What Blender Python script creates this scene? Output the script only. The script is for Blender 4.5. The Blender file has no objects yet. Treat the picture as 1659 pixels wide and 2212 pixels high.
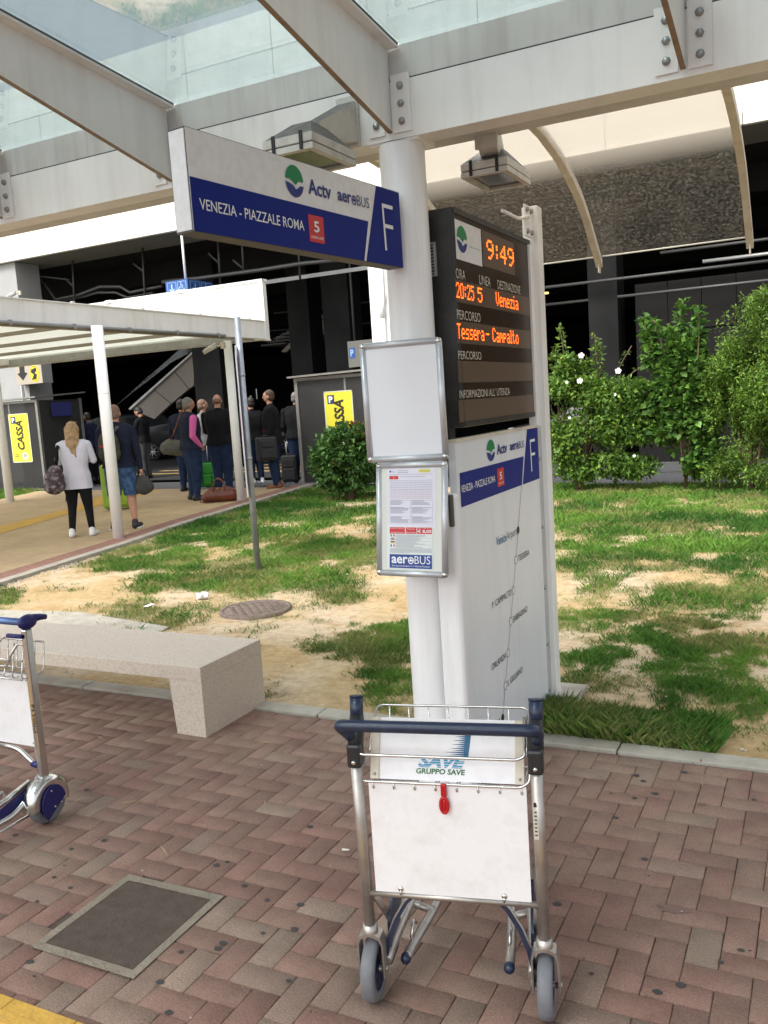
import bpy, bmesh, math, random
import numpy as np
from mathutils import Vector, Matrix
random.seed(7); rng = np.random.default_rng(11)
scene = bpy.context.scene
COL = scene.collection

# ---------------------------------------------------------------- camera
F_PX, PIT, ROL, YAW, CAMH = 1884.16, 0.12627, -0.065235, 0.4715085, 1.6
_c, _s = math.cos(YAW), math.sin(YAW)
_h = Vector((-_s, _c, 0)); _r = Vector((_c, _s, 0)); _z = Vector((0, 0, 1))
FW = _h * math.cos(PIT) - _z * math.sin(PIT)
_up = _h * math.sin(PIT) + _z * math.cos(PIT)
RT = _r * math.cos(ROL) + _up * math.sin(ROL)
UP = -_r * math.sin(ROL) + _up * math.cos(ROL)
CP = Vector((0, 0, CAMH))
cam = bpy.data.cameras.new('camera'); camo = bpy.data.objects.new('camera', cam); COL.objects.link(camo)
cam.sensor_fit = 'VERTICAL'; cam.sensor_height = 24; cam.lens = 24 * F_PX / 2212
cam.clip_start = 0.05; cam.clip_end = 600
camo.matrix_world = Matrix((( RT.x, UP.x, -FW.x, 0), (RT.y, UP.y, -FW.y, 0), (RT.z, UP.z, -FW.z, CAMH), (0, 0, 0, 1)))
scene.camera = camo

# ---------------------------------------------------------------- light
SUN_EL, SUN_AZ = math.radians(52), math.radians(200)      # azimuth from +Y, clockwise: behind the photographer
w = bpy.data.worlds.new('World'); scene.world = w; w.use_nodes = True
nt = w.node_tree; nt.nodes.clear()
sky = nt.nodes.new('ShaderNodeTexSky'); sky.sky_type = 'NISHITA'; sky.sun_disc = False
sky.sun_elevation = SUN_EL; sky.sun_rotation = SUN_AZ; sky.air_density = 1.0; sky.dust_density = 3.5; sky.ozone_density = 1.0
hs = nt.nodes.new('ShaderNodeHueSaturation'); hs.inputs['Saturation'].default_value = 0.22
bg = nt.nodes.new('ShaderNodeBackground'); bg.inputs['Strength'].default_value = 0.15
wo = nt.nodes.new('ShaderNodeOutputWorld')
nt.links.new(sky.outputs[0], hs.inputs['Color']); nt.links.new(hs.outputs[0], bg.inputs[0]); nt.links.new(bg.outputs[0], wo.inputs[0])
sl = bpy.data.lights.new('sun', 'SUN'); sl.energy = 1.25; sl.angle = math.radians(22); sl.color = (1.0, 0.95, 0.88)
so = bpy.data.objects.new('sun', sl); COL.objects.link(so)
sd = Vector((math.sin(SUN_AZ) * math.cos(SUN_EL), math.cos(SUN_AZ) * math.cos(SUN_EL), math.sin(SUN_EL)))
so.rotation_euler = sd.to_track_quat('Z', 'Y').to_euler(); so.location = (0, -5, 12)
scene.view_settings.view_transform = 'Standard'; scene.view_settings.look = 'None'
scene.view_settings.exposure = 1.14; scene.view_settings.gamma = 1.0
scene.render.engine = 'CYCLES'; scene.cycles.max_bounces = 8; scene.cycles.transparent_max_bounces = 16
scene.cycles.use_denoising = True

# ---------------------------------------------------------------- measuring helper: a point seen at a place of the photo, on a real plane
def at(px, py, ax, v):
    d = FW * F_PX + RT * (px - 829.5) - UP * (py - 1106)
    i = 'xyz'.index(ax); t = (v - CP[i]) / d[i]
    return CP + d * t

# ---------------------------------------------------------------- materials
MATS = {}
def mat(name, col, rough=0.6, metal=0.0, var=0.0, vs=8.0, bump=0.0, bs=40.0, spec=0.5, dirt=None, ds=3.0, da=0.5, emit=None, es=1.0, trans=0, coat=0, streak=False):
    if name in MATS: return MATS[name]
    m = bpy.data.materials.new(name); m.use_nodes = True; t = m.node_tree; N = t.nodes; L = t.links
    b = N['Principled BSDF']; b.inputs['Roughness'].default_value = rough; b.inputs['Metallic'].default_value = metal
    b.inputs['Specular IOR Level'].default_value = spec
    b.inputs['Coat Weight'].default_value = coat
    c4 = (*col, 1)
    b.inputs['Base Color'].default_value = c4
    tc = N.new('ShaderNodeTexCoord')
    src = None
    if var > 0:
        n = N.new('ShaderNodeTexNoise'); n.inputs['Scale'].default_value = vs; n.inputs['Detail'].default_value = 5
        L.new(tc.outputs['Object'], n.inputs['Vector'])
        r = N.new('ShaderNodeValToRGB'); r.color_ramp.elements[0].position = .3; r.color_ramp.elements[1].position = .7
        r.color_ramp.elements[0].color = (*[x * (1 - var) for x in col], 1); r.color_ramp.elements[1].color = (*[min(1, x * (1 + var)) for x in col], 1)
        L.new(n.outputs['Fac'], r.inputs[0]); src = r.outputs[0]
    if dirt:
        n2 = N.new('ShaderNodeTexNoise'); n2.inputs['Scale'].default_value = ds; n2.inputs['Detail'].default_value = 8; n2.inputs['Roughness'].default_value = .7
        if streak:
            mp_ = N.new('ShaderNodeMapping'); mp_.inputs['Scale'].default_value = (1.6, 1.6, .12); L.new(tc.outputs['Object'], mp_.inputs[0]); L.new(mp_.outputs[0], n2.inputs['Vector'])
        else: L.new(tc.outputs['Object'], n2.inputs['Vector'])
        r2 = N.new('ShaderNodeValToRGB'); r2.color_ramp.elements[0].position = .48; r2.color_ramp.elements[1].position = .75
        r2.color_ramp.elements[0].color = (0, 0, 0, 1); r2.color_ramp.elements[1].color = (da, da, da, 1)
        L.new(n2.outputs['Fac'], r2.inputs[0])
        mx = N.new('ShaderNodeMixRGB'); mx.inputs[2].default_value = (*dirt, 1); L.new(r2.outputs[0], mx.inputs[0])
        if src: L.new(src, mx.inputs[1])
        else: mx.inputs[1].default_value = c4
        src = mx.outputs[0]
    if src: L.new(src, b.inputs['Base Color'])
    if bump > 0:
        n3 = N.new('ShaderNodeTexNoise'); n3.inputs['Scale'].default_value = bs; n3.inputs['Detail'].default_value = 6
        L.new(tc.outputs['Object'], n3.inputs['Vector'])
        bp = N.new('ShaderNodeBump'); bp.inputs['Strength'].default_value = bump; bp.inputs['Distance'].default_value = .02
        L.new(n3.outputs['Fac'], bp.inputs['Height']); L.new(bp.outputs[0], b.inputs['Normal'])
    if emit:
        b.inputs['Emission Color'].default_value = (*emit, 1); b.inputs['Emission Strength'].default_value = es
    MATS[name] = m; return m

def mat_attr(name, rough=0.8, bump=0.0, bs=60, noise=0.0, ns=25, spec=.3, trans=0.0):
    """base colour from the mesh's colour attribute 'col'"""
    if name in MATS: return MATS[name]
    m = bpy.data.materials.new(name); m.use_nodes = True; t = m.node_tree; N = t.nodes; L = t.links
    b = N['Principled BSDF']; b.inputs['Roughness'].default_value = rough; b.inputs['Specular IOR Level'].default_value = spec
    a = N.new('ShaderNodeAttribute'); a.attribute_name = 'col'; src = a.outputs['Color']
    tc = N.new('ShaderNodeTexCoord')
    if noise > 0:
        n = N.new('ShaderNodeTexNoise'); n.inputs['Scale'].default_value = ns; n.inputs['Detail'].default_value = 7; n.inputs['Roughness'].default_value = .65
        L.new(tc.outputs['Object'], n.inputs['Vector'])
        mr = N.new('ShaderNodeMapRange'); mr.inputs[1].default_value = .3; mr.inputs[2].default_value = .7; mr.inputs[3].default_value = 1 - noise; mr.inputs[4].default_value = 1 + noise
        L.new(n.outputs['Fac'], mr.inputs[0])
        vm = N.new('ShaderNodeVectorMath'); vm.operation = 'SCALE'; L.new(src, vm.inputs[0]); L.new(mr.outputs[0], vm.inputs['Scale']); src = vm.outputs[0]
    L.new(src, b.inputs['Base Color'])
    if bump > 0:
        n3 = N.new('ShaderNodeTexNoise'); n3.inputs['Scale'].default_value = bs; n3.inputs['Detail'].default_value = 8
        L.new(tc.outputs['Object'], n3.inputs['Vector'])
        bp = N.new('ShaderNodeBump'); bp.inputs['Strength'].default_value = bump; bp.inputs['Distance'].default_value = .01
        L.new(n3.outputs['Fac'], bp.inputs['Height']); L.new(bp.outputs[0], b.inputs['Normal'])
    if trans > 0:
        tr = N.new('ShaderNodeBsdfTranslucent'); L.new(src, tr.inputs[0]); ms = N.new('ShaderNodeMixShader'); ms.inputs[0].default_value = trans
        L.new(b.outputs[0], ms.inputs[1]); L.new(tr.outputs[0], ms.inputs[2]); L.new(ms.outputs[0], N['Material Output'].inputs[0])
    MATS[name] = m; return m

def mat_pane(name, gloss_col, gloss_fac, tr_col, rough=.02, dirt=None, dirt_lo=.5, dirt_hi=.7, dirt_scale=30, dirt_amt=.6, glow=0, stretch=None):
    m = bpy.data.materials.new(name); m.use_nodes = True; t = m.node_tree; N = t.nodes; L = t.links; N.remove(N['Principled BSDF'])
    g = N.new('ShaderNodeBsdfGlossy'); g.inputs[0].default_value = (*gloss_col, 1); g.inputs['Roughness'].default_value = rough
    tr = N.new('ShaderNodeBsdfTransparent'); tr.inputs[0].default_value = (*tr_col, 1)
    mx = N.new('ShaderNodeMixShader'); mx.inputs[0].default_value = gloss_fac
    L.new(tr.outputs[0], mx.inputs[1]); L.new(g.outputs[0], mx.inputs[2]); out = mx.outputs[0]
    if dirt:
        tc = N.new('ShaderNodeTexCoord'); n = N.new('ShaderNodeTexNoise'); n.inputs['Scale'].default_value = dirt_scale; n.inputs['Detail'].default_value = 9; n.inputs['Roughness'].default_value = .75
        L.new(tc.outputs['Object'], n.inputs['Vector'])
        r = N.new('ShaderNodeMapRange'); r.inputs[1].default_value = dirt_lo; r.inputs[2].default_value = dirt_hi; r.inputs[3].default_value = glow; r.inputs[4].default_value = dirt_amt
        L.new(n.outputs['Fac'], r.inputs[0])
        d = N.new('ShaderNodeBsdfDiffuse'); d.inputs[0].default_value = (*dirt, 1); tl = N.new('ShaderNodeBsdfTranslucent'); tl.inputs[0].default_value = (*dirt, 1)
        ad = N.new('ShaderNodeMixShader'); ad.inputs[0].default_value = .5; L.new(d.outputs[0], ad.inputs[1]); L.new(tl.outputs[0], ad.inputs[2])
        m2 = N.new('ShaderNodeMixShader'); L.new(r.outputs[0], m2.inputs[0]); L.new(out, m2.inputs[1]); L.new(ad.outputs[0], m2.inputs[2]); out = m2.outputs[0]
    L.new(out, N['Material Output'].inputs[0]); MATS[name] = m; return m

# ---------------------------------------------------------------- mesh builder
class MB:
    def __init__(s): s.v = []; s.f = []; s.m = []; s.mats = []; s.cur = 0; s.smooth = []; s.sm = False; s.marks = []
    def use(s, m):
        if m not in s.mats: s.mats.append(m)
        s.cur = s.mats.index(m); return s
    def add(s, vs, fs, smooth=None):
        o = len(s.v); s.v += [tuple(p) for p in vs]
        for f in fs: s.f.append(tuple(i + o for i in f)); s.m.append(s.cur); s.smooth.append(s.sm if smooth is None else smooth)
        return s
    def box(s, a, b, M=None):
        x0, y0, z0 = a; x1, y1, z1 = b
        vs = [Vector(p) for p in ((x0, y0, z0), (x1, y0, z0), (x1, y1, z0), (x0, y1, z0), (x0, y0, z1), (x1, y0, z1), (x1, y1, z1), (x0, y1, z1))]
        if M: vs = [M @ p for p in vs]
        return s.add(vs, [(0, 3, 2, 1), (4, 5, 6, 7), (0, 1, 5, 4), (1, 2, 6, 5), (2, 3, 7, 6), (3, 0, 4, 7)])
    def bbox(s, a, b, c=.01, M=None, seg=2):
        """box with rounded edges"""
        bm = bmesh.new(); bmesh.ops.create_cube(bm, size=1)
        for v in bm.verts:
            v.co = Vector([a[i] + (v.co[i] + .5) * (b[i] - a[i]) for i in range(3)])
        bmesh.ops.bevel(bm, geom=bm.edges[:], offset=c, segments=seg, affect='EDGES', profile=.5)
        if M: bm.transform(M)
        bm.verts.index_update(); s.add([v.co.copy() for v in bm.verts], [[v.index for v in f.verts] for f in bm.faces]); bm.free(); return s
    def prism(s, poly, n, t):
        """poly: 3-D points of a flat outline, pushed by n*t"""
        k = len(poly); P = [Vector(p) for p in poly]; Q = [p + Vector(n) * t for p in P]
        return s.add(P + Q, [tuple(range(k))[::-1], tuple(range(k, 2 * k))] + [(i, (i + 1) % k, k + (i + 1) % k, k + i) for i in range(k)])
    def tube(s, pts, r, n=10, closed=False, taper=None, cap=True):
        P = [Vector(p) for p in pts]; k = len(P); vs = []; fs = []
        prev = None
        for i, p in enumerate(P):
            if closed: d = (P[(i + 1) % k] - P[i - 1]).normalized()
            else: d = (P[min(i + 1, k - 1)] - P[max(i - 1, 0)]).normalized()
            if prev is None:
                a = d.orthogonal().normalized()
            else:
                a = (prev - d * prev.dot(d)).normalized()
            prev = a; b = d.cross(a); rr = r if taper is None else taper[i]
            for j in range(n):
                th = 2 * math.pi * j / n; vs.append(p + (a * math.cos(th) + b * math.sin(th)) * rr)
        m = k if closed else k - 1
        for i in range(m):
            for j in range(n):
                a0 = i * n + j; a1 = i * n + (j + 1) % n; b0 = ((i + 1) % k) * n + j; b1 = ((i + 1) % k) * n + (j + 1) % n
                fs.append((a0, a1, b1, b0))
        s.add(vs, fs, True)
        if cap and not closed:
            o = len(s.v) - len(vs)
            s.f.append(tuple(o + j for j in range(n))[::-1]); s.m.append(s.cur); s.smooth.append(False)
            s.f.append(tuple(o + (k - 1) * n + j for j in range(n))); s.m.append(s.cur); s.smooth.append(False)
        return s
    def lathe(s, prof, n=32, M=None):
        """prof: (r, z) pairs around z"""
        vs = []; fs = []; k = len(prof)
        for r, z in prof:
            for j in range(n):
                th = 2 * math.pi * j / n; p = Vector((r * math.cos(th), r * math.sin(th), z)); vs.append(M @ p if M else p)
        for i in range(k - 1):
            for j in range(n): fs.append((i * n + j, i * n + (j + 1) % n, (i + 1) * n + (j + 1) % n, (i + 1) * n + j))
        return s.add(vs, fs, True)
    def build_split(s, name, m, parent, tname=None):
        """every marked run (a word, a digit) becomes a part of its own, the rest one part"""
        used = [False] * len(s.f); runs = []
        for a, b_, c, d in s.marks: runs.append((a, b_, list(range(c, d)))); used[c:d] = [True] * (d - c)
        rest = [i for i in range(len(s.f)) if not used[i]]
        for k, fi in enumerate([r[2] for r in runs] + ([rest] if rest else [])):
            if not fi: continue
            vi = sorted({v for i in fi for v in s.f[i]}); mp = {v: j for j, v in enumerate(vi)}; q = MB(); q.v = [s.v[v] for v in vi]; q.f = [tuple(mp[v] for v in s.f[i]) for i in fi]; q.m = [0] * len(fi); q.smooth = [False] * len(fi)
            q.build(tname if (tname and k < len(runs)) else name, m, parent)
    def ell(s, c, r, n=12, M=None):
        c = Vector(c); vs = []; fs = []
        for i in range(n + 1):
            a = math.pi * i / n
            for j in range(2 * n):
                b = math.pi * j / n; p = Vector((r[0] * math.sin(a) * math.cos(b), r[1] * math.sin(a) * math.sin(b), r[2] * math.cos(a)))
                if M: p = M @ p
                vs.append(c + p)
        for i in range(n):
            for j in range(2 * n): fs.append((i * 2 * n + j, (i + 1) * 2 * n + j, (i + 1) * 2 * n + (j + 1) % (2 * n), i * 2 * n + (j + 1) % (2 * n)))
        return s.add(vs, fs, True)
    def build(s, name, m=None, parent=None):
        me = bpy.data.meshes.new(name); me.from_pydata(s.v, [], s.f)
        if m and not s.mats: s.mats = [m]
        for q in s.mats: me.materials.append(q)
        me.polygons.foreach_set('material_index', s.m); me.polygons.foreach_set('use_smooth', s.smooth)
        me.update()
        return link(name, me, parent)
def link(name, data, parent=None):
    o = bpy.data.objects.new(name, data); COL.objects.link(o)
    if parent: o.parent = parent
    return o
def tag(o, label=None, cat=None, group=None, kind=None):
    if label: o['label'] = label
    if cat: o['category'] = cat
    if group: o['group'] = group
    if kind: o['kind'] = kind
    return o
def thing(name, label, cat, group=None, loc=(0, 0, 0), rz=0):
    e = link(name, None); e.location = loc; e.rotation_euler = (0, 0, rz); e.empty_display_size = .1
    return tag(e, label, cat, group)
def put(root, loc):
    """move a thing's origin to its base without moving its parts"""
    root.location = loc
    for ch in root.children: ch.matrix_parent_inverse = Matrix.Translation(-Vector(loc))
def rnd_poly(pts, r, n=5):
    """round the corners of a polyline"""
    P = [Vector(p) for p in pts]; out = [P[0]]
    for i in range(1, len(P) - 1):
        a = (P[i - 1] - P[i]); b = (P[i + 1] - P[i]); rr = min(r, a.length * .45, b.length * .45)
        p0 = P[i] + a.normalized() * rr; p1 = P[i] + b.normalized() * rr
        for k in range(n + 1):
            t = k / n; out.append(p0 * (1 - t) ** 2 + P[i] * 2 * t * (1 - t) + p1 * t * t)
    out.append(P[-1]); return out

# ---------------------------------------------------------------- flat graphics on a plane
class Face:
    """a flat face: origin o, unit right r and up u; things are drawn just proud of it"""
    def __init__(s, o, r, u): s.o = Vector(o); s.r = Vector(r).normalized(); s.u = Vector(u).normalized(); s.n = s.r.cross(s.u)
    def p(s, a, b, off=0): return s.o + s.r * a + s.u * b + s.n * off
    def poly(s, mb, pts, off=.0015): 
        mb.add([s.p(a, b, off) for a, b in pts], [tuple(range(len(pts)))]); return s
    def rect(s, mb, a0, b0, a1, b1, off=.0015): return s.poly(mb, [(a0, b0), (a1, b0), (a1, b1), (a0, b1)], off)
    def text(s, mb, body, a0, b0, a1, b1, off=.003, bold=0.0, shear=0.0, spacing=1.0, rot=0):
        cu = bpy.data.curves.new('t', 'FONT'); cu.body = body; cu.size = 1; cu.offset = bold; cu.shear = shear; cu.resolution_u = 3; cu.space_character = spacing
        ob = bpy.data.objects.new('t', cu); COL.objects.link(ob)
        dg = bpy.context.evaluated_depsgraph_get(); me = ob.evaluated_get(dg).to_mesh()
        co = [v.co.copy() for v in me.vertices]; fs = [tuple(p.vertices) for p in me.polygons]
        if co:
            if rot: co = [Vector((-c.y, c.x, 0)) for c in co]
            x0 = min(c.x for c in co); x1 = max(c.x for c in co); y0 = min(c.y for c in co); y1 = max(c.y for c in co)
            sx = (a1 - a0) / max(x1 - x0, 1e-6); sy = (b1 - b0) / max(y1 - y0, 1e-6)
            if a1 is None: sx = sy
            v_, f_ = len(mb.v), len(mb.f); mb.add([s.p(a0 + (c.x - x0) * sx, b0 + (c.y - y0) * sy, off) for c in co], fs); mb.marks.append((v_, len(mb.v), f_, len(mb.f)))
        ob.evaluated_get(dg).to_mesh_clear(); bpy.data.objects.remove(ob); bpy.data.curves.remove(cu); return s
    def disc(s, mb, a, b, ra, rb=None, off=.0015, n=28, t0=0, t1=2 * math.pi):
        rb = rb or ra; return s.poly(mb, [(a + ra * math.cos(t0 + (t1 - t0) * k / n), b + rb * math.sin(t0 + (t1 - t0) * k / n)) for k in range(n)], off)
    def ring(s, mb, a, b, ra, rb, w_, off=.0015, n=32):
        P = [s.p(a + ra * math.cos(6.28318 * k / n), b + rb * math.sin(6.28318 * k / n), off) for k in range(n)]
        Q = [s.p(a + (ra - w_) * math.cos(6.28318 * k / n), b + (rb - w_) * math.sin(6.28318 * k / n), off) for k in range(n)]
        mb.add(P + Q, [(k, (k + 1) % n, n + (k + 1) % n, n + k) for k in range(n)]); return s
    def line(s, mb, a0, b0, a1, b1, w_, off=.0015):
        d = Vector((a1 - a0, b1 - b0)).normalized(); q = Vector((-d.y, d.x)) * w_ / 2
        return s.poly(mb, [(a0 - q.x, b0 - q.y), (a1 - q.x, b1 - q.y), (a1 + q.x, b1 + q.y), (a0 + q.x, b0 + q.y)], off)

# common materials
STEEL_W = mat('white_steel_paint', (.84, .84, .82), .45, var=.06, vs=3, dirt=(.40, .35, .28), ds=6, da=.26, streak=True)
STEEL_G = mat('dirty_grey_white_paint', (.58, .58, .555), .5, var=.1, vs=4, dirt=(.30, .26, .21), ds=8, da=.45, streak=True)
WHITE_P = mat('white_paint', (.78, .79, .80), .4, var=.03, vs=4)
SIGN_W = mat('sign_white', (.78, .78, .80), .35, var=.05, vs=40, dirt=(.5, .48, .46), ds=25, da=.25)
SIGN_B = mat('sign_blue', (.010, .022, .20), .45, spec=.12)
INK_B = mat('logo_blue', (.012, .025, .20), .4)
INK_G = mat('logo_green', (.0, .22, .07), .4)
INK_W = mat('ink_white', (.80, .82, .85), .45)
INK_R = mat('sign_red', (.58, .02, .025), .4)
INK_K = mat('ink_black', (.015, .015, .016), .5)
ALU = mat('brushed_aluminium', (.58, .60, .63), .38, metal=.5, var=.06, vs=20)
CHROME = mat('zinc_steel', (.62, .62, .60), .22, metal=1.0, var=.1, vs=12)
GALV = mat('galvanised_steel', (.30, .33, .37), .5, metal=.6, var=.15, vs=14)
BOLT = mat('bolt_zinc', (.33, .34, .34), .35, metal=.7)

# ================================================================ GROUND
def sheet(name, pts, z, m, kind='structure'):
    b = MB(); b.add([(p[0], p[1], z) for p in pts], [tuple(range(len(pts)))])
    return tag(b.build(name, m), kind=kind)
asph = mat('asphalt', (.065, .067, .072), .85, var=.15, vs=2, bump=.3, bs=120, dirt=(.10, .10, .10), ds=.7, da=.4)
sheet('ground', [(-250, -60), (120, -60), (120, 260), (-250, 260)], -.06, asph)
# walkway boundary, lawn side, near to far
g0 = lambda x, y: at(x, y, 'z', 0).to_2d()
edge = [g0(0, 1266), g0(187, 1206), g0(278, 1177), g0(408, 1131.6), g0(619, 1067)]
e_near = edge[0] + (edge[0] - edge[1]) * 1.6; edge = [Vector((e_near.x, e_near.y))] + edge + [Vector((edge[-1].x - .25, 15.0))]
def off(poly, d):
    out = []
    for i, p in enumerate(poly):
        t = (poly[min(i + 1, len(poly) - 1)] - poly[max(i - 1, 0)]).normalized(); out.append(p + Vector((-t.y, t.x)) * d)
    return out
k1 = off(edge, .13); k2 = off(edge, .42)
conc = mat('kerb_concrete', (.40, .375, .32), .8, var=.14, vs=9, bump=.25, bs=90, dirt=(.22, .17, .1), ds=4, da=.5)
def strip(name, A, B, z0, z1, m):
    b = MB(); n = len(A)
    vs = [(p[0], p[1], z1) for p in A] + [(p[0], p[1], z1) for p in B] + [(p[0], p[1], z0) for p in A] + [(p[0], p[1], z0) for p in B]
    fs = []
    for i in range(n - 1): fs += [(i, i + 1, n + i + 1, n + i), (2 * n + i, 2 * n + i + 1, i + 1, i), (n + i, n + i + 1, 3 * n + i + 1, 3 * n + i)]
    fs += [(0, n, 3 * n, 2 * n), (n - 1, 2 * n - 1, 4 * n - 1, 3 * n - 1)]
    b.add(vs, fs); return tag(b.build(name, m), kind='structure')
strip('walkway_kerb', edge, k1, -.1, .035, conc)
# red paver border: material with brick joints
def brickmat(name, c1, c2, mortar, scale, rough=.8, msize=.02, bw=.5, rh=.25, rotz=0.0, patch=None):
    m = bpy.data.materials.new(name); m.use_nodes = True; t = m.node_tree; N = t.nodes; L = t.links; b = N['Principled BSDF']; b.inputs['Roughness'].default_value = rough
    tc = N.new('ShaderNodeTexCoord'); mp = N.new('ShaderNodeMapping'); mp.inputs['Rotation'].default_value[2] = rotz; L.new(tc.outputs['Object'], mp.inputs[0])
    br = N.new('ShaderNodeTexBrick'); br.inputs['Scale'].default_value = scale; br.inputs['Color1'].default_value = (*c1, 1); br.inputs['Color2'].default_value = (*c2, 1)
    br.inputs['Mortar'].default_value = (*mortar, 1); br.inputs['Mortar Size'].default_value = msize; br.inputs['Brick Width'].default_value = bw; br.inputs['Row Height'].default_value = rh
    L.new(mp.outputs[0], br.inputs['Vector'])
    n = N.new('ShaderNodeTexNoise'); n.inputs['Scale'].default_value = 1.3; n.inputs['Detail'].default_value = 9; n.inputs['Roughness'].default_value = .7; L.new(tc.outputs['Object'], n.inputs['Vector'])
    mr = N.new('ShaderNodeMapRange'); mr.inputs[1].default_value = .3; mr.inputs[2].default_value = .7; mr.inputs[3].default_value = .78; mr.inputs[4].default_value = 1.15; L.new(n.outputs['Fac'], mr.inputs[0])
    vm = N.new('ShaderNodeVectorMath'); vm.operation = 'SCALE'; L.new(br.outputs[0], vm.inputs[0]); L.new(mr.outputs[0], vm.inputs['Scale']); L.new(vm.outputs[0], b.inputs['Base Color'])
    return m
redb = brickmat('red_border_pavers', (.27, .13, .10), (.34, .17, .13), (.2, .13, .1), 5.0, rotz=.2)
tanp = brickmat('tan_pavers', (.46, .34, .195), (.50, .37, .22), (.37, .265, .15), 5.0, rotz=.25, msize=.012)
strip('walkway_border', k1, k2, -.1, .028, redb)
lx = -24.0
pl = [(lx, 3.86)] + [(p.x, p.y) for p in k2] ; pl[1] = (k2[0].x, 3.86) if k2[0].y > 3.86 else (k2[0].x, k2[0].y)
pathpoly = [(p.x, p.y) for p in k2 if p.y < 14.62] + [(k2[-1].x + .02, 14.62), (-16.55, 14.62), (-16.6, 14.9 - .3), (-15.9, 12.8), (-15.2, 9), (-14.5, 2)]
sheet('path', pathpoly, .024, tanp)
ylw = mat('yellow_tactile_strip', (.56, .33, .055), .7, var=.12, vs=6, dirt=(.3, .2, .08), ds=5, da=.5, bump=.3, bs=60)
ys = [g0(0, 1156.8), g0(153.6, 1112), g0(266.6, 1082), g0(345, 1060), g0(250, 1061), g0(153.6, 1101), g0(0, 1140.8)]
v0 = (ys[0] - ys[1]); ys = [ys[0] + v0 * .8] + ys + [ys[-1] + v0 * .8]
sheet('path_tactile_line', [(p.x, p.y) for p in ys], .0285, ylw)
# lawn soil
KY0, KY1 = 3.69, 3.80
soilm = mat_attr('bare_soil', .95, bump=.9, bs=45, noise=.22, ns=18, spec=.1)
def polyin(pt, P):
    x, y = pt; c = False; n = len(P); j = n - 1
    for i in range(n):
        xi, yi = P[i]; xj, yj = P[j]
        if (yi > y) != (yj > y) and x < (xj - xi) * (y - yi) / (yj - yi) + xi: c = not c
        j = i
    return c
def in_poly(X, Y, P):
    c = np.zeros(X.shape, bool); n = len(P); j = n - 1
    for i in range(n):
        xi, yi = P[i]; xj, yj = P[j]
        if yi != yj:
            t = ((yi > Y) != (yj > Y)) & (X < (xj - xi) * (Y - yi) / (yj - yi) + xi); c ^= t
        j = i
    return c
# smooth value noise on numpy arrays
_G = np.random.default_rng(5).random((256, 256))
def vnoise(x, y, s):
    x = x * s + 31.7; y = y * s + 11.3; xi = np.floor(x).astype(int); yi = np.floor(y).astype(int); fx = x - xi; fy = y - yi
    fx = fx * fx * (3 - 2 * fx); fy = fy * fy * (3 - 2 * fy); g = lambda a, b: _G[a % 256, b % 256]
    return (g(xi, yi) * (1 - fx) + g(xi + 1, yi) * fx) * (1 - fy) + (g(xi, yi + 1) * (1 - fx) + g(xi + 1, yi + 1) * fx) * fy
def fbm(x, y, s, o=4): return sum(vnoise(x + 7 * i, y - 5 * i, s * 2 ** i) * .5 ** i for i in range(o)) / sum(.5 ** i for i in range(o))
def worldpoly(P): return [tuple(g0(a, b)) for a, b in P]
def z4(P): return [(1150 + .3067 * a, 1017.6 + .3067 * b) for a, b in P]
def ellp(cx, cy, rx, ry): return [(cx + rx * math.cos(k * .5236), cy + ry * math.sin(k * .5236)) for k in range(12)]
GRASS = [worldpoly(P) for P in [
    [(190, 1222), (250, 1193), (400, 1138), (620, 1068), (690, 1052), (900, 1050), (900, 1190), (800, 1215), (785, 1292), (700, 1312), (640, 1285), (600, 1262), (560, 1298), (430, 1290), (385, 1262), (300, 1290), (250, 1275), (330, 1225), (235, 1236)],
    [(212, 1306), (300, 1300), (420, 1318), (462, 1300), (440, 1338), (330, 1333), (240, 1322)],
    [(-60, 1262), (20, 1275), (45, 1292), (28, 1310), (-60, 1315)],
    [(308, 1362), (350, 1332), (372, 1345), (400, 1328), (408, 1356), (360, 1368)], [(600, 1322), (650, 1320), (652, 1336), (610, 1338)], [(455, 1335), (485, 1342), (470, 1350)],
    [(662, 1378), (730, 1372), (800, 1352), (895, 1345), (895, 1560), (860, 1545), (800, 1500), (786, 1450), (700, 1412)],
    [(1170, 1045), (1700, 1045), (1900, 1230), (1659, 1240), (1480, 1215), (1350, 1240), (1190, 1200)],
]] + [worldpoly(z4(P)) for P in [
    ellp(280, 1065, 160, 95), ellp(700, 1050, 135, 75), ellp(1100, 880, 370, 110), ellp(1090, 1085, 150, 60), ellp(1350, 980, 90, 60), ellp(1080, 1240, 130, 95), ellp(760, 1175, 240, 55),
    ellp(1450, 1240, 190, 60), ellp(450, 830, 140, 110), ellp(1550, 790, 290, 190), ellp(330, 1270, 60, 30), ellp(350, 640, 230, 110), ellp(900, 640, 320, 80), ellp(1400, 560, 400, 130), ellp(230, 1350, 60, 100),
    ellp(500, 1330, 200, 80), ellp(330, 1490, 200, 80), ellp(1150, 1440, 330, 130), ellp(1560, 1500, 190, 200), ellp(1640, 1680, 190, 130), ellp(960, 1640, 110, 60), ellp(1130, 1810, 150, 60), ellp(1070, 1720, 90, 60),
    [(60, 1740), (160, 1680), (560, 1700), (800, 1790), (1000, 1870), (1180, 1990), (1120, 2040), (700, 1960), (200, 1900), (60, 1880)],
]]
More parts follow.
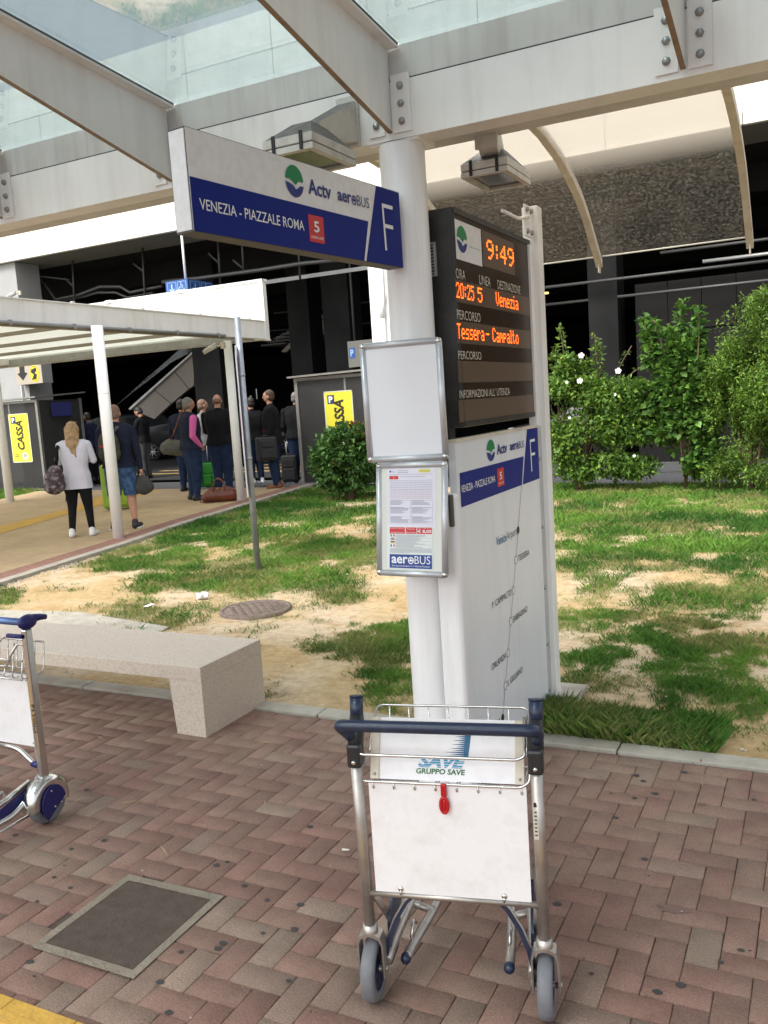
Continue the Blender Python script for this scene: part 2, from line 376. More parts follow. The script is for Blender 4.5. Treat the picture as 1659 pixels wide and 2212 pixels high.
SAND = [worldpoly(z4(P)) for P in [ellp(260, 215, 120, 22), ellp(280, 480, 140, 40), ellp(700, 385, 90, 28), ellp(830, 735, 220, 40), ellp(880, 590, 100, 18), ellp(1580, 300, 120, 40), ellp(700, 890, 90, 36),
    ellp(200, 850, 90, 70), ellp(620, 240, 160, 15), ellp(1100, 240, 120, 12), ellp(340, 1360, 90, 38), ellp(850, 1310, 180, 45), ellp(480, 990, 130, 60)]] + \
    [worldpoly(P) for P in [ellp(765, 1150, 55, 22), ellp(610, 1137, 42, 8), ellp(430, 1178, 50, 6), ellp(340, 1192, 34, 6), ellp(400, 1240, 40, 7), ellp(840, 1240, 60, 25), ellp(450, 1282, 40, 6), ellp(770, 1090, 60, 6), ellp(700, 1200, 22, 6)]]
def grass_density(X, Y):
    wx = (fbm(X, Y, 3.1) - .5) * .5; wy = (fbm(X + 40, Y, 3.1) - .5) * .5
    d = np.zeros(X.shape)
    jit = [(0, 0)] + [(r_ * math.cos(a_), r_ * math.sin(a_)) for r_ in (.09, .20) for a_ in (0.3, 1.55, 2.8, 4.1, 5.4)]
    for jx, jy in jit:
        k = 1 + .06 * np.clip(Y - 4, 0, 8); dd_ = np.zeros(X.shape); x_, y_ = X + wx + jx * k, Y + wy + jy * k
        for P in GRASS: dd_ = np.maximum(dd_, in_poly(x_, y_, P) * 1.0)
        for P in SAND: dd_ = np.where(in_poly(x_, y_, P), 0, dd_)
        d += dd_ / len(jit)
    fine = fbm(X + 5, Y - 7, 11, 3); d = np.clip(d + (fine - .5) * 1.1 * (d > .02) * (1 - np.abs(2 * d - 1) * .6), 0, 1); d = np.clip((d - .14) * 1.35, 0, 1)
    patchy = fbm(X, Y, 2.6, 5)
    d = d * np.clip((patchy - .22) * 6, .15, 1)
    d = np.maximum(d, np.clip((fbm(X + 9, Y + 3, 4.0) - .64) * 4, 0, .35))
    outside = (X > 1.2) | (X < -9.5)
    return np.where(outside, np.clip((patchy - .4) * 5, 0, 1), d)
soil_poly = [(p.x, p.y) for p in edge if p.y > KY1] + [(edge[-1].x, 14.45), (14, 14.1), (14, KY1), (-9.0, KY1)]
nx, ny = 420, 250
xs = np.linspace(-10.4, 3.2, nx); ysn = KY1 + (14.45 - KY1) * np.linspace(0, 1, ny) ** 1.5
XX, YY = np.meshgrid(xs, ysn)
ins = in_poly(XX, YY, soil_poly)
ZZ = (fbm(XX, YY, 1.2) - .5) * .03 + (fbm(XX, YY, 7, 3) - .5) * .016; ZZ -= .004
ZZ *= np.clip((YY - KY1) * 3, 0.1, 1)
D = grass_density(XX, YY)
base = np.array([.43, .315, .165]); dark = np.array([.19, .165, .07]); pale = np.array([.50, .405, .28]); brown = np.array([.36, .24, .12])
t1 = fbm(XX, YY, 1.7)[..., None]; t2 = fbm(XX + 20, YY, 9)[..., None]
c = base + (pale - base) * np.clip((t1 - .42) * 4, 0, 1); c = c + (brown - c) * np.clip((t2 - .56) * 3.2, 0, .75)
c = c + (dark - c) * (np.clip(D * 1.25, 0, 1)[..., None] * .8)
def gridmesh(name, X, Y, Z, Cc, keep, m):
    n1, n2 = X.shape; idx = np.arange(n1 * n2).reshape(n1, n2)
    q = np.stack([idx[:-1, :-1], idx[:-1, 1:], idx[1:, 1:], idx[1:, :-1]], -1).reshape(-1, 4)
    k = (keep[:-1, :-1] & keep[1:, 1:] & keep[1:, :-1] & keep[:-1, 1:]).reshape(-1); q = q[k]
    return npmesh(name, np.stack([X, Y, Z], -1).reshape(-1, 3), q, Cc.reshape(-1, 3), m, smooth=True)
def npmesh(name, V, Fq, C, m, parent=None, smooth=False):
    me = bpy.data.meshes.new(name); n = len(V); k = len(Fq); w_ = Fq.shape[1]
    me.vertices.add(n); me.vertices.foreach_set('co', np.asarray(V, np.float32).ravel())
    me.loops.add(k * w_); me.loops.foreach_set('vertex_index', np.asarray(Fq, np.int32).ravel())
    me.polygons.add(k); me.polygons.foreach_set('loop_start', np.arange(0, k * w_, w_, dtype=np.int32)); me.polygons.foreach_set('loop_total', np.full(k, w_, np.int32))
    if smooth: me.polygons.foreach_set('use_smooth', np.ones(k, bool))
    a = me.color_attributes.new('col', 'FLOAT_COLOR', 'POINT'); a.data.foreach_set('color', np.concatenate([np.clip(C, 0, 1), np.ones((n, 1))], 1).astype(np.float32).ravel())
    me.materials.append(m); me.update(calc_edges=True); me.validate(); return link(name, me, parent)
tag(gridmesh('lawn_soil', XX, YY, ZZ, c, ins, soilm), kind='structure')
b = MB(); b.add([(3.15, KY1, -.006), (60, KY1, -.006), (60, 14.4, -.006), (3.15, 14.4, -.006)], [(0, 1, 2, 3)]); b.add([(-40, KY1, -.006), (-11, KY1, -.006), (-15.9, 14.6, -.006), (-40, 14.6, -.006)], [(0, 1, 2, 3)])
tag(b.build('lawn', mat('distant_turf', (.20, .18, .08), .9, var=.3, vs=3)), kind='structure')

# grass blades (nobody could count them)
def grass(n, xr, yr, hmin, hmax, wd, seed, dens=None):
    r = np.random.default_rng(seed); X = r.uniform(*xr, n); Y = yr[0] + (yr[1] - yr[0]) * r.random(n)
    k = in_poly(X, Y, soil_poly) if dens is None else np.ones(n, bool); X, Y = X[k], Y[k]
    d = grass_density(X, Y) if dens is None else np.full(X.shape, dens); k = r.random(len(X)) < d; X, Y, d = X[k], Y[k], d[k]
    n = len(X); clump = fbm(X, Y, 5.0, 3); h = (hmin + (hmax - hmin) * r.random(n)) * (.35 + 1.1 * clump) * (.55 + .45 * d)
    a = r.uniform(0, 6.283, n); lean = r.uniform(.15, 1.0, n) * h; la = r.uniform(0, 6.283, n); w_ = wd * (.6 + .8 * r.random(n))
    dx, dy = np.cos(a) * w_, np.sin(a) * w_; lx_, ly_ = np.cos(la) * lean, np.sin(la) * lean
    z0 = np.full(n, -.012)
    V = np.stack([np.stack([X - dx, Y - dy, z0], 1), np.stack([X + dx, Y + dy, z0], 1), np.stack([X + lx_ * .4 + dx * .7, Y + ly_ * .4 + dy * .7, z0 + h * .62], 1), np.stack([X + lx_, Y + ly_, z0 + h], 1)], 1).reshape(-1, 3)
    i = np.arange(n)[:, None] * 4; Fq = (i + np.array([[0, 1, 2, 3]]))
    tone = fbm(X + 3, Y, 1.1, 3)[:, None]; dry = np.clip((fbm(X - 12, Y + 8, 2.2, 3)[:, None] - .50) * 5, .04, 1) * (r.random((n, 1)) < .8)
    g1 = np.array([.042, .13, .022]); g2 = np.array([.16, .31, .05]); g3 = np.array([.38, .33, .14])
    cc = g1 + (g2 - g1) * np.clip((tone - .35) * 2.6 + r.normal(0, .25, (n, 1)), 0, 1); cc = cc + (g3 - cc) * dry * .6
    return V, Fq, np.repeat(cc, 4, 0)
parts = [grass(210000, (-3.2, .6), (3.74, 6.2), .020, .058, .0015, 1), grass(220000, (-9.6, 1.2), (4.6, 9), .028, .07, .0025, 2), grass(170000, (-10, 2.6), (8.5, 14.4), .035, .095, .0055, 3),
         grass(15000, (-1.30, -.42), (3.80, 4.12), .04, .125, .0016, 4, .9)]
ofs = 0; VV = []; FF = []; CC = []
for V, Fq, C in parts: VV.append(V); FF.append(Fq + ofs); CC.append(C); ofs += len(V)
gm = mat_attr('grass_blades', .75, spec=.15, trans=.25)
tag(npmesh('grass', np.concatenate(VV), np.concatenate(FF), np.concatenate(CC), gm), 'short patchy green grass growing in clumps over the dry sandy soil', 'grass', kind='stuff')
V, Fq, C = grass(16000, (-19, -15.9), (11.5, 14.9), .05, .12, .008, 9, .95)
keep = V.reshape(-1, 4, 3)[:, 0, 0] < (-15.9 - (V.reshape(-1, 4, 3)[:, 0, 1] - 12.8) * .36); V = V.reshape(-1, 4, 3)[keep].reshape(-1, 3); n = len(V) // 4
tag(npmesh('grass', V, np.arange(n * 4).reshape(n, 4), C.reshape(-1, 4, 3)[keep].reshape(-1, 3), gm), 'strip of tall green grass in front of the left ticket kiosk', 'grass', kind='stuff')
# small stones and crumbs on the soil
b = MB(); rs = random.Random(3)
stone = mat('pale_stones', (.55, .5, .42), .85, var=.25, vs=30)
for i in range(700):
    x = rs.uniform(-8.5, 1.0); y = KY1 + .03 + (rs.random() ** 1.6) * 7
    if not polyin((x, y), soil_poly): continue
    if i % 3 == 0:
        t = rs.random(); p = edge[1].lerp(edge[2], t * 1.0); x = p.x + rs.uniform(.0, .25); y = p.y + rs.uniform(-.1, .1)
    r = rs.uniform(.004, .012) * (1.6 if rs.random() < .07 else 1)
    b.ell((x, y, r * .2), (r, r * rs.uniform(.6, 1), r * .55), 3)
tag(b.build('pebbles', stone), 'pale pebbles and crumbs scattered over the bare soil', 'pebbles', kind='stuff')

# brick pavement: herringbone, real bricks
BW = .0895
def brick_field(x0, x1, y0, y1, hole):
    r = random.Random(21); V = []; F_ = []; C_ = []
    tones = [(.190, .118, .094), (.196, .122, .098), (.182, .114, .092), (.198, .128, .102), (.188, .122, .098), (.200, .132, .105)]; greys = [(.205, .155, .122), (.215, .170, .134), (.195, .146, .116)]
    i0, i1 = int(x0 / BW) - 2, int(x1 / BW) + 2; j0, j1 = int(y0 / BW) - 3, int(y1 / BW) + 2
    for i in range(i0, i1):
        for j in range(j0, j1):
            k = (i - j) % 4
            if k == 0: xa, xb, ya, yb = i * BW, (i + 2) * BW, j * BW, (j + 1) * BW
            elif k == 3: xa, xb, ya, yb = i * BW, (i + 1) * BW, j * BW, (j + 2) * BW
            else: continue
            ox, oy = -.0825, .014; xa += ox; xb += ox; ya += oy; yb += oy
            xa, xb, ya, yb = max(xa, x0), min(xb, x1), max(ya, y0), min(yb, y1)
            if xb - xa < .01 or yb - ya < .01: continue
            cx, cy = (xa + xb) / 2, (ya + yb) / 2
            if hole and hole(cx, cy): continue
            g = r.uniform(.0004, .0018); h = r.uniform(-.0012, .0012); c_ = .003
            xa += g; xb -= g; ya += g; yb -= g
            o = len(V); tx = r.uniform(-.0008, .0008)
            V += [(xa, ya, -.02), (xb, ya, -.02), (xb, yb, -.02), (xa, yb, -.02), (xa, ya, h - c_), (xb, ya, h - c_), (xb, yb, h - c_), (xa, yb, h - c_),
                  (xa + c_, ya + c_, h), (xb - c_, ya + c_, h + tx), (xb - c_, yb - c_, h + tx), (xa + c_, yb - c_, h)]
            F_ += [(o, o + 1, o + 5, o + 4), (o + 1, o + 2, o + 6, o + 5), (o + 2, o + 3, o + 7, o + 6), (o + 3, o, o + 4, o + 7),
                   (o + 4, o + 5, o + 9, o + 8), (o + 5, o + 6, o + 10, o + 9), (o + 6, o + 7, o + 11, o + 10), (o + 7, o + 4, o + 8, o + 11), (o + 8, o + 9, o + 10, o + 11)]
            t = Vector(r.choice(tones)); pg = .13 + (.22 if (cy < 2.3 and cx < -.9) else 0)
            if r.random() < pg: t = Vector(r.choice(greys))
            t = Vector((t.x * 1.08, t.y, t.z)) * r.uniform(.97, 1.17); C_ += [tuple(t)] * 12
    return V, F_, C_
cov = [at(*p, 'z', 0) for p in ((277.9, 1903.6), (455.5, 1945), (287, 2097), (97.8, 2038.8))]
cc0 = sum(cov, Vector()) / 4
covb = [cc0 + (p - cc0) * 1.17 for p in cov]
covi = [cc0 + (p - cc0) * .9 for p in cov]
hole = lambda x, y: polyin((x, y), [(p.x, p.y) for p in covi])
V, F_, C_ = brick_field(-7.5, 3.5, -1.2, 3.685, hole)
sel = [p for p in range(len(V))]
pm = mat_attr('clay_pavers', .82, bump=.35, bs=150, noise=.20, ns=7, spec=.25)
# worn dust and gum staining on top of the brick colours
t = pm.node_tree; N = t.nodes; L = t.links; pb = N['Principled BSDF']; src = pb.inputs['Base Color'].links[0].from_socket
tc = N.new('ShaderNodeTexCoord'); n1 = N.new('ShaderNodeTexNoise'); n1.inputs['Scale'].default_value = 1.6; n1.inputs['Detail'].default_value = 8; n1.inputs['Roughness'].default_value = .65; L.new(tc.outputs['Object'], n1.inputs['Vector'])
r1 = N.new('ShaderNodeMapRange'); r1.inputs[1].default_value = .48; r1.inputs[2].default_value = .72; r1.inputs[4].default_value = .62; L.new(n1.outputs['Fac'], r1.inputs[0])
sy_ = N.new('ShaderNodeSeparateXYZ'); L.new(tc.outputs['Object'], sy_.inputs[0]); ry_ = N.new('ShaderNodeMapRange'); ry_.inputs[1].default_value = 2.4; ry_.inputs[2].default_value = 3.7; ry_.inputs[3].default_value = .25; ry_.inputs[4].default_value = 1.25; L.new(sy_.outputs[1], ry_.inputs[0])
n4 = N.new('ShaderNodeTexNoise'); n4.inputs['Scale'].default_value = 3.2; n4.inputs['Detail'].default_value = 9; n4.inputs['Roughness'].default_value = .7; L.new(tc.outputs['Object'], n4.inputs['Vector']); r4 = N.new('ShaderNodeMapRange'); r4.inputs[1].default_value = .42; r4.inputs[2].default_value = .62; r4.inputs[3].default_value = .1; r4.inputs[4].default_value = .62; L.new(n4.outputs['Fac'], r4.inputs[0])
mm_ = N.new('ShaderNodeMath'); mm_.operation = 'MULTIPLY'; L.new(r4.outputs[0], mm_.inputs[0]); L.new(ry_.outputs[0], mm_.inputs[1]); mx2_ = N.new('ShaderNodeMath'); mx2_.operation = 'MAXIMUM'; L.new(mm_.outputs[0], mx2_.inputs[0]); L.new(r1.outputs[0], mx2_.inputs[1]); mx2_.use_clamp = True; r1 = mx2_
m1 = N.new('ShaderNodeMixRGB'); m1.inputs[2].default_value = (.29, .215, .16, 1); L.new(r1.outputs[0], m1.inputs[0]); L.new(src, m1.inputs[1])
n2 = N.new('ShaderNodeTexNoise'); n2.inputs['Scale'].default_value = 160; n2.inputs['Detail'].default_value = 3; L.new(tc.outputs['Object'], n2.inputs['Vector'])
r2 = N.new('ShaderNodeMapRange'); r2.inputs[1].default_value = .3; r2.inputs[2].default_value = .7; r2.inputs[3].default_value = .8; r2.inputs[4].default_value = 1.2; L.new(n2.outputs['Fac'], r2.inputs[0])
sc_ = N.new('ShaderNodeVectorMath'); sc_.operation = 'SCALE'; L.new(m1.outputs[0], sc_.inputs[0]); L.new(r2.outputs[0], sc_.inputs['Scale']); L.new(sc_.outputs[0], pb.inputs['Base Color'])
tag(npmesh('pavement', np.array(V), np.array(F_), np.array(C_), pm), kind='structure')
jm = mat('paver_joint_sand', (.085, .062, .05), .95, var=.4, vs=9, dirt=(.26, .2, .14), ds=2.2, da=.9)
sheet('pavement_bed', [(-30, -6), (8, -6), (8, 3.685), (-30, 3.685)], -.0075, jm)
# yellow tactile strip at the pavement's near edge
b = MB(); b.use(ylw)
for i in range(-30, 12):
    x = -1.915 + i * .24; b.bbox((x - .119, .98, -.02), (x + .119, 1.512, .004), .003)
    for k in range(6): b.box((x - .115, 1.0 + k * .085, .0035), (x + .115, 1.035 + k * .085, .0085))
tag(b.build('tactile_paving', ylw), kind='structure')
# flush kerb between pavement and lawn
b = MB(); rk = random.Random(2); x = -9.0
cuts = [-9.0, -8.0, -7.0, -6.0, -5.0, -4.0, -3.25, -2.35, -1.55, -.815, .17, 1.15, 2.15, 3.2]
for a0, a1 in zip(cuts[:-1], cuts[1:]):
    dz = rk.uniform(-.002, .004); b.bbox((a0 + .003, KY0 + rk.uniform(0, .006), -.1), (a1 - .003, KY1, .012 + dz), .006)
tag(b.build('kerb', conc), kind='structure')
# flagstone slab lying behind the bench
b = MB(); q = [at(*p, 'z', .012) for p in ((-80, 1315), (175, 1322), (365, 1354), (330, 1372), (-80, 1345))]
b.prism([(p.x, p.y, -.05) for p in q], (0, 0, 1), .062); tag(b.build('paving_slab', conc), kind='structure')
# chewing-gum spots and stains
gumm = mat('old_gum', (.045, .042, .042), .7, var=.3, vs=30); gump = mat('pale_gum', (.42, .38, .32), .7)
b = MB(); rg = random.Random(8)
spots = [(1160, 2110)] + [tuple((p[0] * .416, 1681 + p[1] * .416)) for p in ((540, 320), (370, 365), (80, 293), (450, 58), (280, 512), (365, 567), (192, 638), (155, 950), (1125, 450), (1270, 556), (1387, 630), (1530, 782), (1158, 856), (1132, 882), (940, 900), (875, 1214), (830, 1055), (790, 932), (1500, 1050), (1365, 803), (1560, 655), (1610, 250), (1180, 432))] + \
    [(1150 + p[0] * .3067, 1592.7 + p[1] * .3067) for p in ((720, 425), (865, 393), (587, 563), (1560, 435), (1068, 243), (1470, 1497), (790, 855), (1045, 1740), (178, 1170), (415, 1660), (780, 306), (735, 267), (1330, 1580), (880, 1790))]
for px, py in spots:
    p = at(px, py, 'z', .003); r = rg.uniform(.007, .0135); n = 11; ph = rg.uniform(0, 6)
    ring = [(p.x + math.cos(k * 6.283 / n) * r * (1 + .25 * math.sin(2 * k + ph) * rg.random()), p.y + math.sin(k * 6.283 / n) * r * .8, .0016) for k in range(n)]
    b.use(gumm).prism(ring, (0, 0, 1), .0012)
for i in range(70):
    x = rg.uniform(-3, .6); y = rg.uniform(1.5, 3.6); r = rg.uniform(.0015, .005)
    if polyin((x, y), [(p.x, p.y) for p in covb]): continue
    b.use(gumm if rg.random() < .55 else gump).prism([(x + math.cos(k * .9) * r, y + math.sin(k * .9) * r * rg.uniform(.5, 1), .0015) for k in range(7)], (0, 0, 1), .001)
tag(b.build('gum_spots'), 'dark flattened gum spots and crumbs stuck on the brick pavers', 'stains', kind='stuff')
stain = mat('damp_stain', (.12, .055, .045), .35)
p0 = at(1452, 1965, 'z', 0); b = MB(); n = 26
b.add([(p0.x + math.cos(k * 6.283 / n) * .045 * (1 + .35 * math.sin(3 * k * .24 + 1) + .15 * rg.uniform(-1, 1)), p0.y + math.sin(k * 6.283 / n) * .02 * (1 + .25 * rg.uniform(-1, 1)), .0022) for k in range(n)], [tuple(range(n))])
tag(b.build('stain', stain), 'small damp reddish stain on the brick pavers right of the trolley', 'stain', kind='stuff')
# inspection cover
t_ = thing('utility_cover', 'square dark steel inspection cover set in a cracked concrete surround', 'inspection cover')
b = MB(); k = 4
vs = [(p.x, p.y, .0036) for p in covb] + [(p.x, p.y, .0036) for p in cov]
b.add(vs, [(i, (i + 1) % 4, 4 + (i + 1) % 4, 4 + i) for i in range(4)]); b.build('surround', mat('cover_mortar', (.25, .215, .165), .85, var=.15, vs=12, bump=.5, bs=80, dirt=(.2, .16, .1), ds=14, da=.5), t_)
b = MB(); q = [cc0 + (p - cc0) * .985 for p in cov]; b.prism([(p.x, p.y, -.01) for p in q], (0, 0, 1), .0134)
b.build('lid', mat('cast_iron_lid', (.072, .052, .038), .7, var=.2, vs=20, bump=.3, bs=140, dirt=(.16, .13, .1), ds=30, da=.35), t_)
# round manhole cover in the lawn
mc = (at(475, 1325, 'z', .01) + at(628, 1305, 'z', .01)) / 2
t_ = thing('manhole_cover', 'round rusty iron manhole cover sunk in the sandy lawn', 'manhole cover', loc=mc)
rust = mat('rusty_iron', (.17, .13, .105), .8, var=.25, vs=30, bump=.4, bs=60)
R_ = (at(628, 1305, 'z', 0) - at(475, 1325, 'z', 0)).length / 2
b = MB(); b.lathe([(0, .006), (R_ * .86, .006), (R_ * .88, .0), (R_ * .9, .0), (R_ * .91, .008), (R_, .008), (R_ * 1.01, -.02)], 40)
for a in range(-5, 6):
    for c_ in range(-5, 6):
        x, y = a * R_ * .145, c_ * R_ * .145
        if x * x + y * y < (R_ * .8) ** 2 and (a + c_) % 2 == 0: b.box((x - R_ * .055, y - R_ * .04, .005), (x + R_ * .055, y + R_ * .04, .011))
o = b.build('lid', rust, t_)

# ================================================================ BUS SHELTER CANOPY
YB = 3.08; ZB = 2.567; ZM = 2.763; ZT = 2.887; GS = .09
RX = [-5.6, -4.56, -3.52, -2.483, -1.44, -.40, .64, 1.68]
can = thing('bus_stop_canopy', 'white steel canopy with glass roof, bolted beam, sloping rafters and round column', 'canopy')
b = MB(); b.lathe([(.087, -.02), (.087, 2.545), (.0865, 2.55)], 40, Matrix.Translation((-1.43, 3.15, 0)))
b.box((-1.53, YB + .005, 2.55), (-1.33, 3.24, 2.566)); b.box((-1.515, YB + .01, 2.566), (-1.345, 3.2, 2.60))
COLM = mat('column_white_paint', (.86, .86, .87), .38, var=.03, vs=3, dirt=(.45, .42, .38), ds=9, da=.30, streak=True)
b.build('column', COLM, can)
x0, x1 = -6.2, 2.2
b = MB(); b.use(STEEL_W)
b.box((x0, YB, ZB + .004), (x1, YB + .012, ZM)); b.box((x0, YB - .001, ZB - .008), (x1, YB + .11, ZB + .004)); b.box((x0, YB + .10, ZB + .004), (x1, YB + .112, ZM))
b.use(STEEL_G); b.box((x0, YB + .006, ZM + .006), (x1, YB + .10, ZT)); b.use(mat('joint_shadow', (.05, .045, .04), .9)); b.box((x0, YB + .004, ZM), (x1, YB + .106, ZM + .006))
b.build('beam', None, can)
gut = MB(); gut.use(STEEL_G); gut.box((x0, YB + .115, ZB + .02), (x1, YB + .30, ZB + .032)); gut.box((x0, YB + .29, ZB + .033), (x1, YB + .302, ZB + .12)); gut.build('gutter', None, can)
def rafter(X):
    b = MB(); b.use(STEEL_W); ys = [YB, 2.165, .6, -1.4]
    bot = [2.588, 2.783, 2.985, 3.13]; top = [ZT - .012 + GS * (YB - y) for y in ys]
    for i in range(3):
        b.prism([(X - .008, ys[i], bot[i]), (X - .008, ys[i + 1], bot[i + 1]), (X - .008, ys[i + 1], top[i + 1]), (X - .008, ys[i], top[i])], (1, 0, 0), .016)
    b.use(mat('edge_rust', (.30, .22, .14), .7, var=.2, vs=20))
    for i in range(3): b.prism([(X - .0085, ys[i], bot[i] - .004), (X - .0085, ys[i + 1], bot[i + 1] - .004), (X - .0085, ys[i + 1], bot[i + 1]), (X - .0085, ys[i], bot[i])], (1, 0, 0), .017)
    b.use(STEEL_W); y2 = -1.4
    b.prism([(X - .05, YB, top[0]), (X + .05, YB, top[0]), (X + .05, y2, top[3]), (X - .05, y2, top[3])], (0, 0, 1), .010)
    b.use(mat('gasket_black', (.03, .032, .035), .6)); b.prism([(X - .052, YB, top[0] + .010), (X - .044, YB, top[0] + .010), (X - .044, y2, top[3] + .010), (X - .052, y2, top[3] + .010)], (0, 0, 1), .008)
    b.prism([(X + .044, YB, top[0] + .010), (X + .052, YB, top[0] + .010), (X + .052, y2, top[3] + .010), (X + .044, y2, top[3] + .010)], (0, 0, 1), .008)
    r_ = b.build('rafter', None, can)
    for sgn in (-1, 1):
        if sgn < 0 and X < -.5: xa, xb = X - .085, X - .02
        elif sgn > 0: xa, xb = X + .016, X + .09
        else: xa, xb = X - .085, X - .014
        b = MB(); b.use(STEEL_W).box((xa, YB - .008, ZB + .012), (xb, YB - .0005, ZM + .02)); b.use(BOLT)
        for k in range(3):
            z = ZB + .05 + k * .062; M = Matrix.Translation(((xa + xb) / 2, YB - .008, z)) @ Matrix.Rotation(math.pi / 2, 4, 'X')
            b.lathe([(0, .012), (.0095, .012), (.011, .010), (.011, .003), (.014, .003), (.014, 0)], 6 if k % 2 else 8, M)
        b.build('bolt_plate', None, can)
for X in RX: rafter(X)
GLASS = mat_pane('roof_glass', (.90, .95, .96), .44, (.80, .88, .90), .012, dirt=(.5, .6, .62), dirt_lo=.45, dirt_hi=.85, dirt_scale=4, dirt_amt=.22, glow=.05)
for a0, a1 in zip(RX[:-1], RX[1:]):
    b = MB(); z0 = ZT + .001; b.prism([(a0 + .054, YB + .1, z0 - GS * .1), (a1 - .054, YB + .1, z0 - GS * .1), (a1 - .054, -1.4, z0 + GS * (YB + 1.4)), (a0 + .054, -1.4, z0 + GS * (YB + 1.4))], (0, 0, 1), .010)
    b.build('glass_pane', GLASS, can)
# curved clear side screen behind the beam
RY = [(3.6, 2.716), (3.85, 2.703), (4.10, 2.665), (4.30, 2.612), (4.48, 2.545), (4.62, 2.463), (4.74, 2.375), (4.86, 2.285)]
CREAM = mat('cream_frame_paint', (.62, .57, .47), .5, var=.08, vs=9, dirt=(.35, .27, .18), ds=10, da=.5)
for X in (-1.845, -1.087, -.332):
    b = MB(); n = len(RY); w_ = .017; h_ = .03; vs = []; fs = []
    P = [(3.2, 2.70), (3.42, 2.712)] + RY + ([(4.885, 2.262)]); n = len(P)
    for sx, wz, zz in ((-w_, 0, 0), (w_, 0, 0)):
        pass
    for (y, z) in P: vs += [(X - w_, y, z - .022), (X + w_, y, z - .022), (X + w_, y, z + .02), (X - w_, y, z + .02)]
    for i in range(n - 1):
        for k in range(4): fs.append((i * 4 + k, i * 4 + (k + 1) % 4, i * 4 + 4 + (k + 1) % 4, i * 4 + 4 + k))
    fs += [(0, 1, 2, 3), tuple((n - 1) * 4 + k for k in (3, 2, 1, 0))]; b.add(vs, fs)
    b.box((X - .003, P[-1][0] - .02, P[-1][1] - .05), (X + .003, P[-1][0] + .02, P[-1][1]))
    b.build('curved_rib', CREAM, can)
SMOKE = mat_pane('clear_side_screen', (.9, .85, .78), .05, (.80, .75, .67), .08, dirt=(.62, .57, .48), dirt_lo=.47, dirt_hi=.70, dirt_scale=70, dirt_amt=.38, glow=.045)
# sky glow painted in as a pale veil, fading where the screen curves down
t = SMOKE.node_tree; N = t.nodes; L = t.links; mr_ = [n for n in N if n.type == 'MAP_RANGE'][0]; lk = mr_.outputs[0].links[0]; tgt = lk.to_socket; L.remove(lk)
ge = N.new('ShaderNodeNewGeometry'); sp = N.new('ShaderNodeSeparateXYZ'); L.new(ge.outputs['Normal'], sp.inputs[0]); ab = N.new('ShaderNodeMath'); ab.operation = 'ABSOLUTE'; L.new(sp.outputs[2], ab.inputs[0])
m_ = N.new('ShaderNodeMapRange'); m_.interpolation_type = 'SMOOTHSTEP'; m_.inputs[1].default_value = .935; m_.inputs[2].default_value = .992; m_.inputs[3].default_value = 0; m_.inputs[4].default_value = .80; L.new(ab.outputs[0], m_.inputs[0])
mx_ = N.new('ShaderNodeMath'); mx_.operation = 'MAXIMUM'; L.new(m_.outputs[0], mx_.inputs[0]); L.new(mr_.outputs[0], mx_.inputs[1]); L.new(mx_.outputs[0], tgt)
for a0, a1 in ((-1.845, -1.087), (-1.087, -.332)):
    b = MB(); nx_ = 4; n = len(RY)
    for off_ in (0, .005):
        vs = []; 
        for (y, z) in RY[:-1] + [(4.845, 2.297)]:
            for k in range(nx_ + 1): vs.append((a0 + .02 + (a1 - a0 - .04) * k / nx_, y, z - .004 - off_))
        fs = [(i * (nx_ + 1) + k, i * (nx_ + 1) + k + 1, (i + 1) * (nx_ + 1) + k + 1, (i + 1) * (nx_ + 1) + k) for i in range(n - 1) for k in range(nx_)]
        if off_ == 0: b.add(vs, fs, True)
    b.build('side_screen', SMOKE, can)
    b = MB(); b.tube([(a0 + .02, 4.848, 2.292), (a1 - .02, 4.848, 2.292)], .004, 6); b.build('edge_trim', mat('screen_edge', (.65, .66, .62), .3), can)

